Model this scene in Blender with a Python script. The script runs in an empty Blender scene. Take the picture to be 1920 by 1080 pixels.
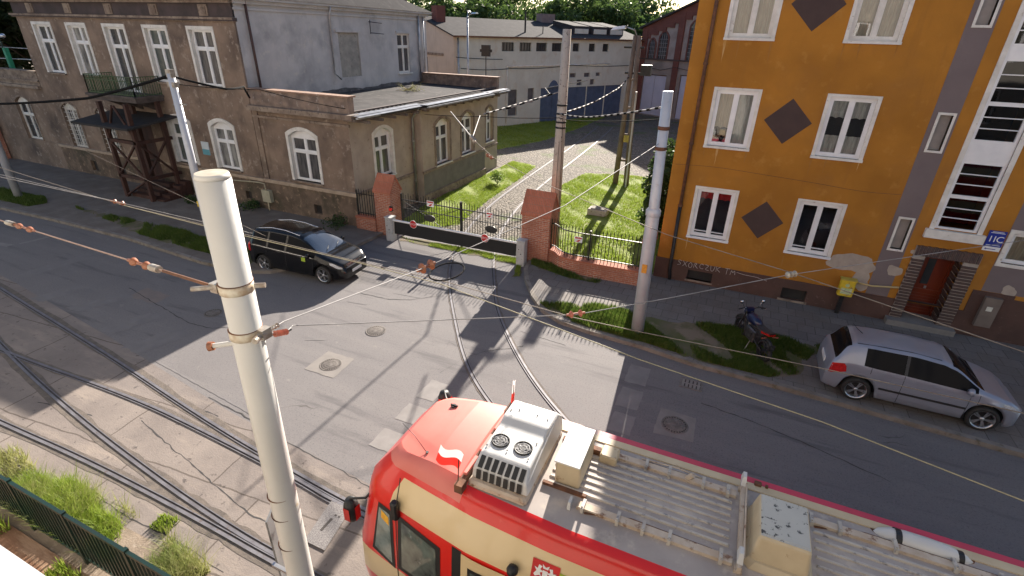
import bpy, math, random
from mathutils import Vector, Matrix
R = math.radians
sc = bpy.context.scene
COL = sc.collection
random.seed(7)

# ------------------------------------------------------------------ camera
F, PITCH, ROLL, YAW, CH = 955.8, R(26.487), R(1.612), R(23.29), 8.1
cam = bpy.data.cameras.new('camera')
cam.sensor_width = 36.0
cam.lens = F / 1920 * 36
cam.clip_start = 0.05
cam.clip_end = 2000
camo = bpy.data.objects.new('camera', cam)
COL.objects.link(camo)
fw = Vector((-math.sin(YAW) * math.cos(PITCH), math.cos(YAW) * math.cos(PITCH), -math.sin(PITCH)))
rt = Vector((math.cos(YAW), math.sin(YAW), 0))
up = rt.cross(fw)
rt2 = math.cos(ROLL) * rt + math.sin(ROLL) * up
up2 = -math.sin(ROLL) * rt + math.cos(ROLL) * up
M = Matrix((rt2, up2, -fw)).transposed().to_4x4()
M.translation = Vector((0, 0, CH))
camo.matrix_world = M
sc.camera = camo

# ------------------------------------------------------------------ sky, sun, exposure
EL, AZX = R(23.0), -0.095
w = bpy.data.worlds.new('World')
sc.world = w
w.use_nodes = True
nt = w.node_tree
bg = nt.nodes['Background']
sky = nt.nodes.new('ShaderNodeTexSky')
sky.sky_type = 'NISHITA'
sky.sun_disc = False
sky.sun_elevation = EL
sky.sun_rotation = math.atan2(AZX, 1.0) % (2 * math.pi)
sky.air_density = 1.0
sky.dust_density = 0.8
sky.ozone_density = 1.8
nt.links.new(sky.outputs[0], bg.inputs[0])
bg.inputs[1].default_value = 0.06
sl = bpy.data.lights.new('sun', 'SUN')
sl.energy = 5.0
sl.angle = R(0.55)
sl.color = (1.0, 0.90, 0.78)
so = bpy.data.objects.new('sun', sl)
COL.objects.link(so)
dv = Vector((-AZX, -1, -math.tan(EL) * math.sqrt(1 + AZX * AZX)))
so.rotation_euler = dv.to_track_quat('-Z', 'Y').to_euler()
so.location = (0, 30, 40)
sc.view_settings.view_transform = 'Standard'
sc.view_settings.look = 'None'
sc.view_settings.gamma = 1
sc.view_settings.use_curve_mapping = False
sc.view_settings.exposure = 1.65
sc.cycles.max_bounces = 8
sc.cycles.diffuse_bounces = 4
sc.cycles.transparent_max_bounces = 12
sc.cycles.use_denoising = True

# ------------------------------------------------------------------ object helpers
ORG = {}
SPLIT = set('annex_parapet parapet_coping side_windows annex_cornice sill_course frieze_ornament window_hood cellar_opening chimney pilaster cellar_window cellar_sill headlight rear_light side_trim door_seam door_handle chrome_strip taxi_sticker window_pillar_black wipers grips eaves_flashing vent_pipe gate_post side_post bogie_wheels slot lock crossarm brick_pilaster porch_steps mortar roof_seam wall_bracket pod_vents roof_aerials painted_reveal roof_rails low_wing_parapet cross_brace annex_string_course stair_window_surround clamp_bolt front_bumper bracket ground_wire box_bracket roof_frame red_fairing leg indicator mirror red_tail_trim core_wall roof_batten blue_gate black_end shackle gutter post duct_clip edge_lamp'.split())
class MB:
    def __init__(s):
        s.v = []; s.f = []; s.m = []; s.mi = 0; s.sm = []; s.smooth = False
    def add(s, vs, fs, T=None):
        n = len(s.v)
        s.v += [T(*p) if T else tuple(p) for p in vs]
        s.f += [tuple(n + i for i in f) for f in fs]
        s.m += [s.mi] * len(fs); s.sm += [s.smooth] * len(fs)
        return s
    def box(s, x0, x1, y0, y1, z0, z1, T=None):
        return s.add([(x0, y0, z0), (x1, y0, z0), (x1, y1, z0), (x0, y1, z0), (x0, y0, z1), (x1, y0, z1), (x1, y1, z1), (x0, y1, z1)],
                     [(0, 3, 2, 1), (4, 5, 6, 7), (0, 1, 5, 4), (1, 2, 6, 5), (2, 3, 7, 6), (3, 0, 4, 7)], T)
    def cbox(s, x0, x1, y0, y1, z0, z1, c=.02, T=None):   # box with chamfered upright and top edges
        def ring(z, i):
            a, b, e, d = x0 + i, x1 - i, y0 + i, y1 - i
            return [(a + c, e, z), (b - c, e, z), (b, e + c, z), (b, d - c, z), (b - c, d, z), (a + c, d, z), (a, d - c, z), (a, e + c, z)]
        vs = ring(z0, 0) + ring(z1 - c, 0) + ring(z1, c * .8)
        fs = [tuple(range(7, -1, -1)), tuple(range(16, 24))]
        for k in (0, 8):
            for i in range(8):
                j = (i + 1) % 8
                fs.append((k + i, k + j, k + 8 + j, k + 8 + i))
        return s.add(vs, fs, T)
    def quad(s, a, b, c, d, T=None): return s.add([a, b, c, d], [(0, 1, 2, 3)], T)
    def cyl(s, p0, p1, r0, r1=None, n=10, cap=True, T=None):
        r1 = r0 if r1 is None else r1
        p0 = Vector(p0); p1 = Vector(p1)
        if T: p0 = Vector(T(*p0)); p1 = Vector(T(*p1))
        d = (p1 - p0).normalized()
        a = d.orthogonal().normalized(); b = d.cross(a)
        vs = []
        for p, r in ((p0, r0), (p1, r1)):
            for i in range(n):
                t = 2 * math.pi * i / n
                vs.append(tuple(p + (a * math.cos(t) + b * math.sin(t)) * r))
        fs = [(i, (i + 1) % n, n + (i + 1) % n, n + i) for i in range(n)]
        sm = s.smooth; s.smooth = True
        s.add(vs, fs); s.smooth = False
        if cap: s.add(vs, [tuple(range(n - 1, -1, -1)), tuple(range(n, 2 * n))])
        s.smooth = sm
        return s
    def tube(s, pts, r, n=6, T=None, rr=None):
        P = [Vector(T(*p)) if T else Vector(p) for p in pts]
        vs = []; fs = []
        pa = None
        for k, p in enumerate(P):
            d = (P[min(k + 1, len(P) - 1)] - P[max(k - 1, 0)])
            d = d.normalized() if d.length > 1e-9 else Vector((0, 0, 1))
            if pa is None: a = d.orthogonal().normalized()
            else:
                a = pa - d * pa.dot(d)
                a = a.normalized() if a.length > 1e-6 else d.orthogonal().normalized()
            pa = a; b = d.cross(a); q = rr[k] if rr else r
            for i in range(n):
                t = 2 * math.pi * i / n
                vs.append(tuple(p + (a * math.cos(t) + b * math.sin(t)) * q))
        for k in range(len(P) - 1):
            for i in range(n):
                j = (i + 1) % n
                fs.append((k * n + i, k * n + j, k * n + n + j, k * n + n + i))
        fs.append(tuple(range(n - 1, -1, -1))); fs.append(tuple((len(P) - 1) * n + i for i in range(n)))
        sm = s.smooth; s.smooth = True; s.add(vs, fs); s.smooth = sm
        return s
    def lathe(s, prof, c, axis='z', n=16, T=None):     # prof: (radius, along)
        vs = []; fs = []
        for r, h in prof:
            for i in range(n):
                t = 2 * math.pi * i / n; x, y = r * math.cos(t), r * math.sin(t)
                p = {'z': (x, y, h), 'y': (x, h, y), 'x': (h, x, y)}[axis]
                vs.append((c[0] + p[0], c[1] + p[1], c[2] + p[2]))
        for k in range(len(prof) - 1):
            for i in range(n):
                j = (i + 1) % n
                fs.append((k * n + i, k * n + j, k * n + n + j, k * n + n + i))
        sm = s.smooth; s.smooth = True; s.add(vs, fs, T); s.smooth = sm
        return s
    def prism(s, poly, w0, w1, T=None):               # poly in (u,v), extruded along w
        n = len(poly)
        vs = [(u, v, w0) for u, v in poly] + [(u, v, w1) for u, v in poly]
        fs = [tuple(range(n - 1, -1, -1)), tuple(range(n, 2 * n))]
        fs += [(i, (i + 1) % n, n + (i + 1) % n, n + i) for i in range(n)]
        return s.add(vs, fs, T)
    def strip(s, A, B, w0, w1, T=None):               # band between two polylines, thickness w0..w1
        n = len(A); vs = [(u, v, w0) for u, v in A] + [(u, v, w0) for u, v in B] + [(u, v, w1) for u, v in A] + [(u, v, w1) for u, v in B]
        fs = []
        for i in range(n - 1):
            fs += [(i, i + 1, n + i + 1, n + i), (2 * n + i, 3 * n + i, 3 * n + i + 1, 2 * n + i + 1),
                   (i, 2 * n + i, 2 * n + i + 1, i + 1), (n + i, n + i + 1, 3 * n + i + 1, 3 * n + i)]
        fs += [(0, n, 3 * n, 2 * n), (n - 1, 3 * n - 1, 4 * n - 1, 2 * n - 1)]
        return s.add(vs, fs, T)
    def pieces(s):                                     # loose pieces, touching ones kept together
        par = list(range(len(s.v)))
        def find(i):
            while par[i] != i: par[i] = par[par[i]]; i = par[i]
            return i
        for f in s.f:
            for i in f[1:]: par[find(i)] = find(f[0])
        comp = {}
        for f, m, q in zip(s.f, s.m, s.sm): comp.setdefault(find(f[0]), []).append((f, m, q))
        C = []
        for fs in comp.values():
            ids = {i for f, _, _ in fs for i in f}; P = [s.v[i] for i in ids]
            C.append([[min(p[k] for p in P) - .012 for k in range(3)], [max(p[k] for p in P) + .012 for k in range(3)], fs])
        done = False
        while not done:
            done = True
            for a in range(len(C)):
                for b in range(a + 1, len(C)):
                    if all(C[a][0][k] <= C[b][1][k] and C[b][0][k] <= C[a][1][k] for k in range(3)):
                        C[a] = [[min(C[a][0][k], C[b][0][k]) for k in range(3)], [max(C[a][1][k], C[b][1][k]) for k in range(3)], C[a][2] + C[b][2]]; del C[b]; done = False; break
                if not done: break
        out = []
        for c in C:
            m = MB(); ix = {}
            for f, mi, q in c[2]:
                t = []
                for i in f:
                    if i not in ix: ix[i] = len(m.v); m.v.append(s.v[i])
                    t.append(ix[i])
                m.f.append(tuple(t)); m.m.append(mi); m.sm.append(q)
            out.append(m)
        return out
    def build(s, name, mats, parent=None, T=None, **kw):
        if name in SPLIT and parent and not T:
            ps = s.pieces()
            if len(ps) > 1: return [p.build1(name, mats, parent, **kw) for p in ps][0]
        return s.build1(name, mats, parent, T, **kw)
    def build1(s, name, mats, parent=None, T=None, **kw):
        if T: s.v = [T(*p) for p in s.v]
        mats = mats if isinstance(mats, (list, tuple)) else [mats]
        xs = [p[0] for p in s.v]; ys = [p[1] for p in s.v]; zs = [p[2] for p in s.v]
        c = ((min(xs) + max(xs)) / 2, (min(ys) + max(ys)) / 2, min(zs))
        me = bpy.data.meshes.new(name)
        me.from_pydata([(p[0] - c[0], p[1] - c[1], p[2] - c[2]) for p in s.v], [], s.f)
        for m in mats: me.materials.append(m)
        me.polygons.foreach_set('material_index', s.m)
        me.polygons.foreach_set('use_smooth', s.sm)
        me.update()
        o = bpy.data.objects.new(name, me); COL.objects.link(o)
        po = ORG.get(parent.name, (0, 0, 0)) if parent else (0, 0, 0)
        o.location = (c[0] - po[0], c[1] - po[1], c[2] - po[2])
        if parent: o.parent = parent
        ORG[o.name] = c
        tag(o, **kw)
        return o
def tag(o, label=None, cat=None, group=None, kind=None):
    if label: o['label'] = label
    if cat: o['category'] = cat
    if group: o['group'] = group
    if kind: o['kind'] = kind
    return o
def thing(name, label, cat, loc=(0, 0, 0), group=None, local=False, rz=0):
    o = bpy.data.objects.new(name, None); COL.objects.link(o)
    o.empty_display_size = .3
    o.location = loc; o.rotation_euler = (0, 0, rz)
    ORG[o.name] = (0, 0, 0) if local else tuple(loc)
    return tag(o, label, cat, group)
def copy_tree(o, parent=None):
    c = o.copy(); COL.objects.link(c)
    if parent: c.parent = parent
    for ch in list(o.children): copy_tree(ch, c)
    return c
def Tx(x, sgn=1): return lambda u, v, w: (x + sgn * w, u, v)     # wall facing +X / -X
def Ty(y): return lambda u, v, w: (u, y - w, v)                   # wall facing -Y (towards the street)
def Tline(A, B):
    ax = Vector((B[0] - A[0], B[1] - A[1])).normalized(); n = Vector((ax.y, -ax.x))
    return lambda u, v, w: (A[0] + ax.x * u + n.x * w, A[1] + ax.y * u + n.y * w, v)

# ------------------------------------------------------------------ materials
def nodes(name):
    m = bpy.data.materials.new(name); m.use_nodes = True
    t = m.node_tree; b = t.nodes['Principled BSDF']
    return m, t, b
def N(t, k, **kw):
    n = t.nodes.new(k)
    for a, v in kw.items():
        if hasattr(n, a): setattr(n, a, v)
    return n
def coords(t, scale=(1, 1, 1)):
    g = N(t, 'ShaderNodeNewGeometry'); mp = N(t, 'ShaderNodeMapping')
    mp.inputs['Scale'].default_value = scale
    t.links.new(g.outputs['Position'], mp.inputs['Vector'])
    return mp.outputs[0]
def ocoords(t, scale=(1, 1, 1)):
    g = N(t, 'ShaderNodeTexCoord'); mp = N(t, 'ShaderNodeMapping')
    mp.inputs['Scale'].default_value = scale
    t.links.new(g.outputs['Object'], mp.inputs['Vector'])
    return mp.outputs[0]
def noise(t, vec, scale, detail=4, rough=.55):
    n = N(t, 'ShaderNodeTexNoise'); n.inputs['Scale'].default_value = scale
    n.inputs['Detail'].default_value = detail; n.inputs['Roughness'].default_value = rough
    if vec is not None: t.links.new(vec, n.inputs['Vector'])
    return n.outputs['Fac']
def ramp(t, fac, a, b, c0=(0, 0, 0, 1), c1=(1, 1, 1, 1)):
    r = N(t, 'ShaderNodeValToRGB'); e = r.color_ramp.elements
    e[0].position = a; e[1].position = b; e[0].color = c0; e[1].color = c1
    t.links.new(fac, r.inputs[0]); return r.outputs[0]
def mix(t, fac, a, b, mode='MIX'):
    m = N(t, 'ShaderNodeMix', data_type='RGBA', blend_type=mode)
    for s, v in (('Factor', fac),):
        if isinstance(v, (int, float)): m.inputs[0].default_value = v
        else: t.links.new(v, m.inputs[0])
    for i, v in ((6, a), (7, b)):
        if isinstance(v, tuple): m.inputs[i].default_value = (*v[:3], 1)
        else: t.links.new(v, m.inputs[i])
    return m.outputs[2]
def bump(t, b, h, st, dist=.02):
    n = N(t, 'ShaderNodeBump'); n.inputs['Strength'].default_value = st; n.inputs['Distance'].default_value = dist
    t.links.new(h, n.inputs['Height']); t.links.new(n.outputs[0], b.inputs['Normal'])
def mat(name, c1, c2=None, sc1=2.0, rough=.8, metal=0., c3=None, sc3=14.0, t3=(.58, .66), bs=0., bsc=30., c4=None, sc4=.5, t4=(.5, .7), streak=None, spec=None, coat=0., obj=False, stretch=(1, 1, 1)):
    m, t, b = nodes(name)
    b.inputs['Roughness'].default_value = rough; b.inputs['Metallic'].default_value = metal
    if spec is not None: b.inputs['Specular IOR Level'].default_value = spec
    if coat: b.inputs['Coat Weight'].default_value = coat; b.inputs['Coat Roughness'].default_value = .04
    v = ocoords(t, stretch) if obj else coords(t, stretch)
    if c2 is None: c2 = tuple(x * .82 for x in c1)
    f = ramp(t, noise(t, v, sc1, 6), .35, .65)
    col = mix(t, f, c1, c2)
    if c4 is not None: col = mix(t, ramp(t, noise(t, v, sc4, 5, .6), *t4), col, c4)
    if c3 is not None: col = mix(t, ramp(t, noise(t, v, sc3, 5, .65), *t3), col, c3)
    if streak is not None:
        vs = coords(t, (2.2, 2.2, .3)); col = mix(t, ramp(t, noise(t, vs, 1.3, 6, .6), .56, .85), col, streak)
    t.links.new(col, b.inputs['Base Color'])
    if bs: bump(t, b, noise(t, v, bsc, 5, .6), bs)
    return m
def brick(name, c1, c2, mortar, bw=.24, bh=.075, ms=.012, plane='wall', stain=None, bs=.5, rough=.85, off=.5):
    m, t, b = nodes(name); b.inputs['Roughness'].default_value = rough
    g = N(t, 'ShaderNodeNewGeometry'); sp = N(t, 'ShaderNodeSeparateXYZ'); cb = N(t, 'ShaderNodeCombineXYZ')
    t.links.new(g.outputs['Position'], sp.inputs[0])
    if plane == 'wall':
        ad = N(t, 'ShaderNodeMath', operation='ADD'); t.links.new(sp.outputs[0], ad.inputs[0]); t.links.new(sp.outputs[1], ad.inputs[1])
        t.links.new(ad.outputs[0], cb.inputs[0]); t.links.new(sp.outputs[2], cb.inputs[1])
    else:
        t.links.new(sp.outputs[0], cb.inputs[0]); t.links.new(sp.outputs[1], cb.inputs[1])
    k = N(t, 'ShaderNodeTexBrick'); k.offset = off
    k.inputs['Scale'].default_value = 1; k.inputs['Brick Width'].default_value = bw; k.inputs['Row Height'].default_value = bh
    k.inputs['Mortar Size'].default_value = ms; k.inputs['Mortar Smooth'].default_value = .3
    k.inputs['Color1'].default_value = (*c1, 1); k.inputs['Color2'].default_value = (*c2, 1); k.inputs['Mortar'].default_value = (*mortar, 1)
    t.links.new(cb.outputs[0], k.inputs['Vector'])
    v = coords(t)
    col = mix(t, ramp(t, noise(t, v, 1.3, 6), .4, .75), k.outputs['Color'], stain or tuple(x * .6 for x in c1))
    col = mix(t, ramp(t, noise(t, v, 22, 4), .5, .8), col, tuple(x * .75 for x in c2))
    t.links.new(col, b.inputs['Base Color'])
    iv = N(t, 'ShaderNodeMath', operation='SUBTRACT'); iv.inputs[0].default_value = 1; t.links.new(k.outputs['Fac'], iv.inputs[1])
    bump(t, b, iv.outputs[0], bs, .01)
    return m
def glass(name='window_glass', tint=(.75, .8, .82), refl=.55):
    m, t, b = nodes(name); t.nodes.remove(b)
    tr = N(t, 'ShaderNodeBsdfTransparent'); tr.inputs[0].default_value = (*tint, 1)
    gl = N(t, 'ShaderNodeBsdfGlossy'); gl.inputs['Roughness'].default_value = .02; gl.inputs[0].default_value = (.95, .96, 1, 1)
    lw = N(t, 'ShaderNodeFresnel'); lw.inputs[0].default_value = 1.55
    ad = N(t, 'ShaderNodeMath', operation='MULTIPLY_ADD'); ad.inputs[1].default_value = refl * 3; ad.inputs[2].default_value = .02; ad.use_clamp = True
    t.links.new(lw.outputs[0], ad.inputs[0])
    nb = N(t, 'ShaderNodeBump'); nb.inputs['Strength'].default_value = .06; nb.inputs['Distance'].default_value = .02
    t.links.new(noise(t, coords(t), 1.2, 2), nb.inputs['Height']); t.links.new(nb.outputs[0], gl.inputs['Normal'])
    mx = N(t, 'ShaderNodeMixShader'); t.links.new(ad.outputs[0], mx.inputs[0]); t.links.new(tr.outputs[0], mx.inputs[1]); t.links.new(gl.outputs[0], mx.inputs[2])
    t.links.new(mx.outputs[0], t.nodes['Material Output'].inputs[0])
    return m
PL = mat('brown_plaster', (.285, .205, .15), (.17, .12, .09), .8, .92, c3=(.36, .29, .23), sc3=3.5, t3=(.56, .72), bs=.35, bsc=9, c4=(.095, .07, .057), sc4=.45, t4=(.5, .7), streak=(.12, .085, .065))
PLP = mat('brown_plinth_plaster', (.20, .14, .10), (.11, .078, .055), 1.6, .95, c3=(.33, .235, .16), sc3=4, t3=(.56, .66), bs=.6, bsc=11, c4=(.06, .055, .035), sc4=.9, t4=(.5, .72), streak=(.09, .065, .05))
PLA = mat('tan_plaster', (.45, .37, .295), (.36, .295, .235), 1.4, .92, c3=(.2, .155, .115), sc3=6, t3=(.62, .72), bs=.3, bsc=9, streak=(.29, .24, .2))
PLG = mat('grey_plaster', (.52, .505, .50), (.41, .40, .405), .9, .93, c3=(.55, .52, .46), sc3=3, t3=(.58, .74), bs=.25, bsc=9, c4=(.27, .265, .275), sc4=.5, t4=(.5, .72), streak=(.33, .315, .31))
CRN = mat('cornice_plaster', (.33, .26, .2), (.18, .13, .1), 2.2, .93, c3=(.09, .07, .06), sc3=6, t3=(.55, .68), bs=.5, bsc=14)
DRK = mat('dark_frieze', (.085, .062, .06), (.055, .042, .04), 2, .9)
ORA = mat('ochre_plaster', (.44, .185, .02), (.34, .14, .014), .7, .88, c3=(.48, .23, .045), sc3=2.2, t3=(.58, .78), bs=.25, bsc=26, c4=(.33, .145, .03), sc4=.45, t4=(.5, .74), streak=(.31, .13, .02))
ORP = mat('brown_painted_plinth', (.105, .055, .042), (.075, .04, .032), 1.4, .85, c3=(.16, .10, .08), sc3=7, t3=(.62, .74), bs=.25, bsc=24)
GRS = mat('grey_painted_strip', (.19, .15, .15), (.165, .13, .132), 1, .88, bs=.2, bsc=26)
DIA = mat('dark_brown_paint', (.072, .043, .038), (.06, .036, .033), 3, .8)
WHT = mat('white_window_paint', (.84, .84, .84), (.76, .76, .77), 4, .45)
WHO = mat('worn_white_paint', (.78, .75, .70), (.62, .59, .54), 3, .7, c3=(.38, .31, .26), sc3=9, t3=(.62, .74), bs=.2, bsc=30)
PVC = mat('white_plastic_frame', (.82, .82, .83), (.74, .74, .76), 3, .3)
GLA = glass()
GLD = mat('dark_window_glass', (.03, .035, .04), (.055, .058, .06), 1.6, .06, spec=.8)
GLC = mat('curtained_window_glass', (.13, .125, .12), (.05, .05, .055), 2.4, .1, spec=.8, stretch=(3, 3, .6))
GLL = mat('half_curtained_glass', (.34, .33, .30), (.06, .06, .065), 1.3, .12, spec=.7, stretch=(2.5, 2.5, .8))
GLE = mat('greenish_old_glass', (.05, .07, .065), (.10, .11, .10), 3.5, .07, spec=.9)
CUR = mat('net_curtain', (.62, .62, .58), (.42, .43, .4), 9, .9, stretch=(4, 4, .4))
CUB = mat('beige_curtain', (.55, .48, .36), (.4, .34, .25), 9, .9, stretch=(5, 5, .3))
INT = mat('dark_interior', (.022, .02, .02), (.035, .03, .028), 2, .9)
REDI = mat('red_blind', (.5, .02, .02), None, 2, .7)
ROF = mat('old_roof_felt', (.085, .08, .08), (.05, .048, .05), 1.3, .95, spec=.1, c3=(.17, .155, .14), sc3=2.4, t3=(.58, .74), bs=.4, bsc=20, c4=(.05, .05, .052), sc4=.45, t4=(.5, .7))
ZNC = mat('weathered_zinc', (.46, .47, .5), (.3, .31, .33), 3, .4, metal=.7, c3=(.2, .19, .19), sc3=8, t3=(.6, .72))
IRN = mat('black_iron', (.018, .018, .02), (.03, .028, .028), 5, .5, metal=.3)
RST = mat('rusty_steel', (.19, .085, .045), (.1, .05, .033), 7, .8, metal=.2, bs=.2, bsc=60)
RBR = brick('red_brick', (.54, .20, .11), (.36, .105, .06), (.46, .37, .30), stain=(.3, .12, .075))
RBC = brick('red_brick_capping', (.52, .17, .10), (.44, .14, .075), (.28, .17, .12), bw=.10, bh=.26, ms=.008, off=0)
DBR = brick('dark_door_brick', (.12, .07, .06), (.075, .045, .04), (.50, .44, .40), bw=.25, bh=.075, ms=.012)
HBR = brick('old_hall_brick', (.19, .065, .05), (.15, .05, .04), (.1, .05, .045), bw=.26, bh=.08)
HPL = mat('hall_plaster', (.58, .585, .53), (.51, .51, .46), .7, .9, c3=(.48, .42, .34), sc3=1.2, t3=(.55, .75), bs=.2, bsc=12, streak=(.46, .46, .42))
HPI = mat('pinkish_plaster', (.55, .46, .38), (.48, .40, .33), 1, .9, bs=.2, bsc=12, streak=(.36, .29, .24))
SLT = mat('grey_bitumen_roof', (.055, .052, .055), (.042, .04, .043), 1.2, .95, spec=.08, c3=(.075, .07, .07), sc3=2, t3=(.5, .7), bs=.2, bsc=20)
BLU = mat('blue_gate_paint', (.08, .11, .19), (.055, .08, .14), 2, .6, c3=(.16, .19, .28), sc3=8, t3=(.63, .72))
LDR = mat('pale_lilac_door', (.47, .49, .62), (.42, .44, .56), 1, .6)
WOD = mat('dark_red_timber', (.075, .03, .02), (.04, .018, .013), 4, .75, bs=.3, bsc=40, stretch=(1, 1, .25))
DOR = mat('varnished_red_door', (.20, .035, .012), (.11, .018, .008), 2.5, .28, coat=.4, stretch=(1, 1, .25))
GRN = mat('green_iron_paint', (.07, .12, .045), (.05, .08, .035), 5, .6)
DGR = mat('dark_green_fence_paint', (.012, .035, .028), (.016, .028, .024), 5, .35, metal=.1)
# ------------------------------------------------------------------ ground materials
def asphalt():
    m, t, b = nodes('worn_asphalt'); b.inputs['Roughness'].default_value = .86
    v = coords(t)
    col = mix(t, ramp(t, noise(t, v, .35, 6, .6), .35, .68), (.155, .145, .148), (.112, .105, .112))
    col = mix(t, ramp(t, noise(t, coords(t, (.25, 2.2, 1)), .8, 5, .6), .5, .75), col, (.18, .168, .165))
    col = mix(t, ramp(t, noise(t, v, 90, 3, .7), .3, .75), col, (.195, .183, .18), 'MIX')
    col = mix(t, ramp(t, noise(t, v, 24, 4, .8), .52, .72), col, (.085, .08, .083))
    col = mix(t, ramp(t, noise(t, coords(t, (.12, 1.1, 1)), 1.7, 5, .65), .56, .7), col, (.10, .094, .098))
    col = mix(t, ramp(t, noise(t, v, 2.3, 6, .75), .62, .7), col, (.21, .195, .185))
    vo = N(t, 'ShaderNodeTexVoronoi', feature='DISTANCE_TO_EDGE'); vo.inputs['Scale'].default_value = .22
    wv = N(t, 'ShaderNodeVectorMath', operation='ADD'); ns = N(t, 'ShaderNodeTexNoise'); ns.inputs['Scale'].default_value = 1.2
    t.links.new(v, ns.inputs['Vector']); t.links.new(v, wv.inputs[0]); t.links.new(ns.outputs['Color'], wv.inputs[1]); t.links.new(wv.outputs[0], vo.inputs['Vector'])
    cr = ramp(t, vo.outputs[0], .0, .0035, (1, 1, 1, 1), (0, 0, 0, 1))
    gate = mix(t, ramp(t, noise(t, v, .3, 2), .58, .62), (0, 0, 0), cr)
    col = mix(t, gate, col, (.08, .072, .07))
    t.links.new(col, b.inputs['Base Color']); bump(t, b, noise(t, v, 80, 3), .35, .01)
    return m
def bedmat():
    m, t, b = nodes('track_bed_concrete'); b.inputs['Roughness'].default_value = .88
    v = coords(t)
    col = mix(t, ramp(t, noise(t, v, .8, 6, .65), .35, .65), (.235, .20, .178), (.175, .148, .135))
    col = mix(t, ramp(t, noise(t, coords(t, (.3, 1.6, 1)), 1.3, 6, .7), .52, .7), col, (.28, .235, .20))
    col = mix(t, ramp(t, noise(t, v, 4.5, 5, .7), .6, .68), col, (.09, .075, .07))
    k = N(t, 'ShaderNodeTexBrick'); k.offset = .37; k.inputs['Scale'].default_value = 1; k.inputs['Brick Width'].default_value = 3.1; k.inputs['Row Height'].default_value = 1.45
    k.inputs['Mortar Size'].default_value = .018; k.inputs['Color1'].default_value = (1, 1, 1, 1); k.inputs['Color2'].default_value = (.84, .85, .88, 1); k.inputs['Mortar'].default_value = (.35, .32, .3, 1)
    mp = N(t, 'ShaderNodeMapping'); mp.inputs['Rotation'].default_value = (0, 0, R(-5)); mp.inputs['Location'].default_value = (.4, .72, 0)
    ns = N(t, 'ShaderNodeTexNoise'); ns.inputs['Scale'].default_value = 1.5; ns.inputs['Detail'].default_value = 5
    va = N(t, 'ShaderNodeVectorMath', operation='MULTIPLY_ADD'); va.inputs[1].default_value = (.12, .12, 0)
    t.links.new(v, ns.inputs['Vector']); t.links.new(ns.outputs['Color'], va.inputs[0]); t.links.new(v, va.inputs[2]); t.links.new(va.outputs[0], mp.inputs['Vector']); t.links.new(mp.outputs[0], k.inputs['Vector'])
    col = mix(t, .8, col, k.outputs['Color'], 'MULTIPLY')
    t.links.new(col, b.inputs['Base Color']); bump(t, b, noise(t, v, 30, 5, .7), .5, .015)
    return m
def cobble():
    m, t, b = nodes('yard_cobbles'); b.inputs['Roughness'].default_value = .9
    v = coords(t)
    vo = N(t, 'ShaderNodeTexVoronoi', feature='DISTANCE_TO_EDGE'); vo.inputs['Scale'].default_value = 5.5; t.links.new(v, vo.inputs['Vector'])
    vc = N(t, 'ShaderNodeTexVoronoi'); vc.inputs['Scale'].default_value = 5.5; t.links.new(v, vc.inputs['Vector'])
    e = ramp(t, vo.outputs['Distance'], .03, .16)
    sp = N(t, 'ShaderNodeSeparateColor'); t.links.new(vc.outputs['Color'], sp.inputs[0])
    c = mix(t, sp.outputs[0], (.25, .21, .165), (.13, .11, .09))
    c = mix(t, ramp(t, noise(t, v, .5, 6, .65), .45, .7), c, (.19, .165, .135))
    c = mix(t, e, (.07, .06, .045), c)
    c = mix(t, ramp(t, noise(t, v, .33, 5, .6), .56, .64), c, (.09, .115, .035))
    t.links.new(c, b.inputs['Base Color']); bump(t, b, e, .9, .04)
    return m
ASP = asphalt(); BED = bedmat(); COB = cobble()
PAV = brick('paving_slabs', (.19, .175, .168), (.145, .135, .132), (.07, .062, .058), bw=.5, bh=.5, ms=.012, plane='floor', stain=(.145, .125, .11), bs=.25, off=.5)
PVD = brick('worn_pavement', (.20, .175, .155), (.155, .135, .12), (.13, .11, .095), bw=.5, bh=.5, ms=.01, plane='floor', stain=(.125, .10, .085), bs=.3)
KRB = mat('kerb_stone', (.25, .225, .20), (.17, .15, .13), 2.5, .9, c3=(.13, .11, .08), sc3=5, t3=(.56, .68), bs=.4, bsc=25)
DIRT = mat('sandy_dirt', (.26, .205, .155), (.18, .14, .105), 2.2, .95, c3=(.31, .26, .21), sc3=9, t3=(.56, .68), bs=.5, bsc=30)
BRP = mat('brown_terrace_floor', (.225, .115, .062), (.17, .09, .052), 1.5, .8, c3=(.30, .19, .12), sc3=1.2, t3=(.5, .6), bs=.2, bsc=30, stretch=(.5, 2.5, 1))
GSO = mat('grassy_soil', (.085, .095, .03), (.14, .115, .075), 1.4, .95, c3=(.19, .15, .11), sc3=1.1, t3=(.52, .62), bs=.6, bsc=30)
LAWN = mat('short_turf', (.22, .27, .045), (.16, .21, .035), 1.6, .95, c3=(.26, .24, .10), sc3=2.2, t3=(.56, .68), bs=.6, bsc=40)
ZEB = mat('worn_zebra_paint', (.225, .212, .205), (.19, .178, .172), 3, .8, c3=(.20, .185, .18), sc3=14, t3=(.6, .75), bs=.2, bsc=60)
ZEF = mat('faded_zebra_paint', (.18, .17, .172), (.15, .142, .145), 3, .85, c3=(.165, .155, .15), sc3=5, t3=(.48, .62))
CON = mat('pale_concrete_patch', (.235, .215, .2), (.195, .18, .168), 3, .9, bs=.3, bsc=40)
PTC = mat('reddish_asphalt_patch', (.20, .165, .15), (.17, .145, .135), 3, .9, bs=.3, bsc=60)
DPT = mat('dark_asphalt_patch', (.135, .125, .125), (.115, .108, .108), 2, .9, bs=.3, bsc=60)
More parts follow.
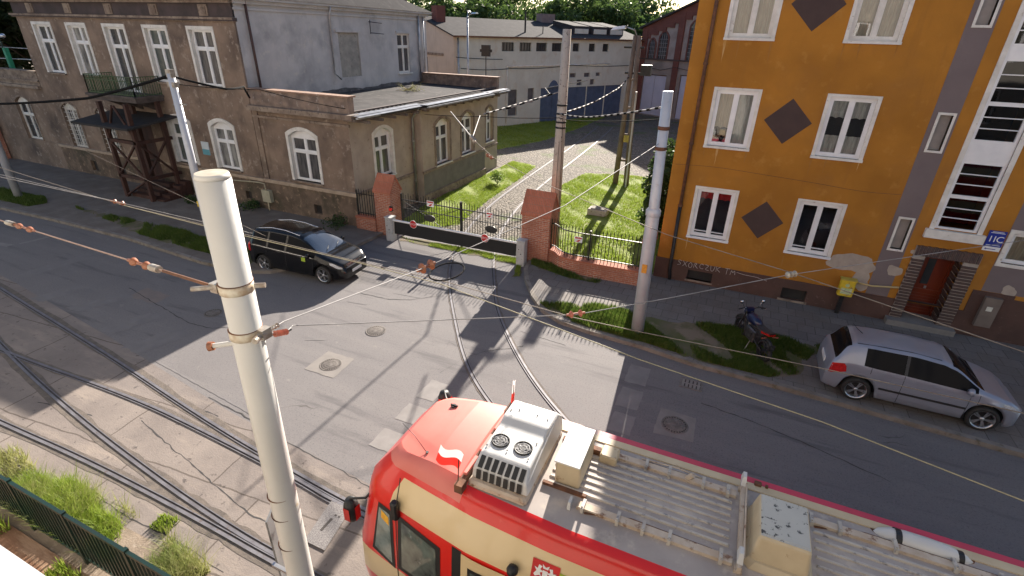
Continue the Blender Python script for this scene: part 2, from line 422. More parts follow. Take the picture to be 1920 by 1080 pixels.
IRN2 = mat('cast_iron_cover', (.20, .18, .165), (.13, .115, .105), 9, .8, metal=.1, bs=.4, bsc=60)
STL = mat('polished_rail_steel', (.19, .185, .205), (.13, .125, .14), 3, .62, metal=.3, c3=(.14, .11, .1), sc3=12, t3=(.58, .68))
GRV = mat('rail_groove', (.035, .03, .03), (.06, .05, .045), 6, .8)
FIL = mat('rail_joint_filler', (.10, .085, .075), (.15, .125, .105), 5, .9, bs=.5, bsc=30)
def smooth(pts, k=3):
    for _ in range(k):
        Q = [pts[0]]
        for a, c in zip(pts, pts[1:]):
            Q += [tuple(a[i] * .75 + c[i] * .25 for i in range(len(a))), tuple(a[i] * .25 + c[i] * .75 for i in range(len(a)))]
        pts = Q + [pts[-1]]
    return pts
# ------------------------------------------------------------------ ground sheets
def sheet(name, poly, z, m, kind='structure', **kw):
    b = MB(); b.add([(x, y, z) for x, y in poly], [tuple(range(len(poly)))])
    return b.build(name, m, kind=kind, **kw)
def slab(name, poly, z0, z1, m, kind='structure', **kw):
    b = MB(); n = len(poly)
    b.add([(x, y, z0) for x, y in poly] + [(x, y, z1) for x, y in poly], [tuple(range(n, 2 * n))] + [(i, (i + 1) % n, n + (i + 1) % n, n + i) for i in range(n)])
    return b.build(name, m, kind=kind, **kw)
b = MB(); S_ = 900
b.add([(-S_, -S_, -.03), (S_, -S_, -.03), (S_, S_, -.03), (-S_, S_, -.03)], [(0, 1, 2, 3)]); b.build('ground', DIRT, kind='structure')
sheet('yard', [(-15.2, 17.2), (-2.05, 17.2), (-2.05, 30), (8, 34), (30, 90), (-30, 90), (-30, 32), (-14.8, 31.5)], .0, COB)
KR = [(-6.75, 17.25), (-6.62, 16.5), (-6.2, 15.6), (-5.5, 14.5), (-4.85, 13.75), (-4.1, 13.3), (-3.1, 13.12), (-1.5, 13.0), (.0, 12.75), (3.2, 12.62), (7.1, 12.35), (14, 12.0), (45, 10.8)]
KL = [(-90, 13.6), (-45, 12.2), (-31.4, 11.55), (-27.6, 11.7), (-22.5, 11.75), (-17.7, 11.45), (-15.6, 11.6), (-14.8, 12.0), (-14.1, 13.0), (-13.75, 14.5), (-13.65, 17.2)]
ROAD = KL + [(-13.65, 18.0), (-6.75, 18.0)] + KR + [(45, -6), (-90, -6)]
sheet('road', ROAD[::-1], .004, ASP)
BT = [(-90, 15.5), (-34, 8.6), (-21.9, 7.55), (-15.2, 6.75), (-9.7, 5.98), (-6.9, 5.75), (-5, 5.6), (0, 5.6), (45, 5.6)]
sheet('track_bed', [(-90, 2.45), (45, 2.45)] + BT[::-1], .008, BED)
slab('pavement', [(-90, 17.32), (-13.65, 17.32)] + KL[::-1][1:], 0, .12, PVD)
slab('pavement', [(-2.0, 18.2), (-6.75, 17.6)] + KR + [(45, 18.2)], 0, .12, PAV)
def kerb(pts, wd=.15):
    b = MB(); n = len(pts); P = [Vector((*p, 0)) for p in pts]; L = []; Q = []
    for i, p in enumerate(P):
        d = (P[min(i + 1, n - 1)] - P[max(i - 1, 0)]).normalized(); q = Vector((d.y, -d.x, 0)); L.append(p + q * .015); Q.append(p - q * (wd - .015))
    b.strip([(p.x, p.y) for p in L], [(p.x, p.y) for p in Q], .0, .128)
    return b.build('kerb', KRB, kind='structure')
kerb(KR); kerb(KL)
slab('terrace', [(-60, -1.2), (30, -1.2), (30, 2.15), (-60, 2.15)], 0, .05, BRP)
sheet('embankment', [(-60, 2.15), (30, 2.15), (30, 2.45), (-4.5, 2.9), (-7.0, 3.02), (-9.2, 2.98), (-12, 2.86), (-60, 2.7)], .012, DIRT)
SEAMS = [[(-18.1, 9.0), (-15.9, 8.6), (-13.6, 8.2), (-12.6, 8.9)], [(-10.6, 6.15), (-9.0, 6.0), (-7.9, 5.8), (-6.5, 5.72), (-4.8, 5.5)], [(-14.0, 4.3), (-12.2, 4.55)], [(-11.2, 4.9), (-9.3, 4.55), (-7.2, 4.15), (-6.3, 4.1)], [(-13.0, 5.9), (-11.0, 5.72), (-9.6, 5.75)], [(-10.2, 3.25), (-9.0, 3.12), (-7.6, 3.2), (-6.2, 3.1)], [(-4.6, 11.6), (-5.8, 10.6), (-6.1, 9.3)], [(.4, 11.2), (2.2, 10.9), (4.4, 10.2)], [(-10.9, 12.2), (-9.4, 12.3), (-8.2, 13.4)]]
# crosswalk, patches, worn paint
def marks(name, polys, z, m, jag=.03):
    b = MB()
    for k, q in enumerate(polys):
        P = []; n = len(q)
        for i in range(n):
            a, c = q[i], q[(i + 1) % n]; L = math.dist(a, c); s = max(1, int(L / .12))
            for j in range(s):
                t_ = j / s; P.append((a[0] + (c[0] - a[0]) * t_ + random.uniform(-jag, jag), a[1] + (c[1] - a[1]) * t_ + random.uniform(-jag, jag)))
        b.add([(x, y, z + k * 1e-4) for x, y in P], [tuple(range(len(P)))])
    return b.build(name, m, kind='structure')
rect = lambda x0, x1, y0, y1: [(x0, y0), (x1, y0), (x1, y1), (x0, y1)]
marks('crosswalk_marking', [rect(-6.1, -5.6, 8.35, 9.1), rect(-6.1, -5.5, 7.45, 8.05), rect(-6.1, -5.4, 6.5, 7.1)], .009, ZEB, .015)
marks('crosswalk_marking', [rect(-1.56, -1.0, 11.25, 12.1), rect(-1.55, -1.0, 10.2, 11.0), rect(-1.5, -.98, 9.25, 9.95), rect(-1.5, -.98, 8.3, 8.95)], .009, ZEB, .015)
marks('faded_crosswalk_marking', [[(-20.1, 7.1), (-19.5, 7.15), (-19.3, 8.4), (-19.9, 8.4)], [(-18.4, 7.2), (-17.8, 7.3), (-17.3, 8.7), (-17.9, 8.7)], [(-22.6, 7.9), (-22, 7.9), (-21.8, 10.6), (-22.4, 10.6)], [(-16.2, 6.9), (-15.6, 6.9), (-15.2, 8.2), (-15.8, 8.2)], [(-14.6, 6.6), (-13.9, 6.6), (-13.6, 7.9), (-14.3, 7.9)]], .009, ZEF, .05)
marks('lane_marking', [[(-27.4, 8.95), (-25.9, 9.15), (-25.9, 9.4), (-27.4, 9.2)], [(-25.9, 9.55), (-25.75, 9.55), (-25.6, 10.5), (-25.8, 10.5)]], .009, ZEB, .01)
marks('lane_marking', [[(-14.6, 6.72), (-9.2, 6.12), (-9.2, 6.17), (-14.6, 6.78)], [(-10.4, 9.1), (-9.9, 9.35), (-9.9, 9.42), (-10.4, 9.17)], [(-10.9, 11.5), (-10.2, 11.6), (-10.2, 11.68), (-10.9, 11.58)], [(-9.9, 12.7), (-8.9, 12.8), (-8.9, 12.85), (-9.9, 12.75)], [(-5.0, 12.35), (-3.5, 12.2), (-3.5, 12.26), (-5.0, 12.41)]], .0095, ZEF, .008)
marks('asphalt_patch', [[(-17.6, 9.26), (-16.34, 9.23), (-16.3, 8.64), (-17.5, 8.6)]], .0085, PTC)
marks('asphalt_patch', [[(-4.7, 8.3), (-3.2, 8.0), (-3.0, 7.2), (-4.6, 7.2)]], .0075, DPT, .05)
for q in ([(-9.42, 8.95), (-8.5, 8.97), (-8.42, 8.03), (-9.38, 8.03)], [(-.49, 10.57), (.34, 10.54), (.37, 9.67), (-.53, 9.6)]): marks('concrete_patch', [q], .010, CON, .012)
def seam(pts, m=None, r=.012, z=.0098):
    P = smooth(pts, 1); Q = []
    for a, c in zip(P, P[1:]):
        n = max(1, int(math.dist(a, c) / .15))
        for i in range(n): Q.append((a[0] + (c[0] - a[0]) * i / n + random.uniform(-.02, .02), a[1] + (c[1] - a[1]) * i / n + random.uniform(-.02, .02)))
    b = MB(); w_ = [r * random.uniform(.4, 1.5) for _ in Q]; A = [(x, y + q) for (x, y), q in zip(Q, w_)]; B = [(x, y - q) for (x, y), q in zip(Q, w_)]
    for i in range(len(Q) - 1): b.quad((*A[i], z), (*A[i + 1], z), (*B[i + 1], z), (*B[i], z))
    return b.build('road_crack', m or TARM, kind='structure')
TARM = mat('tar_seam', (.045, .042, .042), None, 5, .8)
for q in SEAMS: seam(q)
# manholes and drain
def manhole(x, y, r, label):
    t = thing('manhole_cover', label, 'manhole cover', (x, y, .012), 'round iron covers in the street')
    b = MB(); b.lathe([(r, 0), (r, .006), (r * .9, .008), (r * .9, .002)], (x, y, .010), n=32); b.build('ring', IRN2, t)
    b = MB(); b.lathe([(0.001, .007), (r * .88, .007), (r * .88, .0)], (x, y, .010), n=32)
    for q, n, s in ((.72, 22, .025), (.5, 14, .03), (.28, 8, .03)):
        for i in range(n):
            a = 2 * math.pi * i / n; cx, cy = x + r * q * math.cos(a), y + r * q * math.sin(a)
            b.box(cx - s, cx + s, cy - s * .6, cy + s * .6, .016, .022)
    b.build('lid', IRN2, t)
    b = MB()
    for i in range(26):
        a = 2 * math.pi * i / 26; cx, cy = x + r * .82 * math.cos(a), y + r * .82 * math.sin(a)
        b.cyl((cx, cy, .012), (cx, cy, .0195), .022, n=6)
    b.build('hole_ring', GRV, t)
manhole(-8.9, 8.48, .29, 'round iron manhole cover set in a pale square concrete patch in the sunlit road')
manhole(-8.9, 10.42, .3, 'round iron manhole cover set straight in sunlit asphalt behind the concrete patch')
manhole(-.1, 10.08, .31, 'round iron manhole cover in a pale patch on the shaded lane beside the tram')
manhole(-14.1, 9.05, .26, 'brown manhole cover in the shaded road left of the big white pole')
t = thing('drain_grate', 'rectangular slotted iron drain grate at the shaded kerb', 'drain grate', (.07, 11.9, .01))
b = MB(); b.box(-.22, -.17, 11.66, 12.08, .0, .02); b.box(.31, .36, 11.66, 12.08, 0, .02); b.box(-.17, .31, 11.66, 11.7, 0, .0195); b.box(-.17, .31, 12.04, 12.08, 0, .0195)
b.build('frame', IRN2, t)
b = MB()
for i in range(5): b.box(-.165 + i * .098, -.10 + i * .098, 11.705, 12.035, .0, .017)
b.box(-.165, .305, 11.85, 11.89, 0, .0185); b.build('grate', CON, t)
b = MB(); b.box(-.17, .31, 11.7, 12.04, 0, .0105); b.build('pit', GRV, t)
# ------------------------------------------------------------------ rails
def off(pts, d):
    n = len(pts); o = []
    for i, p in enumerate(pts):
        a, c = pts[max(i - 1, 0)], pts[min(i + 1, n - 1)]; l = math.dist(a, c) or 1
        o.append((p[0] - (c[1] - a[1]) / l * d, p[1] + (c[0] - a[0]) / l * d))
    return o
def rail(pts, label, side, zo=0., street=True, wid=1.):
    P = smooth(pts); t = thing('tram_rail', label, 'tram rail', (P[0][0], P[0][1], .01), 'grooved rails let into the street')
    b = MB(); b.strip(off(P, .028), off(P, -.028), .008, .026 + zo); b.build('rail_head', STL, t)
    b = MB(); b.strip(off(P, side * .028), off(P, side * .066), .008, .0135 + zo); b.build('groove', GRV, t)
    b = MB(); b.strip(off(P, side * .066), off(P, side * .084), .008, .024 + zo); b.build('guard_lip', STL, t)
    if street:
        b = MB(); Q = []; W = []
        for i, p in enumerate(off(P, side * .03)): Q.append(p)
        A = off(P, .15 * wid); Bq = off(P, -.13 * wid)
        A = [(x + random.uniform(-.02, .02), y + random.uniform(-.03, .03)) for x, y in A]; Bq = [(x, y + random.uniform(-.03, .03)) for x, y in Bq]
        b.strip(A, Bq, .005, .0112 + zo * .3); b.build('joint_filler', FIL, t)
rail([(-40, 9.9), (-30, 8.25), (-21.9, 7.11), (-14.8, 6.26), (-9.6, 5.5), (-6.9, 5.24), (-5, 5.08), (0, 5.03), (20, 5.03)], 'long grooved rail curving in from the far left across the shaded road', -1)
rail([(-32, 7.6), (-21, 5.9), (-16.3, 4.93), (-12.4, 4.31), (-9.2, 3.93), (-7.4, 3.77), (-5.9, 3.69), (0, 3.62), (20, 3.62)], 'diagonal grooved rail crossing the pale concrete strip towards the tram', 1, .001)
rail([(-32, 5.3), (-21, 5.1), (-17.1, 5.1), (-12.2, 5.36), (-9.4, 5.27), (-6.7, 5.12), (-5.6, 4.98), (0, 4.94)], 'grooved rail running close beside the far curved rail towards the tram front', -1, .002, wid=.7)
rail([(-32, 3.2), (-21, 3.3), (-13.9, 3.51), (-11.2, 3.63), (-8.7, 3.64), (-7.2, 3.62), (-5.9, 3.58), (0, 3.52)], 'grooved rail nearest the green fence in the dirt strip', 1, .003)
GL = [(-13.5, 52), (-12.6, 42), (-11.9, 29), (-11.4, 22.7), (-10.5, 18.5), (-9.46, 15.75), (-8.4, 13.9), (-7.33, 12.33), (-5.74, 10.14), (-4.37, 8.87), (-2.6, 7.75), (-.2, 6.8), (3, 6.2)]
rail(GL, 'left rail of the sunlit curve swinging from the street to the depot gate', 1, .0, wid=.6)
rail([(-12.0, 52), (-11.15, 42), (-10.5, 29), (-10.0, 23.5), (-9.0, 19.0), (-7.94, 16.53), (-7.05, 14.8), (-6.2, 13.2), (-4.35, 10.85), (-2.63, 9.22), (-1.0, 8.2), (1.2, 7.4), (4, 6.9)], 'right rail of the sunlit curve swinging from the street to the depot gate', -1, .0, wid=.6)
t = thing('track_drain_cover', 'long perforated grey steel cover plate across the track in front of the tram', 'cover plate', (-5.3, 4.5, .02))
b = MB(); b.add([(-5.62, 4.12, .03), (-5.16, 4.12, .03), (-5.32, 5.0, .03), (-5.78, 4.98, .03)], [(0, 1, 2, 3)]); b.build('plate', mat('perforated_steel', (.3, .28, .27), (.12, .11, .11), 60, .6, metal=.4), t)
b = MB(); b.box(-5.52, -5.47, 4.4, 4.68, .02, .034); b.box(-5.5, -5.46, 4.75, 4.78, .02, .034); b.box(-5.42, -5.38, 4.75, 4.78, .02, .034); b.build('slot', GRV, t)
# ------------------------------------------------------------------ wall and window builders
def arc(a, c, d, rise, n=10):
    return [(a + (c - a) * i / n, d - rise * (2 * i / n - 1) ** 2) for i in range(n + 1)]
def wall(b, u0, u1, v0, v1, holes, T, dep=.22, w=0.):
    us = sorted({u0, u1, *[h[0] for h in holes], *[h[1] for h in holes]}); vs = sorted({v0, v1, *[h[2] for h in holes], *[h[3] for h in holes]})
    for i in range(len(us) - 1):
        for j in range(len(vs) - 1):
            mu, mv = (us[i] + us[i + 1]) / 2, (vs[j] + vs[j + 1]) / 2
            if any(h[0] < mu < h[1] and h[2] < mv < h[3] for h in holes): continue
            b.quad((us[i], vs[j], w), (us[i + 1], vs[j], w), (us[i + 1], vs[j + 1], w), (us[i], vs[j + 1], w), T)
    for h in holes:
        a, c, e, d = h[:4]; r = h[4] if len(h) > 4 else 0
        if r:
            A = arc(a, c, d, r)
            for p, q in zip(A, A[1:]):
                b.quad((p[0], p[1], w), (q[0], q[1], w), (q[0], d, w), (p[0], d, w), T)
                b.quad((p[0], p[1], w), (q[0], q[1], w), (q[0], q[1], w - dep), (p[0], p[1], w - dep), T)
        else: b.quad((a, d, w), (c, d, w), (c, d, w - dep), (a, d, w - dep), T)
        b.quad((a, e, w), (c, e, w), (c, e, w - dep), (a, e, w - dep), T)
        for x in (a, c): b.quad((x, e, w), (x, d - r, w), (x, d - r, w - dep), (x, e, w - dep), T)
def window(par, T, a, c, e, d, rise=0., dep=.2, casing=0., cm=None, fm=None, gm=None, sill=None, transom=.68, mull=1, topm=True, fw_=.07, bars=False, curtain=None, interior=False, low=False, cheek=False):
    fm = fm or PVC; sp = d - rise
    b = MB(); w1 = -dep + .06; w0 = -dep - .01
    if casing:
        A = [(a - casing, e)] + ([(a - casing, sp)] + [(x, y) for x, y in arc(a - casing, c + casing, d + casing, rise)] + [(c + casing, sp)] if rise else [(a - casing, d + casing), (c + casing, d + casing)]) + [(c + casing, e)]
        B = [(a, e)] + ([(a, sp)] + arc(a, c, d, rise) + [(c, sp)] if rise else [(a, d), (c, d)]) + [(c, e)]
        k = MB(); k.strip(A, B, -.002, .035, T); k.build('casing', cm or WHO, None if par is None else par)
        # painted reveal
        if cheek:
            k = MB(); k.box(a + .001, a + .012, e, sp, -dep, .034, T); k.box(c - .012, c - .001, e, sp, -dep, .034, T)
            if rise:
                A = arc(a + .001, c - .001, d - .002, rise); B = arc(a + .012, c - .012, d - .014, rise); k.strip(A, B, -dep, .034, T)
            else: k.box(a, c, d - .012, d - .001, -dep, .034, T)
            k.build('painted_reveal', cm or WHO, par)
    # frame
    if rise:
        b.strip([(a, sp)] + arc(a, c, d, rise) + [(c, sp)], [(a, sp - .02)] * 1 + [(x, sp - .02) for x, y in arc(a, c, d, rise)] + [(c, sp - .02)], w0, w1 - .01, T)
    b.box(a, a + fw_, e, sp, w0, w1, T); b.box(c - fw_, c, e, sp, w0, w1, T)
    b.box(a + fw_, c - fw_, e, e + fw_, w0, w1 - .002, T); b.box(a + fw_, c - fw_, sp - fw_, sp, w0, w1 - .002, T)
    g0, g1, h0, h1 = a + fw_, c - fw_, e + fw_, sp - fw_
    th = h0 + (h1 - h0) * transom
    if transom < 1:
        b.box(g0, g1, th - .05, th + .05, w0, w1 + .012, T)
    cells = [(h0, th - .05), (th + .05, h1)] if transom < 1 else [(h0, h1)]
    for ci, (v0, v1) in enumerate(cells):
        n = mull + 1
        for i in range(1, n):
            if ci == 1 and not topm: continue
            x = g0 + (g1 - g0) * i / n; b.box(x - .045, x + .045, v0, v1, w0, w1 + .006, T)
        for i in range(n):
            x0 = g0 + (g1 - g0) * i / n + (.045 if i else 0); x1 = g0 + (g1 - g0) * (i + 1) / n - (.045 if i < n - 1 else 0)
            for q in ((x0, x0 + .035, v0, v1), (x1 - .035, x1, v0, v1), (x0 + .035, x1 - .035, v0, v0 + .035), (x0 + .035, x1 - .035, v1 - .035, v1)):
                b.box(q[0], q[1], q[2], q[3], w0 + .005, w1 - .012, T)
            if low: b.box(x0 + .035, x1 - .035, v0 + .1, v0 + .125, w0 + .005, w1 - .012, T)
    W = b.build('window', fm, par)
    k = MB(); k.quad((g0, h0, w0 + .02), (g1, h0, w0 + .02), (g1, h1, w0 + .02), (g0, h1, w0 + .02), T); k.build('pane', gm or GLD, W)
    if curtain:
        for (m, x0, x1, y0, y1) in curtain:
            k = MB(); n = max(4, int((x1 - x0) * (g1 - g0) / .035)); U = [g0 + (g1 - g0) * (x0 + (x1 - x0) * i / n) for i in range(n + 1)]
            q0, q1 = h0 + (h1 - h0) * y0, h0 + (h1 - h0) * y1; k.smooth = True
            hem = lambda i: q0 + (.035 * abs(math.sin(i * .55)) if y0 > .02 else 0)
            for i in range(n):
                wa, wb = w0 - .07 + .022 * math.sin(i * 1.35), w0 - .07 + .022 * math.sin((i + 1) * 1.35)
                k.quad((U[i], hem(i), wa), (U[i + 1], hem(i + 1), wb), (U[i + 1], q1, wb), (U[i], q1, wa), T)
            k.build('curtain', m, W)
    if interior:
        k = MB(); D = -dep - .75; k.box(a + .01, c - .01, e + .01, sp - .01, D, D + .03, T)
        k.box(a - .0, a + .012, e, sp, D, w0, T); k.box(c - .012, c, e, sp, D, w0, T); k.box(a, c, e - .01, e, D, w0, T); k.box(a, c, sp, sp + .01, D, w0, T)
        k.build('interior', INT, W)
    if bars:
        k = MB()
        n = 6
        for i in range(1, n): x = a + (c - a) * i / n; k.box(x - .012, x + .012, e, d - rise * (2 * i / n - 1) ** 2 - .01, -.06, -.04, T)
        for v in [e + (sp - e) * j / 9 for j in range(1, 10)]: k.box(a, c, v - .01, v + .01, -.062, -.045, T)
        k.build('security_bars', WHO, W)
    if sill:
        k = MB(); k.box(a - .1, c + .1, e - .07, e + .0, -dep + .05, .1, T); k.build('sill', sill, W)
    return W
# ------------------------------------------------------------------ old brown office building
YF = 17.3
SLC = mat('pale_sill_plaster', (.46, .36, .27), (.34, .26, .19), 2.5, .9, c3=(.2, .15, .11), sc3=7, t3=(.58, .7), bs=.3)
H1 = thing('old_office_building', 'old two storey brown plastered building with white windows, balcony, timber porch and flat annex', 'building', (-28, 24, 0))
TF = Ty(YF)
up_w = [(-35.25, -33.8), (-32.3, -30.9), (-29.35, -27.9), (-26.4, -24.95), (-23.4, -21.95)]
holesF = []
for i, (a, c) in enumerate(up_w): holesF.append((a, c, 4.95 if i == 2 else 5.6, 7.93))
lowF = [(-35.35, -33.95, 1.62, 4.05, .3), (-32.3, -30.95, 1.62, 4.05, .3), (-29.3, -27.9, .5, 4.0, .3), (-26.4, -24.95, 1.75, 4.02, .28), (-23.4, -21.95, 1.8, 4.05, .28)]
bs_ = [(-34.2, -33.65, .38, .95), (-31.6, -31.1, .38, .95), (-21.9, -21.5, .45, .85)]
b = MB(); wall(b, -36.6, -20.45, 1.6, 8.35, holesF + [h for h in lowF if h[2] > 1.6] + [(-29.3, -27.9, 1.6, 4.0, .3)], TF); b.build('facade_wall', PL, H1)
b = MB(); wall(b, -36.7, -20.4, 0, 1.55, [(-29.3, -27.9, .5, 1.55)] + bs_, TF, w=.05); b.quad((-36.7, 1.55, .05), (-20.4, 1.55, .05), (-20.4, 1.55, 0), (-36.7, 1.55, 0), TF)
b.quad((-36.7, 0, .05), (-36.7, 1.55, .05), (-36.7, 1.55, -1), (-36.7, 0, -1), TF)
b.build('plinth', PLP, H1)
b = MB(); b.box(-36.75, -29.4, 1.5, 1.64, -.05, .12, TF); b.box(-27.8, -20.42, 1.5, 1.64, -.05, .12, TF); b.build('sill_course', SLC, H1)
b = MB(); b.box(-36.7, -20.35, 8.28, 8.4, -.05, .14, TF); b.box(-36.6, -20.45, 8.4, 8.95, -.05, .05, TF); b.build('frieze', [DRK], H1)
b = MB()
for v0, v1, o in ((8.26, 8.33, .1), (8.33, 8.42, .16), (8.95, 9.05, .22), (9.05, 9.2, .36), (9.2, 9.27, .44)): b.box(-36.7 - o, -20.45 + o * .3, v0, v1, -.1, o, TF)
x = -36.2
b.build('cornice', CRN, H1)
b = MB()
for k in range(5):
    x = -35.2 + k * 3.2; b.box(x, x + .55, 8.46, 8.9, .05, .09, TF); b.box(x + .1, x + .45, 8.52, 8.84, .09, .12, TF)
b.build('frieze_ornament', CRN, H1)
# gable side (grey) and rear
TG = Tx(-20.45)
b = MB(); wall(b, YF, 32.0, 4.8, 9.1, [(28.72, 30.0, 5.72, 7.95), (23.5, 25.15, 5.75, 7.95)], TG, dep=.14); b.build('side_wall', PLG, H1)
b = MB(); b.box(23.5, 25.15, 5.75, 7.95, -.14, -.06, TG); b.build('blocked_window', mat('patched_plaster', (.36, .34, .30), (.25, .24, .22), 2.5, .95, c3=(.2, .19, .18), sc3=6, bs=.3), H1)
b = MB(); b.box(23.3, 25.3, 7.95, 8.1, 0, .07, TG); b.box(28.6, 30.15, 7.95, 8.08, 0, .07, TG); b.build('window_hood', PLG, H1)
for v0, v1, o in ((8.72, 8.8, .06), (8.95, 9.1, .14), (9.1, 9.2, .3)):
    b = MB(); b.box(YF - .0, 32.0 + o, v0, v1, 0, o, TG); b.build('side_cornice', PLG, H1)
b = MB(); b.box(-36.6, -20.75, 17.6, 31.9, 0, 9.1); b.build('core_wall', PL, H1)
b = MB(); b.add([(-37, 17.0, 9.2), (-20.1, 17.0, 9.2), (-20.1, 32.4, 9.2), (-37, 32.4, 9.2), (-36.5, 24.5, 11.3), (-22.5, 24.5, 11.3)], [(0, 1, 5, 4), (1, 2, 5), (2, 3, 4, 5), (3, 0, 4), (0, 3, 2, 1)]); RF = b.build('roof', SLT, H1)
b = MB()
for yy in (22.3, 24.1, 28.2, 30.0): b.box(-21.6, -20.9, yy, yy + .7, 9.2, 10.0)
b.build('chimney', mat('sooty_chimney_brick', (.12, .09, .085), (.08, .065, .06), 4, .9), RF)
b = MB(); rs_ = random.Random(3); Y_ = [17.7 + .35 * i for i in range(40)]; Z_ = [5.16 + .05 * math.sin(i * .5) + rs_.uniform(-.03, .05) for i in range(40)]
for i in range(39): b.quad((Y_[i], 4.95, .012), (Y_[i + 1], 4.95, .012), (Y_[i + 1], Z_[i + 1], .012), (Y_[i], Z_[i], .012), TG)
b.build('tar_upstand', mat('tarred_upstand', (.075, .07, .072), (.14, .135, .14), 3, .9, c3=(.22, .21, .21), sc3=5), H1)
window(H1, TG, 28.72, 30.0, 5.72, 7.95, dep=.12, fm=WHO, transom=.68, sill=WHO, gm=GLC)
for i, (a, c) in enumerate(up_w):
    if i == 2: window(H1, TF, a, c, 4.97, 7.93, dep=.2, casing=.13, fm=WHT, transom=.72, cheek=True)
    else: window(H1, TF, a, c, 5.6, 7.93, dep=.2, casing=.13, fm=WHT, transom=.68, sill=CRN, cheek=True, gm=(GLD, GLL, GLD, GLE, GLC)[i])
for i, h in enumerate(lowF):
    if i == 2: continue
    window(H1, TF, *h[:4], rise=h[4], dep=.2, casing=.15 if i > 2 else .1, fm=WHT if i > 2 else WHO, cm=WHO if i > 2 else CRN, cheek=i > 2, bars=i < 2, sill=CRN, gm=(GLC, GLE, GLD, GLE, GLL)[i])
b = MB(); b.box(-29.3, -27.9, .5, 4.0, -.2, -.15, TF); b.build('porch_door', WOD, H1)
b = MB()
for q in bs_: b.box(*q, -.12, -.1, TF)
b.build('cellar_opening', INT, H1)
b = MB(); b.box(-24.35, -23.85, 2.35, 2.98, .0, .03, TF); s = b.build('wall_notice', mat('notice_white', (.6, .65, .68), (.5, .56, .6), 4, .5), H1)
b = MB(); b.box(-24.35, -23.85, 2.35, 2.62, .03, .036, TF); b.build('notice_band', mat('notice_teal', (.12, .35, .42), None, 2, .5), s)
# porch and balcony
porch = MB()
for (x, y) in ((-28.3, 15.45), (-26.35, 15.45), (-26.3, 16.9), (-28.3, 16.9)):
    porch.box(x - .09, x + .09, y - .09, y + .09, .1, 4.75)
porch.box(-28.4, -26.2, 15.36, 15.52, 1.15, 1.3); porch.box(-28.4, -26.2, 15.36, 15.52, 2.9, 3.05)
porch.box(-26.42, -26.26, 15.5, 17.2, 1.15, 1.3); porch.box(-26.42, -26.26, 15.5, 17.2, 2.9, 3.05)
for (p, q) in (((-28.3, 15.43, 1.3), (-26.4, 15.43, 2.95)), ((-26.4, 15.4, 1.3), (-28.3, 15.4, 2.95)), ((-26.33, 15.5, 1.3), (-26.33, 16.9, 2.95)), ((-26.3, 16.9, 1.3), (-26.3, 15.5, 2.95)),
               ((-28.3, 15.45, 3.1), (-27.4, 15.45, 4.6)), ((-26.35, 15.45, 3.1), (-27.3, 15.45, 4.6)), ((-28.3, 15.43, .2), (-26.4, 15.43, 1.15))):
    porch.cyl(p, q, .06, n=4)
PO = porch.build('timber_porch', WOD, H1)
b = MB()
for k in range(5): b.box(-26.3 + k * .0, -25.75, 15.6 + k * .32, 15.9 + k * .32, .1, .22 + .16 * k)
for k in range(4): b.box(-28.2, -26.45, 15.6 + k * .3, 15.9 + k * .3, .1, .3 + .15 * k)
b.build('porch_steps', WOD, PO)
b = MB(); b.add([(-30.3, 15.0, 3.62), (-26.0, 15.0, 3.62), (-25.6, 17.35, 4.0), (-30.3, 17.35, 4.0), (-30.3, 15.0, 3.72), (-26.0, 15.0, 3.72), (-25.6, 17.35, 4.1), (-30.3, 17.35, 4.1)], [(0, 3, 2, 1), (4, 5, 6, 7), (0, 1, 5, 4), (1, 2, 6, 5), (2, 3, 7, 6), (3, 0, 4, 7)])
b.build('porch_roof', mat('tarred_porch_roof', (.035, .03, .03), (.02, .018, .018), 3, .8), PO)
b = MB(); b.box(-29.9, -26.3, 15.95, 17.35, 4.72, 4.95); b.box(-29.98, -26.22, 15.88, 17.35, 4.9, 5.0)
for x in (-29.4, -28.2, -27.0): b.add([(x, 17.3, 4.2), (x, 16.2, 4.72), (x, 17.3, 4.72), (x + .14, 17.3, 4.2), (x + .14, 16.2, 4.72), (x + .14, 17.3, 4.72)], [(0, 1, 2), (3, 5, 4), (0, 3, 4, 1)])
BA = b.build('balcony', mat('dark_balcony_slab', (.13, .105, .095), (.07, .058, .055), 3, .9, bs=.3), H1)
b = MB()
def railing(b, pts, z0, z1, st, r=.012, T=None):
    for p, q in zip(pts, pts[1:]):
        L = math.dist(p, q); n = max(1, round(L / st))
        for i in range(n + 1):
            t_ = i / n; x, y = p[0] + (q[0] - p[0]) * t_, p[1] + (q[1] - p[1]) * t_
            rr = r * 1.8 if i in (0, n) else r
            b.box(x - rr, x + rr, y - rr, y + rr, z0, z1)
        d = Vector((q[0] - p[0], q[1] - p[1])).normalized(); nn = Vector((-d.y, d.x)) * .02
        for z in (z0 + .06, z1 - .2, z1):
            b.add([(p[0] + nn.x, p[1] + nn.y, z - .015), (p[0] - nn.x, p[1] - nn.y, z - .015), (q[0] - nn.x, q[1] - nn.y, z - .015), (q[0] + nn.x, q[1] + nn.y, z - .015),
                   (p[0] + nn.x, p[1] + nn.y, z + .015), (p[0] - nn.x, p[1] - nn.y, z + .015), (q[0] - nn.x, q[1] - nn.y, z + .015), (q[0] + nn.x, q[1] + nn.y, z + .015)], [(0, 3, 2, 1), (4, 5, 6, 7), (0, 1, 5, 4), (1, 2, 6, 5), (2, 3, 7, 6), (3, 0, 4, 7)])
railing(b, [(-29.85, 17.3), (-29.85, 16.0), (-26.35, 16.0), (-26.35, 17.3)], 5.0, 5.85, .12); b.build('balcony_railing', GRN, BA)
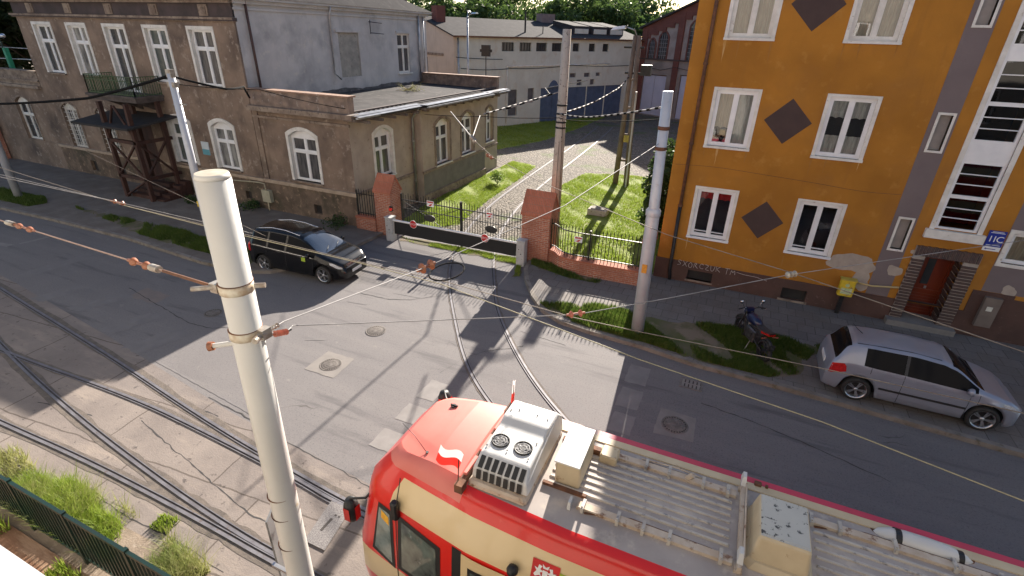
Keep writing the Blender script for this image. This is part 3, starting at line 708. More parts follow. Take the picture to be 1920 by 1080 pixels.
# low wing on the far left
b = MB(); wall(b, -46, -36.62, 1.6, 5.0, [(-39.9, -38.35, 1.65, 4.1, .3)], TF); wall(b, -46, -36.62, 0, 1.6, [], TF, w=.04); b.build('low_wing_wall', PL, H1)
b = MB(); b.box(-46.2, -36.62, 4.65, 4.8, -.1, .16, TF); b.box(-46.1, -36.62, 5.0, 5.1, -.3, .1, TF); b.box(-46.1, -36.62, 4.8, 5.5, -.3, .02, TF); b.box(-46.2, -36.62, 5.5, 5.58, -.35, .07, TF); b.build('low_wing_parapet', CRN, H1)
b = MB(); b.box(-46, -36.62, 17.5, 30, 0, 4.9); b.build('low_wing_core', PL, H1)
window(H1, TF, -39.9, -38.35, 1.65, 4.1, rise=.3, dep=.2, casing=.08, fm=WHO, cm=CRN, gm=GLD)
# annex
TA, TB, TC = Tx(-15.04), Tx(-14.6), Tx(-14.85)
b = MB(); wall(b, -20.42, -15.04, 1.6, 4.85, [(-18.5, -16.92, 1.82, 4.1, .3)], TF); b.build('annex_front_wall', PL, H1)
b = MB(); wall(b, -20.4, -15.0, 0, 1.58, [(-17.55, -17.1, .35, .8)], TF, w=.05); b.quad((-20.4, 1.58, .05), (-15, 1.58, .05), (-15, 1.58, 0), (-20.4, 1.58, 0), TF); b.build('annex_plinth', PLP, H1)
b = MB(); b.box(-17.55, -17.1, .35, .8, -.12, -.1, TF); b.build('cellar_opening', INT, H1)
b = MB(); b.box(-20.4, -14.95, 1.5, 1.66, -.05, .12, TF); b.build('sill_course', SLC, H1)
b = MB(); b.box(-20.4, -14.95, 4.45, 4.55, 0, .08, TF); b.box(-20.4, -14.6, 4.78, 4.98, -.2, .3, TF); b.build('annex_cornice', CRN, H1)
b = MB(); b.box(-20.4, -20.1, 1.66, 4.8, -.05, .06, TF); b.box(-20.9, -20.45, 1.66, 8.3, -.05, .05, TF); b.build('pilaster', PL, H1)
b = MB(); wall(b, 17.3, 22.0, 0, 4.85, [(18.85, 20.15, 1.95, 4.15, .3)], TA); b.build('annex_side_wall', PLA, H1)
b = MB(); wall(b, 22.0, 29.0, 0, 4.85, [(23.3, 24.75, 1.72, 4.05, .3), (26.05, 27.5, 1.76, 4.05, .3)], TB); b.quad((-15.04, 22.0, 0), (-14.6, 22.0, 0), (-14.6, 22, 4.85), (-15.04, 22, 4.85)); b.build('annex_bay_wall', PLA, H1)
b = MB(); wall(b, 29.0, 31.3, 0, 4.85, [(29.6, 30.6, 1.9, 4.0, .3)], TC); b.quad((-14.85, 29, 0), (-14.6, 29, 0), (-14.6, 29, 4.85), (-14.85, 29, 4.85)); b.quad((-20.4, 31.3, 0), (-14.85, 31.3, 0), (-14.85, 31.3, 4.85), (-20.4, 31.3, 4.85)); b.build('annex_far_wall', PLA, H1)
b = MB(); b.box(17.32, 22.0, 1.5, 1.64, -.05, .07, TA); b.box(22.0, 29.0, 1.52, 1.66, -.05, .06, TB); b.box(22.0, 29.05, 0, .42, 0, .08, TB); b.box(29.05, 31.3, 1.5, 1.64, -.05, .06, TC); b.build('annex_string_course', CRN, H1)
b = MB(); b.box(22.02, 28.98, .42, 1.52, 0, .012, TB); b.build('grey_dado', mat('grey_cement_dado', (.2, .18, .165), (.15, .135, .125), 2, .95, bs=.4), H1)
for T_, (a, c, e, d, r) in ((TF, (-18.5, -16.92, 1.82, 4.1, .3)), (TA, (18.85, 20.15, 1.95, 4.15, .3)), (TB, (23.3, 24.75, 1.72, 4.05, .3)), (TB, (26.05, 27.5, 1.76, 4.05, .3)), (TC, (29.6, 30.6, 1.9, 4.0, .3))):
    wh = T_ in (TF, TA)
    window(H1, T_, a, c, e, d, rise=r, dep=.22, casing=.13, fm=WHT, cm=WHO if wh else CRN, cheek=wh, sill=CRN if T_ is TF else WHO, gm=GLC)
b = MB(); b.add([(-20.45, 17.5, 5.02), (-14.35, 17.35, 4.93), (-14.05, 29.5, 4.93), (-14.3, 31.5, 4.93), (-20.45, 31.5, 5.02), (-14.35, 17.35, 4.83), (-14.05, 29.5, 4.83), (-14.3, 31.5, 4.83), (-20.45, 31.5, 4.83), (-20.45, 17.5, 4.83)],
                [(0, 1, 2, 3, 4), (1, 5, 6, 2), (2, 6, 7, 3), (5, 9, 8, 7, 6), (0, 9, 5, 1)]); b.build('annex_roof', ROF, H1)
b = MB()
b.add([(-14.78, 17.1, 4.99), (-14.72, 21.9, 4.99), (-14.25, 17.1, 4.92), (-14.2, 21.9, 4.92)], [(0, 1, 3, 2)])
for (y0, y1, x) in ((17.1, 21.9, -14.42), (21.7, 28.9, -13.98), (28.6, 31.6, -14.2)):
    b.box(x - .42, x, y0, y1, 4.94, 4.97); b.box(x - .03, x + .1, y0, y1, 4.84, 4.9)
b.build('eaves_flashing', ZNC, H1)
b = MB()
for (y0, y1, x) in ((17.1, 21.9, -14.5), (21.7, 28.9, -14.05), (28.6, 31.6, -14.25)): b.box(-15.1, x, y0, y1, 4.72, 4.83)
for y in [17.6 + .9 * i for i in range(15)]: b.box(-14.9, -14.2, y, y + .1, 4.62, 4.73)
b.build('eaves_boards', mat('old_eaves_timber', (.2, .16, .13), (.1, .08, .07), 4, .9, bs=.3, bsc=40), H1)
b = MB()
for y in [17.9 + .33 * i for i in range(11)]: b.box(-15.0, -14.9, y, y + .05, 4.97, 5.03)
b.box(-15.05, -14.9, 17.6, 31.4, 5.0, 5.06); b.build('roof_batten', DRK, H1)
b = MB(); b.box(-20.4, -14.9, 17.25, 17.6, 4.98, 5.62); b.box(-20.4, -14.88, 31.2, 31.55, 4.95, 5.6); pp = b.build('annex_parapet', mat('worn_parapet_render', (.30, .22, .17), (.16, .12, .1), 3, .95, c3=(.35, .3, .27), sc3=5, bs=.5), H1)
b = MB(); b.box(-20.42, -14.82, 17.18, 17.68, 5.62, 5.68); b.box(-20.42, -14.8, 31.12, 31.62, 5.6, 5.66); b.build('parapet_coping', mat('tile_coping', (.36, .22, .15), (.24, .15, .11), 4, .8, c3=(.4, .33, .28), sc3=6), pp)
b = MB()
for k in range(34): b.cyl((-18.2 + random.uniform(-.7, .7), 26.5 + random.uniform(-.5, .5), 5.0), (-18.2 + random.uniform(-.9, .9), 26.5 + random.uniform(-.8, .8), 5.1 + random.random() * .4), .012, .003, n=4)
b.build('roof_weeds', mat('dry_weeds', (.3, .32, .08), (.35, .28, .12), 3, .9), kind='stuff', label='tuft of dry yellowish weeds growing on the flat annex roof', cat='weeds')
# pipes
def pipe(par, pts, r, m, name='downpipe', collars=()):
    b = MB(); b.tube(pts, r, 8)
    for z in collars: b.cyl((pts[-1][0], pts[-1][1], z), (pts[-1][0], pts[-1][1], z + .05), r * 1.4, n=8)
    return b.build(name, m, par)
pipe(H1, [(-14.45, 21.7, 4.85), (-14.75, 21.72, 4.5), (-14.92, 21.75, 4.3), (-14.92, 21.75, .1)], .06, ZNC, collars=(1.2, 3.2))
pipe(H1, [(-20.36, 31.0, 9.1), (-20.36, 31.0, 5.1)], .06, ZNC); pipe(H1, [(-20.36, 31.55, 9.1), (-20.36, 31.55, 5.1)], .045, ZNC)
pipe(H1, [(-20.2, 22.9, 9.1), (-20.38, 22.95, 8.7), (-20.38, 22.9, 6.0), (-20.25, 23.2, 5.7)], .05, ZNC)
pipe(H1, [(-20.36, 17.9, 9.1), (-20.36, 17.95, 5.1)], .055, mat('dark_rust_pipe', (.05, .03, .03), (.08, .04, .035), 4, .7))
b = MB(); b.tube([(-20.35, 26.0, 8.5), (-20.2, 26.0, 8.5), (-20.2, 27.0, 8.45)], .02, 5); b.tube([(-20.35, 26.1, 7.95), (-20.2, 26.1, 7.95), (-20.2, 27.1, 7.9)], .02, 5); b.tube([(-20.3, 26.05, 8.6), (-20.3, 26.05, 7.9)], .02, 5); b.build('wall_bracket', IRN, H1)
b = MB(); b.box(-20.55, -20.05, .55, 1.12, .06, .26, TF); bx_ = b.build('utility_box', mat('cream_box', (.45, .42, .3), (.36, .33, .24), 4, .6), H1)
pipe(H1, [(-22.9, 17.12, 1.3), (-20.7, 17.12, 1.45), (-20.35, 17.12, 1.42), (-20.3, 17.1, 1.1)], .03, mat('cream_pipe', (.45, .4, .28), None, 4, .6), 'conduit')
pipe(H1, [(-20.3, 17.1, .55), (-20.3, 17.1, .1)], .03, mat('cream_pipe', (.45, .4, .28), None, 4, .6), 'conduit')
# ------------------------------------------------------------------ ochre apartment house
YY = 18.1
H2 = thing('ochre_apartment_house', 'ochre yellow apartment house with brown diamonds, grey strips and red entrance door', 'apartment house', (6, 24, 0))
TY = Ty(YY)
W2 = []
for (v0, v1) in ((1.9, 3.6), (5.02, 6.72), (8.17, 9.87), (11.3, 13.0)):
    W2.append((-1.03, .17, v0, v1)); W2.append((2.09, 3.27, v0, v1))
NI = [(4.8, 5.1, v, v + .95) for v in (2.5, 5.47, 8.6)]
ST = (5.68, 6.7, 3.3, 12.2)
WR = [(7.5, 8.75, 2.55, 3.45), (7.6, 8.8, 5.1, 6.7)]
DO = (5.75, 6.68, .3, 2.42)
b = MB(); wall(b, -2.0, 14, .86, 14.2, W2 + NI + [ST] + WR + [(DO[0], DO[1], .86, DO[3])], TY, dep=.16)
b.quad((-2.0, YY, .0), (-2.0, 31, .0), (-2.0, 31, 14.2), (-2.0, YY, 14.2)); b.quad((-2.0, 31, .0), (14, 31, .0), (14, 31, 14.2), (-2, 31, 14.2)); b.quad((14, 18.1, .0), (14, 31, .0), (14, 31, 14.2), (14, YY, 14.2))
b.build('facade_wall', ORA, H2)
b = MB(); wall(b, -2.04, 14, 0, .9, [(-.85, 0, .25, .62), (2.27, 3.03, .2, .6), (DO[0], DO[1], .0, .9)], TY, dep=.16, w=.035)
b.quad((-2.04, .9, .035), (14, .9, .035), (14, .9, 0), (-2.04, .9, 0), TY); b.quad((-2.04, 0, .035), (-2.04, .9, .035), (-2.04, .9, -6), (-2.04, 0, -6), TY); b.build('plinth', ORP, H2)
b = MB(); b.box(7.35, 9.4, .9, 1.5, .0, .03, TY); b.box(7.2, 8.2, .9, 1.62, -.0, .028, TY); b.build('plinth', ORP, H2)
# painted decoration: thin coats standing 3 mm proud
b = MB()
wall(b, 4.62, 5.22, .905, 14.2, NI, TY, dep=.004, w=.004)
for h in NI: pass
g = b.build('grey_strip', GRS, H2)
# niches cut visually: frames stand on the strip
for h in NI:
    a, c, e, d = h
    b = MB(); b.strip([(a - .06, e - .06), (c + .06, e - .06), (c + .06, d + .06), (a - .06, d + .06), (a - .06, e - .06)], [(a, e), (c, e), (c, d), (a, d), (a, e)], -.14, .03, TY); f = b.build('niche_window', WHO, H2)
    b = MB(); b.box(a, c, e, d, -.15, -.13, TY); b.build('niche_panel', mat('niche_panel', (.36, .33, .31), (.28, .26, .25), 3, .7), f)
b = MB(); wall(b, 7.38, 8.9, 1.63, 14.2, [(7.5, 8.75, 2.55, 3.45), (7.6, 8.8, 5.1, 6.7)], TY, dep=.003, w=.0045)
for h in []: pass
g2 = b.build('grey_strip', GRS, H2)
for (u, v, s) in ((1.14, 5.93, .66), (1.13, 2.8, .64), (1.16, 9.05, .68)):
    b = MB(); b.prism([(u, v - s), (u + s, v), (u, v + s), (u - s, v)], .001, .006, TY); b.build('brown_diamond', DIA, H2)
# windows
PN = glass('facade_glass', (.8, .84, .86), .5)
for i, h in enumerate(W2):
    row, col = i // 2, i % 2
    cur = None; im = PN
    if row == 1 and col == 1: cur = [(CUR, 0, 1, .66, 1), (CUR, 0, 1, .0, .34)]
    if row == 1 and col == 0: cur = [(CUR, .5, 1, 0, 1), (CUB, 0, .5, .3, 1)]
    if row >= 2: cur = [(CUB, 0, 1, .0, 1)]
    if row == 0 and col == 0: cur = [(REDI, 0, 1, .8, 1)]
    if row == 0 and col == 1: cur = [(INT, 0, 1, .9, 1)]
    W = window(H2, TY, *h, dep=.12, fm=PVC if row < 2 else WHO, gm=im, curtain=cur, interior=True, transom=1, low=row == 0, fw_=.085)
    a, c, e, d = h
    b = MB(); b.strip([(a - .09, e - .02), (a - .09, d + .07), (c + .09, d + .07), (c + .09, e - .02)], [(a + .01, e - .02), (a + .01, d - .01), (c - .01, d - .01), (c - .01, e - .02)], -.11, .022, TY); b.build('surround', WHO, W)
    b = MB(); b.box(a - .1, c + .1, e - .07, e, -.1, .07, TY); b.build('sill', WHO if row else PVC, W)
# stair window
a, c, e, d = ST
b = MB(); b.strip([(a - .12, e - .25), (a - .12, d), (a, d)], [(a, e), (a, d - .01), (a, d - .01)], -.1, .03, TY)
b.box(c, c + .12, e - .2, d, -.1, .03, TY); b.box(a - .2, c + .2, e - .28, e - .02, -.02, .12, TY)
b.build('stair_window_surround', WHO, H2)
b = MB(); pz = []
v = e
for (p0, p1) in ((3.36, 4.22), (4.34, 5.2), (5.85, 6.72), (6.84, 7.8), (8.2, 9.1), (9.2, 10.1), (10.5, 11.4)):
    pz.append((p0, p1))
    b.box(a, c, p1, p1 + .1, -.1, -.03, TY)
    for k in (1, 2): q = p0 + (p1 - p0) * k / 3; b.box(a + .08, c - .08, q - .012, q + .012, -.1, -.045, TY)
b.box(a, a + .08, e, d, -.1, -.028, TY); b.box(c - .08, c, e, d, -.1, -.028, TY); b.box(a, c, e, 3.36, -.1, -.026, TY)
b.box(a, c, 5.3, 5.85, -.1, -.025, TY); b.box(a, c, 7.9, 8.2, -.1, -.025, TY); b.box(a, c, 10.2, 10.5, -.1, -.025, TY)
WS = b.build('stair_window', PVC, H2)
b = MB(); b.quad((a, e, -.085), (c, e, -.085), (c, d, -.085), (a, d, -.085), TY); b.build('pane', glass('stair_glass', (.35, .35, .35), .16), WS)
b = MB(); b.box(a, c, e, d, -.9, -.85, TY); b.build('interior', INT, WS)
# right windows
for h in WR:
    W = window(H2, TY, *h, dep=.14, fm=PVC, gm=PN, curtain=[(CUB, 0, 1, 0, 1)], interior=True, transom=1)
    a, c, e, d = h; b = MB(); b.strip([(a - .1, e - .1), (a - .1, d + .1), (c + .1, d + .1), (c + .1, e - .1), (a - .1, e - .1)], [(a, e), (a, d), (c, d), (c, e), (a, e)], -.13, .035, TY); b.build('surround', WHO, W)
# door with brick surround
a, c, e, d = DO
b = MB(); b.box(a - .0, c, .12, d, -.6, -.55, TY); 
for q in range(7): b.box(a + .03, c - .03, .35 + q * .1, .36 + q * .1 + .06, -.55, -.535, TY)
b.box(a, a + .06, .12, d, -.55, -.5, TY); b.box(c - .06, c, .12, d, -.55, -.5, TY); b.box(a + .06, c - .06, d - .06, d, -.55, -.5, TY); b.box(a + .06, c - .06, 1.1, 1.18, -.55, -.52, TY)
D = b.build('entrance_door', DOR, H2)
b = MB(); b.box(a + .3, a + .5, 1.35, 2.2, -.55, -.53, TY); b.build('pane', GLD, D)
b = MB(); b.box(a + .44, a + .5, 1.22, 1.3, -.53, -.49, TY); b.build('handle', ZNC, D)
b = MB()
def jamb(x0, x1, v0, v1, step=.1):
    n = int((v1 - v0) / step)
    for k in range(n):
        z = v0 + k * step; o = .02 if k % 2 else 0; b.box(x0 - o, x1 + (.0 if k % 2 else .015), z + .012, z + step - .012, -.55 if x0 > a + .3 else -.5, .07 + .012 * (k % 2), TY)
jamb(a - .3, a, .12, d); jamb(c, c + .36, .12, d)
n = 18
for k in range(n):
    x = a - .3 + (c - a + .66) * k / n; b.box(x + .008, x + (c - a + .66) / n - .008, d, d + .3 + .015 * (k % 2), -.55, .07 + .012 * (k % 2), TY)
DS = b.build('door_brick_surround', mat('dark_clinker', (.10, .06, .05), (.06, .042, .042), 9, .55), H2)
b = MB(); b.box(a - .31, a - .004, .12, d, -.5, .055, TY); b.box(c + .004, c + .37, .12, d, -.55, .055, TY); b.box(a - .31, c + .37, d + .004, d + .3, -.55, .055, TY); b.build('mortar', mat('pale_mortar', (.42, .37, .32), (.3, .26, .23), 6, .9), DS)
b = MB(); b.box(a - .4, c + .45, .1, .3, -.6, .35, TY); b.build('door_step', CON, H2)
# cellar windows
b = MB(); b.box(-.85, 0, .25, .62, -.12, -.1, TY); b.box(2.27, 3.03, .2, .6, -.12, -.1, TY); b.build('cellar_window', INT, H2)
b = MB(); b.box(-.9, .05, .18, .25, -.1, .05, TY); b.box(2.2, 3.1, .12, .2, -.1, .05, TY); b.build('cellar_sill', CRN, H2)
# render repair patches
def blob(u, v, ru, rv, n=26, sd=0):
    rnd = random.Random(sd); P = []
    ph = [rnd.uniform(0, 6.28) for _ in range(4)]
    for i in range(n):
        t_ = 2 * math.pi * i / n; k = 1 + .12 * math.sin(2 * t_ + ph[0]) + .1 * math.sin(3 * t_ + ph[1]) + .05 * math.sin(7 * t_ + ph[2])
        cu, sv = math.cos(t_), math.sin(t_); q = (abs(cu) ** 3 + abs(sv) ** 3) ** (1 / 3)
        P.append((u + ru * k * cu / q, v + rv * k * sv / q))
    return P
PCH = mat('bare_render_patch', (.44, .37, .31), (.36, .30, .255), 4, .93, bs=.3)
for (u, v, ru, rv, sd) in ((3.98, 1.83, .58, .32, 3), (4.38, 1.3, .24, .3, 5), (5.15, 1.8, .18, .17, 7), (8.0, 1.75, .16, .15, 9), (5.42, 2.5, .07, .06, 2)):
    b = MB(); b.prism(blob(u, v, ru, rv, sd=sd), .003, .0085 + sd * .0002, TY); b.build('render_patch', PCH, H2)
STN = mat('drip_stain', (.36, .17, .04), (.31, .13, .018), 5, .9); STP = mat('pale_drip_stain', (.50, .31, .13), (.46, .23, .05), 5, .9)
rs_ = random.Random(11)
for i, (a, c, e, d) in enumerate(W2):
    for k, u in enumerate((a - .04, c + .03, a + .35)):
        L_ = rs_.uniform(.25, .8); wd = rs_.uniform(.018, .04)
        P = [(u - wd, e - .075)] + [(u - wd * (1 - q / 6) + rs_.uniform(-.006, .006), e - .075 - L_ * q / 6) for q in range(1, 7)] + [(u + wd * (1 - q / 6) + rs_.uniform(-.006, .006), e - .075 - L_ * q / 6) for q in range(5, 0, -1)] + [(u + wd, e - .075)]
        b = MB(); b.prism(P, .0005, .0022, TY); b.build('drip_stain', STP if (i + k) % 4 == 0 else STN, H2)
b = MB(); b.tube(smooth([(-1.9, 4.3, .003), (-.6, 4.36, .003), (.8, 4.28, .003), (2.4, 4.2, .003), (3.6, 4.1, .003), (4.6, 4.15, .003)], 2), .006, 4, T=TY); b.build('wall_crack', ORP, H2)
# meter box, number plate, pipes
b = MB(); b.box(7.52, 7.92, .55, 1.5, .03, .17, TY); mb_ = b.build('meter_box', mat('brown_grey_box', (.2, .155, .13), (.16, .125, .105), 3, .6), H2)
b = MB(); b.box(7.63, 7.77, 1.08, 1.22, .17, .176, TY); b.prism([(7.67, 1.11), (7.74, 1.11), (7.705, 1.19)], .176, .179, TY); b.build('warning_label', mat('label_cream', (.7, .68, .6), None, 9, .5), mb_)
def text(par, s, size, u, v, w_, T, m, name='lettering', ext=.003, shear=0., sx=1.):
    cu = bpy.data.curves.new(name, 'FONT'); cu.body = s; cu.size = size; cu.extrude = ext; cu.shear = shear; cu.align_x = 'CENTER'; cu.align_y = 'CENTER'; cu.resolution_u = 3
    o = bpy.data.objects.new('tmp', cu); COL.objects.link(o)
    me = o.evaluated_get(bpy.context.evaluated_depsgraph_get()).to_mesh()
    b = MB(); b.add([(u + p.co.x * sx, v + p.co.y, w_ + p.co.z) for p in me.vertices], [tuple(q.vertices) for q in me.polygons], T)
    o.evaluated_get(bpy.context.evaluated_depsgraph_get()).to_mesh_clear(); bpy.data.objects.remove(o)
    return b.build(name, m, par)
sw = mat('sign_white', (.8, .8, .8), (.74, .74, .74), 5, .4); sb_ = mat('sign_blue', (.012, .035, .30), (.01, .03, .26), 5, .35)
SG = thing('house_number_sign', 'blue and white enamel house number sign reading 11C beside the stair window', 'sign', (7.11, YY - .02, 2.85))
b = MB(); b.box(6.95, 7.35, 2.88, 3.46, .016, .03, TY); b.build('plate', sb_, SG)
b = MB(); b.box(6.95, 7.35, 2.86, 2.99, .016, .034, TY); b.build('white_strip', sw, SG)
text(SG, '1', .25, 7.035, 3.21, .034, TY, sw, ext=.004); text(SG, '1', .25, 7.13, 3.21, .034, TY, sw, ext=.004); text(SG, 'C', .25, 7.25, 3.21, .034, TY, sw, ext=.004)
b = MB(); b.box(6.99, 7.31, 3.39, 3.405, .03, .034, TY); b.box(7.02, 7.28, 3.42, 3.435, .03, .034, TY); b.box(6.99, 7.31, 3.03, 3.045, .03, .034, TY); b.build('small_lines', sw, SG)
b = MB(); b.prism([(6.99, 2.92), (7.03, 2.89), (7.03, 2.91), (7.25, 2.91), (7.25, 2.93), (7.03, 2.93), (7.03, 2.95)], .034, .037, TY); b.build('arrow', sb_, SG)
pipe(H2, [(-1.5, YY - .09, 14), (-1.5, YY - .09, 2.9)], .055, RST, collars=()); pipe(H2, [(-1.5, YY - .1, 2.95), (-1.48, YY - .1, .5), (-1.42, YY - .12, .15)], .062, IRN)
b = MB()
for z in (2.9, 5.0, 7.4, 9.5): b.cyl((-1.5, YY - .09, z), (-1.5, YY - .09, z + .07), .075, n=10)
b.build('pipe_collar', RST, H2)
b = MB(); b.tube([(4.3, YY - .12, 1.25), (4.7, YY - .1, 1.22), (5.4, YY - .1, 1.32)], .03, 6); b.build('gas_pipe', mat('yellow_pipe', (.6, .45, .2), (.5, .38, .2), 6, .5), H2)
# graffiti scribble: strokes of pale paint
GF = {'S': [(1, .9), (.3, 1), (.1, .7), (.8, .45), (.7, .1), (0, .05)], 'X': [(0, 0), (1, 1)], 'x': [(0, 1), (1, 0)], 'O': [(.5, 1), (0, .6), (.2, 0), (.8, 0), (1, .6), (.5, 1)], 'R': [(0, 0), (.1, 1), (.8, .8), (.2, .5), (1, 0)], 'C': [(1, .8), (.4, 1), (0, .5), (.3, 0), (1, .1)],
      'Z': [(0, 1), (1, .95), (0, .1), (1, 0)], 'U': [(0, 1), (.1, .1), (.7, 0), (1, 1)], 'K': [(0, 1), (.05, 0)], 'k': [(.9, 1), (.05, .5), (1, 0)], 'T': [(0, 1), (1.1, 1)], 't': [(.5, 1), (.45, -.1)], 'M': [(0, 0), (.15, 1), (.5, .3), (.9, 1), (1.1, .1)]}
b = MB(); x = -1.25
for ch in ('S', 'Xx', 'O', 'R', 'C', 'Z', 'U', 'Kk', ' ', 'Tt', 'M'):
    if ch == ' ': x += .1; continue
    for c_ in ch:
        P = smooth([(x + p[0] * .14, .72 + p[1] * .2 + .012 * math.sin(x * 9), .039) for p in GF[c_]], 2)
        b.tube(P, .008, 4, T=TY)
    x += .19
b.tube([(.75, .84, .04), (1.0, .8, .04), (1.4, .79, .04), (1.75, .72, .04)], .007, 4, T=TY)
b.build('graffiti', mat('pale_spray_paint', (.6, .54, .5), None, 9, .7), H2)
b = MB(); b.box(-2.4, 14.4, 17.8, 31.3, 14.2, 14.5); b.add([(-2.5, 17.6, 14.5), (14.5, 17.6, 14.5), (14.5, 31.5, 14.5), (-2.5, 31.5, 14.5), (-2.5, 24.5, 17), (14.5, 24.5, 17)], [(0, 1, 5, 4), (2, 3, 4, 5), (1, 2, 5), (3, 0, 4)]); b.build('roof', SLT, H2)
# yellow gas cabinet on a post
G_ = thing('gas_cabinet', 'yellow gas meter cabinet on a dark post in front of the brown plinth', 'cabinet', (4.05, 17.85, .12))
b = MB(); b.cbox(3.8, 4.22, 17.72, 17.95, .82, 1.36, .03); b.build('cabinet', mat('gas_yellow', (.72, .52, .03), (.6, .42, .03), 6, .5, c3=(.3, .22, .1), sc3=12), G_)
b = MB(); b.box(3.86, 4.16, 17.712, 17.72, .9, 1.1); b.cyl((4.0, 17.722, 1.2), (4.0, 17.71, 1.2), .06, n=12); b.build('sticker', mat('sticker_green', (.35, .5, .2), (.6, .6, .4), 20, .5), G_)
b = MB(); b.box(3.93, 4.05, 17.85, 17.93, .12, .82); b.build('post', IRN, G_)
b = MB(); b.box(3.78, 4.24, 17.7, 17.97, 1.36, 1.385); b.build('lid', mat('gas_lid', (.6, .45, .08), None, 5, .5), G_)
# ------------------------------------------------------------------ depot halls in the yard
HA = (-24.2, 42.1); HD = Vector((.463, .886)); HN = Vector((-.886, .463)); HL = 25.2
HB = (HA[0] + HD.x * HL, HA[1] + HD.y * HL)
TH = Tline(HA, HB)
def hp(s, q, z): return (HA[0] + HD.x * s + HN.x * q, HA[1] + HD.y * s + HN.y * q, z)
H3 = thing('depot_hall', 'long pale rendered depot hall with small high windows, dark low roof and blue gates', 'hall', (-19, 55, 0))
hw = [(u, u + wd, 6.65, 7.4) for u, wd in ((5.2, 1.45), (7.3, 1.45), (9.35, 1.4), (11.4, 1.35), (14.25, .95), (16.6, .95), (18.7, .95))]
dws = [(6.05, 7.15, .9, 3.3), (8.5, 9.3, 2.0, 3.35)]
gts = [(10.2, 13.6, 0, 3.3), (14.0, 22.6, 0, 3.25)]
up2 = [(14.1, 15.0, 4.2, 4.6), (16.2, 17.1, 4.2, 4.6), (18.0, 18.7, 4.25, 4.6), (15.2, 16.0, 3.4, 3.95), (17.2, 17.9, 3.4, 3.95)]
b = MB(); wall(b, 0, HL, 0, 7.9, hw + dws + gts + up2, TH, dep=.25); b.build('front_wall', HPL, H3)
TGB = Tline((HA[0] + HN.x * 11, HA[1] + HN.y * 11), HA)
b = MB(); b.prism([(0, 0), (11, 0), (11, 7.9), (5.5, 9.35), (0, 7.9)], -.3, 0, TGB); b.build('gable_wall', HPI, H3)
b = MB(); b.box(2.0, 9.3, 6.2, 6.4, 0, .1, TGB); b.build('gable_cornice', CRN, H3)
b = MB(); b.box(5.6, 6.5, 2.5, 6.0, 0, .03, TGB); b.build('gable_door', INT, H3)
b = MB()
rA = [hp(-.2, -.35, 7.86), hp(HL + .2, -.35, 7.86), hp(HL + .2, 5.5, 9.4), hp(-.2, 5.5, 9.4)]
rB = [hp(-.2, 5.5, 9.4), hp(HL + .2, 5.5, 9.4), hp(HL + .2, 11.3, 7.86), hp(-.2, 11.3, 7.86)]
for q in (rA, rB): b.add(q + [(x, y, z - .12) for x, y, z in q], [(0, 1, 2, 3), (7, 6, 5, 4), (0, 4, 5, 1), (1, 5, 6, 2), (2, 6, 7, 3), (3, 7, 4, 0)])
RH = b.build('roof', SLT, H3)
b = MB(); b.add([hp(0, 11, 0), hp(HL, 11, 0), hp(HL, 11, 7.8), hp(0, 11, 7.8)], [(0, 1, 2, 3)]); b.build('rear_wall', HPL, H3)
b = MB(); b.box(-.2, HL + .2, 7.75, 7.87, .25, .4, TH); b.build('gutter', RST, H3)
bx = MB()
def hbox(b, s0, s1, q0, q1, z0, z1): b.add([hp(s0, q0, z0), hp(s1, q0, z0), hp(s1, q1, z0), hp(s0, q1, z0), hp(s0, q0, z1), hp(s1, q0, z1), hp(s1, q1, z1), hp(s0, q1, z1)], [(0, 3, 2, 1), (4, 5, 6, 7), (0, 1, 5, 4), (1, 2, 6, 5), (2, 3, 7, 6), (3, 0, 4, 7)])
b = MB(); hbox(b, .6, 1.5, 3.6, 4.5, 8.6, 10.2); b.build('chimney', HBR, RH)
b = MB(); hbox(b, 14.3, 16.2, 5.0, 5.9, 9.2, 10.1); b.build('chimney', mat('grey_brown_stack', (.22, .17, .16), (.17, .13, .13), 3, .9), RH)
for s0 in (15.2, 18.0, 20.6):
    b = MB(); b.add([hp(s0, 1.0, 8.2), hp(s0 + 2.3, 1.0, 8.2), hp(s0 + 2.3, 1.0, 9.0), hp(s0, 1.0, 9.0), hp(s0, 4.2, 9.5), hp(s0 + 2.3, 4.2, 9.5), hp(s0, 4.2, 8.9), hp(s0 + 2.3, 4.2, 8.9)], [(0, 1, 2, 3), (3, 2, 5, 4), (0, 3, 4, 6), (1, 7, 5, 2)]); Dm = b.build('dormer', SLT, RH)
    b = MB(); b.add([hp(s0 + .15, .98, 8.3), hp(s0 + 2.15, .98, 8.3), hp(s0 + 2.15, .98, 8.75), hp(s0 + .15, .98, 8.75)], [(0, 1, 2, 3)]); b.build('dormer_panel', HPL, Dm)
b = MB(); b.cyl(hp(8.9, 1.2, 8.0), hp(8.9, 1.2, 10.0), .09, n=8); b.cyl(hp(11.0, 1.0, 8.0), hp(11.0, 1.0, 8.9), .05, n=6); b.build('vent_pipe', IRN, RH)
for h in hw:
    a, c, e, d = h; b = MB(); b.box(a, c, e, d, -.22, -.2, TH); W = b.build('window', GLD, H3)
    b = MB()
    for k in range(0, 5): x = a + (c - a) * k / 4; b.box(x - .02, x + .02, e, d, -.2, -.16, TH)
    b.box(a, c, e, e + .04, -.2, -.15, TH); b.box(a, c, d - .04, d, -.2, -.15, TH); b.build('window_grille', IRN, W)
for h in dws + up2: a, c, e, d = h; b = MB(); b.box(a, c, e, d, -.22, -.18, TH); b.build('hall_window', mat('dirty_hall_glass', (.07, .065, .075), (.12, .11, .12), 3, .4), H3)
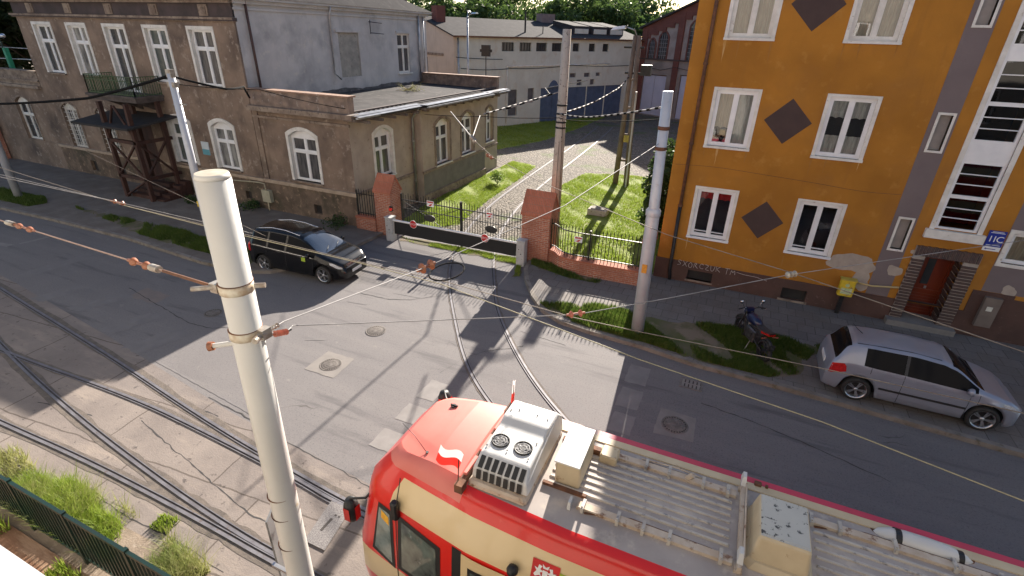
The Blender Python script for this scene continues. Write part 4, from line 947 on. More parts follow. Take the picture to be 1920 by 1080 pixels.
for k, h in enumerate([(10.2, 13.6, 0, 3.3), (14.0, 16.8, 0, 3.25), (16.9, 19.7, 0, 3.25), (19.8, 22.6, 0, 3.25)]):
    a, c, e, d = h; m_ = (a + c) / 2; b = MB(); b.box(a, m_ - .02, e, d, -.2, -.12, TH); b.box(m_ + .02, c, e, d, -.2, -.12, TH)
    for v in (.4, 1.6, 2.8): b.box(a + .1, c - .1, v, v + .12, -.12, -.09, TH)
    G = b.build('blue_gate', BLU, H3)
b = MB(); b.prism(arc(11.2, 12.6, 4.0, .6) , 0, .06, TH); b.box(11.2, 12.6, 3.3, 3.42, 0, .06, TH); b.build('gate_arch_board', BLU, H3)
b = MB(); b.box(13.65, 13.95, 0, 3.3, 0, .08, TH); b.box(16.8, 16.9, 0, 3.25, -.12, -.05, TH); b.box(19.7, 19.8, 0, 3.25, -.12, -.05, TH); b.build('gate_post', HPL, H3)
pipe(H3, [TH(.4, 7.7, .1), TH(.4, .2, .1)], .07, ZNC); pipe(H3, [TH(5.8, 5.3, .08), TH(5.8, .3, .08)], .05, WHO, 'white_pipe'); pipe(H3, [TH(5.8, 5.35, .08), TH(20, 5.45, .08)], .05, WHO, 'white_pipe')
pipe(H3, [TH(23.6, 7.8, .1), TH(23.6, .2, .1)], .08, DRK)
# brick hall to the right
BA_ = HB; BD = Vector((.886, -.463))
BBx = (BA_[0] + BD.x * 18, BA_[1] + BD.y * 18)
TB2 = Tline(BA_, BBx)
H4 = thing('brick_depot_hall', 'red brick tram hall with arched windows, sloping gable and pale lilac doors', 'hall', (-6, 60, 0))
b = MB()
zt = lambda u: 9.2 + u * .37 if u < 9 else 9.2 + (18 - u) * .37
arch_w = [(1.0, 1.8, 6.0, 8.0), (2.3, 3.4, 6.0, 8.7), (6.0, 7.3, 6.0, 9.8), (7.6, 8.9, 6.0, 10.2), (10.5, 11.8, 6.0, 9.8)]
drs = [(.6, 3.9, .1, 4.4), (5.6, 9.4, .1, 4.6), (11, 14.8, .1, 4.6)]
wall(b, 0, 18, 0, 6.0, drs, TB2, dep=.3); b.build('lower_wall', mat('sooty_hall_render', (.30, .26, .24), (.2, .17, .16), .8, .92, bs=.2, bsc=10), H4)
b = MB(); b.prism([(0, 6.05), (18, 6.05), (18, 9.2), (9, 12.55), (0, 9.2)], -.35, -.1, TB2); b.build('gable_wall', mat('whitewashed_brick', (.33, .29, .28), (.24, .2, .19), 1.2, .9, bs=.3), H4)
b = MB()
for u in (0, 4.6, 9.4, 14.2): b.box(u - .05, u + .65, 0, zt(min(max(u + .3, .3), 17.7)) - .3, -.1, .12, TB2)
for k in range(36):
    u = k * .5; z = zt(u + .25); b.box(u, u + .5, z - 1.25 - .22 * (k % 2), z - .05, -.12, .06, TB2)
b.build('brick_pilaster', HBR, H4)
b = MB(); b.box(0, 18, 5.9, 6.05, -.1, .16, TB2); b.build('string_course', DRK, H4)
for h in arch_w:
    a, c, e, d = h; b = MB(); b.prism([(a, e)] + [(c, e)] + arc(a, c, d, .55)[::-1], -.1, -.07, TB2); W = b.build('arched_window', GLD, H4)
    b = MB()
    for k in range(1, 4): x = a + (c - a) * k / 4; b.box(x - .02, x + .02, e, d - .15, -.07, -.04, TB2)
    for k in range(1, int((d - e) / .4)): b.box(a, c, e + k * .4 - .02, e + k * .4 + .02, -.07, -.05, TB2)
    b.build('glazing_bars', mat('grey_bars', (.22, .22, .24), None, 4, .7), W)
    b = MB(); b.strip([(a - .14, e), (a - .14, d - .55)] + arc(a - .14, c + .14, d + .14, .6) + [(c + .14, d - .55), (c + .14, e)], [(a, e), (a, d - .55)] + arc(a, c, d, .55) + [(c, d - .55), (c, e)], -.1, .0, TB2); b.build('arch_trim', HBR, W)
for h in drs:
    a, c, e, d = h; m_ = (a + c) / 2; b = MB(); b.box(a + .1, m_ - .03, e, d - .1, -.25, -.18, TB2); b.box(m_ + .03, c - .1, e, d - .1, -.25, -.18, TB2)
    for v in (.5, 3.3): b.box(a + .25, m_ - .2, v, v + .08, -.18, -.15, TB2); b.box(m_ + .2, c - .25, v, v + .08, -.18, -.15, TB2)
    b.build('hall_door', LDR, H4)
def bp(u, q, z): return (BA_[0] + BD.x * u + HD.x * q, BA_[1] + BD.y * u + HD.y * q, z)
b = MB()
for (u0, u1) in ((-.4, 9), (9, 18.4)):
    q = [bp(u0, -.4, zt(max(u0, 0)) - (.1 if u0 < 0 else 0) + .05), bp(u1, -.4, (zt(u1) if u1 <= 18 else 9.1) + .05), bp(u1, 40, (zt(u1) if u1 <= 18 else 9.1) + .05), bp(u0, 40, zt(max(u0, 0)) + .05)]
    b.add(q + [(x, y, z - .2) for x, y, z in q], [(0, 1, 2, 3), (7, 6, 5, 4), (0, 4, 5, 1), (1, 5, 6, 2), (2, 6, 7, 3), (3, 7, 4, 0)])
b.build('roof', SLT, H4)
b = MB(); b.add([bp(0, .3, 0), bp(0, 40, 0), bp(0, 40, 9.1), bp(0, .3, 9.1)], [(0, 1, 2, 3)]); b.add([bp(18, .3, 0), bp(18, 40, 0), bp(18, 40, 9.1), bp(18, .3, 9.1)], [(0, 1, 2, 3)]); b.build('side_wall', HBR, H4)
b = MB(); b.box(4.75, 5.15, .9, 1.5, .12, .2, TB2); b.build('wall_box', WHO, H4)
pipe(H4, [TB2(.5, 5.2, .05), TB2(3, 4.9, .05), TB2(4.9, 5.3, .2), TB2(6.5, 5.1, .05), TB2(9, 4.6, .05)], .025, IRN, 'cable')
# yard lamps
LMP = mat('lamp_metal', (.6, .62, .66), (.5, .52, .55), 5, .25, metal=.8)
def yard_lamp(x, y, h, label, r=.08, m=None, arms=((.5, -.2, .15), (-.2, .5, .3)), grp='tall lamps in the depot yard'):
    t = thing('street_lamp', label, 'street lamp', (x, y, 0), grp); b = MB(); b.tube([(x, y, 0), (x, y, h)], r, 8, rr=[r * 1.3, r * .8]); P = b.build('pole', m or ZNC, t)
    for (dx, dy, dz) in arms:
        b = MB(); b.tube([(x, y, h - .25), (x + dx * .5, y + dy * .5, h + dz * .8), (x + dx, y + dy, h + dz)], .03, 6); b.build('arm', m or ZNC, t)
        l = Vector((dx, dy, 0)).normalized(); c = Vector((x + dx, y + dy, h + dz))
        b = MB(); q = Vector((-l.y, l.x, 0)) * .15
        a0, a1 = c, c + l * .55
        b.add([tuple(a0 + q * .5), tuple(a1 + q), tuple(a1 - q), tuple(a0 - q * .5), tuple(a0 + q * .3 + Vector((0, 0, .1))), tuple(a1 + q * .6 + Vector((0, 0, .1))), tuple(a1 - q * .6 + Vector((0, 0, .1))), tuple(a0 - q * .3 + Vector((0, 0, .1)))],
              [(0, 3, 2, 1), (4, 5, 6, 7), (0, 1, 5, 4), (1, 2, 6, 5), (2, 3, 7, 6), (3, 0, 4, 7)]); b.build('lamp_head', LMP, t)
    return t
yard_lamp(-20.6, 38.0, 9.2, 'grey lamp post with two heads rising in front of the pale hall gable corner')
t = thing('yard_signal', 'small dark signal box on a thin rod before the pale hall wall', 'signal', (-19.3, 38.5, 0)); b = MB(); b.cyl((-19.3, 38.5, 0), (-19.3, 38.5, 6.6), .04, n=6); b.build('rod', IRN, t)
b = MB(); b.box(-19.65, -18.95, 38.4, 38.6, 6.5, 7.3); b.box(-19.8, -18.8, 38.45, 38.55, 6.8, 7.0); b.build('signal_head', IRN, t)
# ------------------------------------------------------------------ trees
import numpy as np
def leafmat(name, a, c, d):
    m, t, b = nodes(name); b.inputs['Roughness'].default_value = .6
    g = N(t, 'ShaderNodeObjectInfo'); v = ocoords(t)
    col = mix(t, ramp(t, noise(t, v, 1.1, 3), .35, .65), a, c); col = mix(t, ramp(t, noise(t, v, 9, 2), .5, .75), col, d)
    t.links.new(col, b.inputs['Base Color'])
    tr = N(t, 'ShaderNodeBsdfTranslucent'); t.links.new(col, tr.inputs[0]); mx = N(t, 'ShaderNodeMixShader'); mx.inputs[0].default_value = .4
    t.links.new(b.outputs[0], mx.inputs[1]); t.links.new(tr.outputs[0], mx.inputs[2]); t.links.new(mx.outputs[0], t.nodes['Material Output'].inputs[0]); return m
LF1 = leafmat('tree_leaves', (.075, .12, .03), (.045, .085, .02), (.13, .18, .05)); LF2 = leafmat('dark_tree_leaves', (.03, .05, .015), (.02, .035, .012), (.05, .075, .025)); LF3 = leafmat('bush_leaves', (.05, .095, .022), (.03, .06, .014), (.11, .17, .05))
BRK = mat('tree_bark', (.09, .07, .055), (.06, .045, .035), 5, .95, bs=.4)
def leaves(centers, per, ls, seed, flat=.8):
    rs = np.random.RandomState(seed); V = []
    for (c, r) in centers:
        u = rs.normal(size=(per, 3)); u /= np.linalg.norm(u, axis=1)[:, None]; rad = r * rs.uniform(.35, 1.05, (per, 1)) ** .6
        p = np.array(c) + u * rad * np.array([1, 1, flat])
        a = rs.normal(size=(per, 3)); a /= np.linalg.norm(a, axis=1)[:, None]; bb = np.cross(a, rs.normal(size=(per, 3))); bb /= np.linalg.norm(bb, axis=1)[:, None]
        s = ls * rs.uniform(.6, 1.3, (per, 1))
        V.append(np.stack([p - a * s, p + bb * s * .55, p + a * s, p - bb * s * .55], 1).reshape(-1, 3))
    return np.concatenate(V)
def quadmesh(name, V, m, par, org, k=4):
    n = len(V) // k; me = bpy.data.meshes.new(name); me.vertices.add(len(V)); me.vertices.foreach_set('co', (V - np.array(org)).astype(np.float32).ravel())
    me.loops.add(n * k); me.loops.foreach_set('vertex_index', np.arange(n * k, dtype=np.int32)); me.polygons.add(n); me.polygons.foreach_set('loop_start', np.arange(0, n * k, k, dtype=np.int32)); me.polygons.foreach_set('loop_total', np.full(n, k, dtype=np.int32))
    me.materials.append(m); me.update(calc_edges=True); me.validate()
    o = bpy.data.objects.new(name, me); COL.objects.link(o)
    po = ORG.get(par.name, (0, 0, 0)) if par else (0, 0, 0); o.location = tuple(org[i] - po[i] for i in range(3))
    if par: o.parent = par
    return o
def tree(x, y, h, cr, seed, lm, label, cat='tree', group='trees behind the depot roofs', nb=16, per=420, ls=.28, name='tree', trunk=.35):
    rs = random.Random(seed); t = thing(name, label, cat, (x, y, 0), group)
    b = MB(); top = h * .72; b.tube([(x, y, 0), (x + rs.uniform(-.2, .2), y, h * .3), (x + rs.uniform(-.4, .4), y + rs.uniform(-.4, .4), top)], .2, 8, rr=[trunk, trunk * .7, trunk * .3]); tk = b.build('trunk', BRK, t)
    cs = []
    for k in range(nb):
        a = rs.uniform(0, 6.28); q = rs.random() ** .5; z = h * rs.uniform(.42, .9); rr_ = cr * q * (1 - abs(z / h - .6) * .9)
        c = (x + rr_ * math.cos(a), y + rr_ * math.sin(a), z); cs.append((c, cr * rs.uniform(.28, .46)))
    b = MB()
    for c, _ in cs[:9]: b.tube([(x, y, h * .35), ((x + c[0]) / 2, (y + c[1]) / 2, (h * .35 + c[2]) / 2 + .3), c], .06, 5, rr=[trunk * .4, .07, .03])
    b.build('limbs', BRK, t)
    quadmesh('crown', leaves(cs, per, ls, seed), lm, t, (x, y, h * .5)); return t
TL = [(-36, 95, 16, 6), (-24, 98, 16, 6), (-18.5, 99, 15.5, 5.5), (-8, 104, 14.5, 5), (-47, 95, 17, 7), (-52, 74, 13.2, 5.5), (-45, 72, 14.2, 5.5), (-37.5, 74, 13.0, 5), (-31, 80, 12.6, 5), (-25.8, 82, 13.8, 5.2), (-20.5, 86, 13.2, 4.6), (-15.4, 90, 12.2, 4.2), (-10.2, 94, 13.0, 4.6), (-6.0, 98, 11.4, 4), (-28, 92, 13.8, 5), (-42, 86, 14.4, 6), (-3.0, 112, 13.2, 4.6), (2.5, 118, 13.0, 4.6), (-14, 104, 12.4, 5)]
AJ = ['huge', 'full', 'heavy', 'slender', 'massive', 'broad crowned', 'bright green', 'low rounded', 'tall', 'narrow', 'dense', 'thin topped', 'ragged', 'small', 'dark', 'wide', 'pale', 'distant', 'loose']
PO_ = ['far behind the red chimney', 'far behind the sky gap over the hall', 'far behind the concrete pole top', 'far behind the glinting lamp', 'far behind the grey wall edge', 'above the left end of the hall roof beside the grey wall', 'just left of the red brick chimney', 'just right of the red brick chimney', 'left of the gap of sky over the hall', 'right of the gap of sky over the hall ridge', 'above the concrete pole top', 'above the grey roof stack', 'behind the hall dormers', 'behind the glinting lamp', 'behind the middle of the hall ridge', 'behind the leftmost trees', 'at the right end over the brick gable foot', 'over the middle slope of the brick gable', 'between the dormers and the sky']
for i, (x, y, h, r) in enumerate(TL): tree(x, y, h, r, 20 + i, LF1, f'{AJ[i]} leafy tree {PO_[i]}', per=360, ls=.3)
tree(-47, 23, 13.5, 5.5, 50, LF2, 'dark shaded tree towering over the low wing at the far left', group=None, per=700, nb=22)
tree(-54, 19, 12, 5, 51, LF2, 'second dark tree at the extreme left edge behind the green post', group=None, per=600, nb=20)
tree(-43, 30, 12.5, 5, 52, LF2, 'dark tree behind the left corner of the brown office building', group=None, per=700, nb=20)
# bush by the ochre house
t = thing('bush', 'large dark leafy bush against the left corner of the ochre house', 'bush', (-3.0, 23, 0))
b = MB(); 
for k in range(9): a = k * .7; b.tube([(-2.7, 23, 0), (-2.7 + .2 * math.cos(a), 23 + .6 * math.sin(a), 1.4), (-2.7 + .35 * math.cos(a), 23 + 1.0 * math.sin(a), 2.6)], .04, 5, rr=[.05, .035, .015])
b.build('stems', BRK, t)
rs = random.Random(5); cs = [((-2.85 + rs.uniform(-.28, .25), 22.9 + rs.uniform(-1.4, 1.5), z), rs.uniform(.4, .6)) for z in (.5, .6, .9, 1.2, 1.5, 1.8, 2.0, 2.3, 2.6, 2.8, 3.1, 3.3, 3.6, 1.0, 1.7, 2.4, 3.0, .7, .8, 1.4)]
quadmesh('foliage', leaves(cs, 520, .085, 9, 1.0), LF3, t, (-3, 23, 1))
def small_plant(x, y, h, r, seed, label, m=None, cat='plant'):
    t = thing('shrub', label, cat, (x, y, 0)); b = MB()
    for k in range(6): a = k * 1.05 + seed; b.tube([(x, y, 0), (x + r * .6 * math.cos(a), y + r * .6 * math.sin(a), h * .8)], .012, 4)
    b.build('stems', BRK, t); rs = random.Random(seed); cs = [((x + rs.uniform(-r, r) * .6, y + rs.uniform(-r, r) * .6, h * rs.uniform(.3, .9)), r * .5) for _ in range(7)]
    quadmesh('leaves', leaves(cs, 60, .06, seed), m or LF3, t, (x, y, h / 2))
LFB = leafmat('bright_leaves', (.16, .24, .05), (.10, .17, .03), (.25, .33, .1))
small_plant(-12.9, 27.3, .75, .55, 3, 'small bright shrub growing beside the annex wall foot in the yard', LFB)
small_plant(-15.9, 16.9, .7, .7, 8, 'weedy shrub growing at the foot of the brown wall behind the black car')
small_plant(-21.2, 16.95, .5, .6, 12, 'weedy shrub at the wall foot left of the utility box')
small_plant(-24.6, 16.4, .3, .5, 14, 'low weed tuft on the pavement right of the timber porch')
# ------------------------------------------------------------------ brick pillars, walls, fences, gate
def pillar(x0, x1, y0, y1, ze, zr, label):
    t = thing('brick_pillar', label, 'pillar', ((x0 + x1) / 2, (y0 + y1) / 2, 0), 'red brick gate pillars')
    b = MB(); ym = (y0 + y1) / 2; b.add([(x0, y0, 0), (x1, y0, 0), (x1, y1, 0), (x0, y1, 0), (x0, y0, ze), (x1, y0, ze), (x1, y1, ze), (x0, y1, ze), (x0, ym, zr), (x1, ym, zr)],
          [(0, 1, 5, 4), (1, 2, 6, 9, 5), (2, 3, 7, 6), (3, 0, 4, 8, 7)]); b.build('shaft', RBR, t)
    b = MB(); o = .04; dz = (zr - ze) / (ym - y0)
    for s, ya in ((1, y0 - o), (-1, y1 + o)):
        z = ze - o * dz
        b.add([(x0 - o, ya, z), (x1 + o, ya, z), (x1 + o, ym, zr + .02), (x0 - o, ym, zr + .02), (x0 - o, ya, z + .07), (x1 + o, ya, z + .07), (x1 + o, ym, zr + .1), (x0 - o, ym, zr + .1)],
              [(0, 3, 2, 1), (4, 5, 6, 7), (0, 1, 5, 4), (1, 2, 6, 5), (3, 0, 4, 7)] + ([(2, 3, 7, 6)] if 0 else []))
    b.build('capping', RBC, t)
    return t
pillar(-13.95, -13.12, 17.15, 17.95, 1.95, 2.55, 'red brick gate pillar beside the annex corner with a red lamp on it')
pillar(-7.12, -5.98, 17.3, 18.25, 2.0, 2.72, 'broad red brick gate pillar with sloping brick cap in front of the concrete pole')
pillar(-2.42, -2.06, 17.0, 17.6, 1.75, 2.0, 'narrow red brick end pillar between the fence and the ochre house')
def brickwall(path, th, z1, label, name='brick_wall'):
    P = path; b = MB(); b.strip(off(P, th / 2), off(P, -th / 2), 0, z1 - .08); t = thing(name, label, 'wall', (*P[0], 0)); b.build('brickwork', RBR, t)
    b = MB(); b.strip(off(P, th / 2 + .03), off(P, -th / 2 - .03), z1 - .08, z1); b.build('coping', RBC, t)
brickwall([(-15.0, 17.22), (-13.95, 17.22)], .3, .72, 'short low red brick wall between the annex corner and the left gate pillar')
PW = smooth([(-5.98, 17.55), (-5.75, 17.5), (-5.5, 17.2), (-5.2, 17.02), (-4.8, 16.98), (-2.42, 17.06)], 2)
brickwall(PW, .34, .7, 'low curved red brick wall under the iron fence right of the gate')
def fence(path, z0, z1, st, label, spike=.14, tilt=0):
    t = thing('iron_fence', label, 'fence', (*path[0], z0)); L = [0]
    for a, c in zip(path, path[1:]): L.append(L[-1] + math.dist(a, c))
    def at(s):
        for k in range(len(path) - 1):
            if s <= L[k + 1] + 1e-6: q = (s - L[k]) / max(L[k + 1] - L[k], 1e-6); return (path[k][0] + (path[k + 1][0] - path[k][0]) * q, path[k][1] + (path[k + 1][1] - path[k][1]) * q)
        return path[-1]
    b = MB(); n = int(L[-1] / st)
    for i in range(n + 1):
        x, y = at(L[-1] * i / n); r = .011; b.box(x - r, x + r, y - r, y + r, z0, z1 + (spike if i % 2 else spike * .6))
        b.add([(x - .02, y, z1 + spike * .6), (x, y - .02, z1 + spike * .6), (x + .02, y, z1 + spike * .6), (x, y + .02, z1 + spike * .6), (x, y, z1 + spike + .07)], [(0, 1, 4), (1, 2, 4), (2, 3, 4), (3, 0, 4)])
    b.build('bars', IRN, t)
    b = MB()
    for z in (z0 + .12, z1 - .05): b.strip(off(path, .018), off(path, -.018), z - .016, z + .016)
    b.build('rails', IRN, t)
    b = MB(); k = max(1, round(L[-1] / 1.7))
    for i in range(k + 1): x, y = at(L[-1] * i / k); b.box(x - .028, x + .028, y - .028, y + .028, z0, z1 + .1)
    b.build('post', IRN, t); return t
fence([(-14.95, 17.22), (-14.0, 17.22)], .72, 1.75, .13, 'short black iron fence panel on the low wall at the annex corner')
fence(PW, .7, 1.75, .125, 'black iron fence with spikes on the curved brick wall right of the gate')
# gate
G_ = thing('iron_gate', 'wide black iron double gate with spikes and oval discs closing the depot track', 'gate', (-9.95, 17.55, 0))
for (x0, x1) in ((-12.85, -9.95), (-9.88, -7.15)):
    b = MB(); n = 23
    for i in range(n + 1):
        x = x0 + (x1 - x0) * i / n; r = .02 if i in (0, n) else .01; k = abs(i / n - .5); b.box(x - r, x + r, 17.54, 17.56, .12, 1.78 + (.16 if i % 2 else .08) + .0 * k)
    b.box(x0, x1, 17.53, 17.57, 1.62, 1.66); b.box(x0, x1, 17.53, 17.57, .12, .17); b.box(x0, x1, 17.535, 17.565, 1.25, 1.28)
    L_ = b.build('gate_leaf', IRN, G_)
    b = MB(); cx = (x0 + x1) / 2
    for (dx, z) in ((x0, .2), (x1, .2), (x0, 1.64), (x1, 1.64)): b.cyl((cx, 17.52, 1.0), (dx, 17.52, z), .013, n=5)
    b.build('brace', IRN, L_)
    b = MB(); b.add([(cx + .27 * math.cos(t_ * .393), y_, 1.03 + .15 * math.sin(t_ * .393)) for y_ in (17.47, 17.51) for t_ in range(16)], [tuple(range(16)), tuple(range(31, 15, -1))] + [(i, (i + 1) % 16, 16 + (i + 1) % 16, 16 + i) for i in range(16)]); b.build('disc', IRN, L_)
b = MB(); b.box(-9.955, -9.875, 17.5, 17.6, .0, 1.95); b.build('centre_post', IRN, G_)
b = MB(); b.box(-12.85, -12.8, 17.5, 17.6, 0, 1.9); b.box(-7.2, -7.14, 17.5, 17.6, 0, 1.9); b.build('side_post', IRN, G_)
SR = mat('sign_red', (.62, .02, .02), (.5, .015, .015), 6, .45)
def small_sign(x, y, z, w_, h, label):
    t = thing('warning_sign', label, 'sign', (x, y, z), 'small red and white warning signs on the fences'); T = Ty(y)
    b = MB(); b.box(x - w_ / 2, x + w_ / 2, z, z + h, 0, .008, T); b.build('plate', sw, t)
    b = MB(); b.box(x - w_ * .42, x + w_ * .42, z + h * .66, z + h * .88, .008, .011, T); b.prism([(x - w_ * .3, z + h * .1), (x + w_ * .05, z + h * .1), (x + w_ * .3, z + h * .45), (x + w_ * .1, z + h * .5)], .008, .011, T); b.build('red_print', SR, t)
small_sign(-11.35, 17.5, 1.55, .34, .24, 'small white sign with red print on the left leaf of the gate')
small_sign(-8.6, 17.5, 1.5, .3, .22, 'small pale sign with red print on the right leaf of the gate')
small_sign(-4.72, 16.95, 1.35, .3, .22, 'small white sign with red print on the spiked fence right of the gate')
t = thing('signal_lamp', 'small red signal lamp fixed to the left brick gate pillar', 'signal lamp', (-13.05, 17.05, 1.2)); b = MB(); b.lathe([(.001, -.06), (.06, -.05), (.08, 0), (.06, .05), (.001, .07)], (-13.05, 17.03, 1.3), n=12); b.build('lens', mat('red_lens', (.8, .02, .01), None, 5, .25), t)
b = MB(); b.box(-13.13, -13.0, 17.06, 17.14, 1.2, 1.42); b.build('housing', IRN, t)
# road barrier with black skirt
GRY = mat('light_grey_cabinet', (.50, .50, .49), (.42, .42, .42), 4, .45, c3=(.3, .28, .26), sc3=9)
for (x, y, lb) in ((-12.97, 16.85, 'grey barrier drive cabinet standing at the foot of the left brick pillar'), (-6.93, 16.95, 'grey barrier catch cabinet standing at the foot of the broad right pillar')):
    t = thing('barrier_cabinet', lb, 'cabinet', (x, y, 0), 'grey cabinets at the ends of the barrier'); b = MB(); b.cbox(x - .17, x + .17, y - .17, y + .17, 0, 1.02, .03); b.build('housing', GRY, t)
    b = MB(); b.box(x - .185, x + .185, y - .185, y + .185, 1.02, 1.06); b.build('lid', GRY, t)
    b = MB(); b.cyl((x - .06, y - .172, .7), (x - .06, y - .18, .7), .02, n=8); b.cyl((x + .03, y - .172, .52), (x + .03, y - .18, .52), .025, n=8); b.build('lock', IRN, t)
BR = thing('road_barrier', 'long closed road barrier with white boom and black skirt across the gateway', 'barrier', (-9.95, 16.85, 0))
b = MB(); b.cyl((-12.8, 16.82, .93), (-7.1, 16.92, .9), .045, n=10); b.build('boom', WHT, BR)
b = MB(); n = 60
for i in range(n):
    x0 = -12.75 + 5.6 * i / n; x1 = -12.75 + 5.6 * (i + 1) / n; f = lambda q: 16.8 + .1 * (q + 12.75) / 5.6 + .012 * math.sin(q * 7)
    b.quad((x0, f(x0), .34), (x1, f(x1), .34), (x1, f(x1) + .03, .87), (x0, f(x0) + .03, .87))
b.build('skirt', mat('black_rubber_skirt', (.012, .012, .013), None, 4, .7), BR)
def stopsign(x, y, z, lb):
    t = thing('stop_sign', lb, 'sign', (x, y, z - .17), 'round stop signs on the barrier'); T = Ty(y)
    b = MB(); b.prism([(x + .17 * math.cos(k * math.pi / 12), z + .17 * math.sin(k * math.pi / 12)) for k in range(24)], 0, .01, T); b.build('disc', sw, t)
    b = MB(); b.prism([(x + .155 * math.cos(k * math.pi / 12), z + .155 * math.sin(k * math.pi / 12)) for k in range(24)], .01, .013, T); b.build('red_face', SR, t)
    text(t, 'STOP', .12, x, z, .015, T, sw)
stopsign(-11.75, 16.76, .93, 'round red stop sign on the left part of the barrier boom')
stopsign(-8.45, 16.8, .9, 'round red stop sign on the right part of the barrier boom')
# ------------------------------------------------------------------ poles
WPM = mat('white_painted_pole', (.60, .59, .565), (.54, .53, .50), 1.5, .38, c3=(.42, .33, .2), sc3=7, t3=(.66, .75), bs=.06, bsc=30)
WPL = mat('pale_galvanised_pole', (.56, .58, .62), (.48, .5, .55), 2, .4, metal=.15, c3=(.4, .36, .33), sc3=8, t3=(.64, .74))
COP = mat('grey_concrete_pole', (.52, .46, .40), (.40, .35, .30), 1.5, .93, c3=(.18, .15, .13), sc3=9, bs=.3, bsc=40, streak=(.30, .26, .23))
LCP = mat('dark_weathered_concrete', (.24, .19, .155), (.15, .12, .10), 2, .95, bs=.3)
INS = mat('brown_porcelain', (.30, .11, .05), (.2, .075, .04), 12, .35)
INO = mat('orange_insulator', (.42, .12, .07), (.3, .08, .05), 16, .4)
STE = mat('weathered_fitting', (.42, .40, .36), (.25, .2, .16), 16, .5, metal=.5)
t = thing('trolley_pole', 'thick white tram wire pole in the foreground with rusty clamp rings', 'pole', (-3.26, 2.22, 0))
b = MB(); P = [(-3.27, 2.22, 0), (-3.17, 2.2, 3.16), (-3.125, 2.2, 5.0), (-3.07, 2.2, 7.22)]; b.tube(P, .15, 40, rr=[.126, .119, .114, .109]); b.tube([(-3.07, 2.2, 7.22), (-3.07, 2.2, 7.255)], .1, 40, rr=[.109, .099]); b.build('shaft', WPM, t)
b = MB(); b.lathe([(.099, 0), (.001, .006)], (-3.07, 2.2, 7.255), n=32); b.build('cap', mat('dirty_pole_cap', (.5, .46, .38), (.35, .3, .22), 8, .6), t)
def ringat(z, dz=.05, rr_=.004, m=STE, nm='clamp_ring'):
    x = -3.27 + .2 * z / 7.26; r = .126 - .017 * z / 7.26 + rr_
    b = MB(); b.lathe([(r - .01, 0), (r, .002), (r, dz - .002), (r - .01, dz)], (x, 2.2, z), n=40); return b.build(nm, m, t)
RW = mat('painted_clamp', (.58, .54, .44), (.4, .3, .2), 14, .5)
for z in (6.4, 6.02): ringat(z, .07, .006, RW)
for z in (6.47, 6.09, 4.35, 4.1, 3.7): ringat(z, .009, .008, RST, 'rust_band')
b = MB(); b.box(-3.24, -3.17, 2.1, 2.17, 6.4, 6.47); b.cyl((-3.2, 2.12, 6.44), (-3.32, 2.02, 6.44), .018, n=8); b.cyl((-2.98, 2.26, 6.44), (-2.92, 2.3, 6.44), .02, n=8); b.box(-2.99, -2.93, 2.2, 2.28, 6.02, 6.1); b.cyl((-2.96, 2.2, 6.06), (-2.93, 2.12, 6.06), .025, n=8); b.build('clamp_bolt', STE, t)
b = MB(); b.cyl((-3.17, 2.14, 5.97), (-3.31, 2.06, 5.95), .02, n=10); b.build('side_stub', WPM, t); b = MB(); b.cyl((-3.31, 2.06, 5.95), (-3.34, 2.045, 5.945), .033, .038, n=12); b.build('rusty_cap', INS, t)
b = MB(); b.box(-3.26, -3.24, 2.3, 2.315, 1.0, 2.9); b.build('cable_strip', STE, t)
# sign plate on the pole seen from behind
t = thing('street_sign_back', 'tall grey sign board seen edge-on beside the foot of the big white pole', 'sign', (-4.05, 2.66, 1.2))
b = MB(); b.add([(-4.14, 2.80, 3.18), (-3.98, 2.5, 3.18), (-3.96, 2.48, .8), (-4.16, 2.82, .8), (-4.12, 2.81, 3.18), (-3.96, 2.51, 3.18), (-3.94, 2.49, .8), (-4.14, 2.83, .8)], [(0, 1, 2, 3), (7, 6, 5, 4), (0, 4, 5, 1), (1, 5, 6, 2), (3, 2, 6, 7), (0, 3, 7, 4)]); b.build('board', mat('sign_back_grey', (.17, .17, .17), (.12, .12, .12), 5, .5, c3=(.06, .06, .06), sc3=5, t3=(.6, .63)), t)
b = MB(); b.box(-3.98, -3.3, 2.44, 2.48, 2.5, 2.54); b.box(-3.98, -3.3, 2.44, 2.48, 1.3, 1.34); b.build('bracket', ZNC, t)
def pole(name, label, pts, rr, m, n=20, cat='pole', group=None, parts=()):
    t = thing(name, label, cat, pts[0], group); b = MB(); b.tube(pts, .1, n, rr=rr); b.build('shaft', m, t); return t
t = pole('trolley_pole', 'pale steel tram wire pole in the grass strip before the ochre house', [(-1.72, 13.6, 0), (-1.79, 13.6, 3.95), (-1.79, 13.6, 4.05), (-1.88, 13.6, 6.95)], [.185, .175, .14, .125], WPL)
b = MB(); b.lathe([(.19, 0), (.2, .02), (.2, .14), (.14, .22)], (-1.79, 13.6, 3.82), n=24); b.build('joint_collar', WPL, t)
for z in (6.05, 5.55): b = MB(); b.lathe([(.14, 0), (.148, .01), (.148, .08), (.14, .09)], (-1.85, 13.6, z), n=20); b.build('rust_band', RST, t)
b = MB(); b.box(-1.84, -1.7, 13.4, 13.42, 2.2, 2.45); b.build('orange_sticker', mat('orange_sticker', (.75, .36, .03), (.5, .2, .03), 30, .5), t)
t = pole('concrete_pole', 'tall grey concrete pole rising behind the broad right gate pillar', [(-6.38, 19, 0), (-6.36, 19, 8.3)], [.24, .15], COP)
for z in (5.15, 5.45, 5.75, 4.95): b = MB(); b.lathe([(.185, 0), (.2, .01), (.2, .06), (.185, .07)], (-6.37, 19, z), n=20); b.build('clamp_ring', IRN, t)
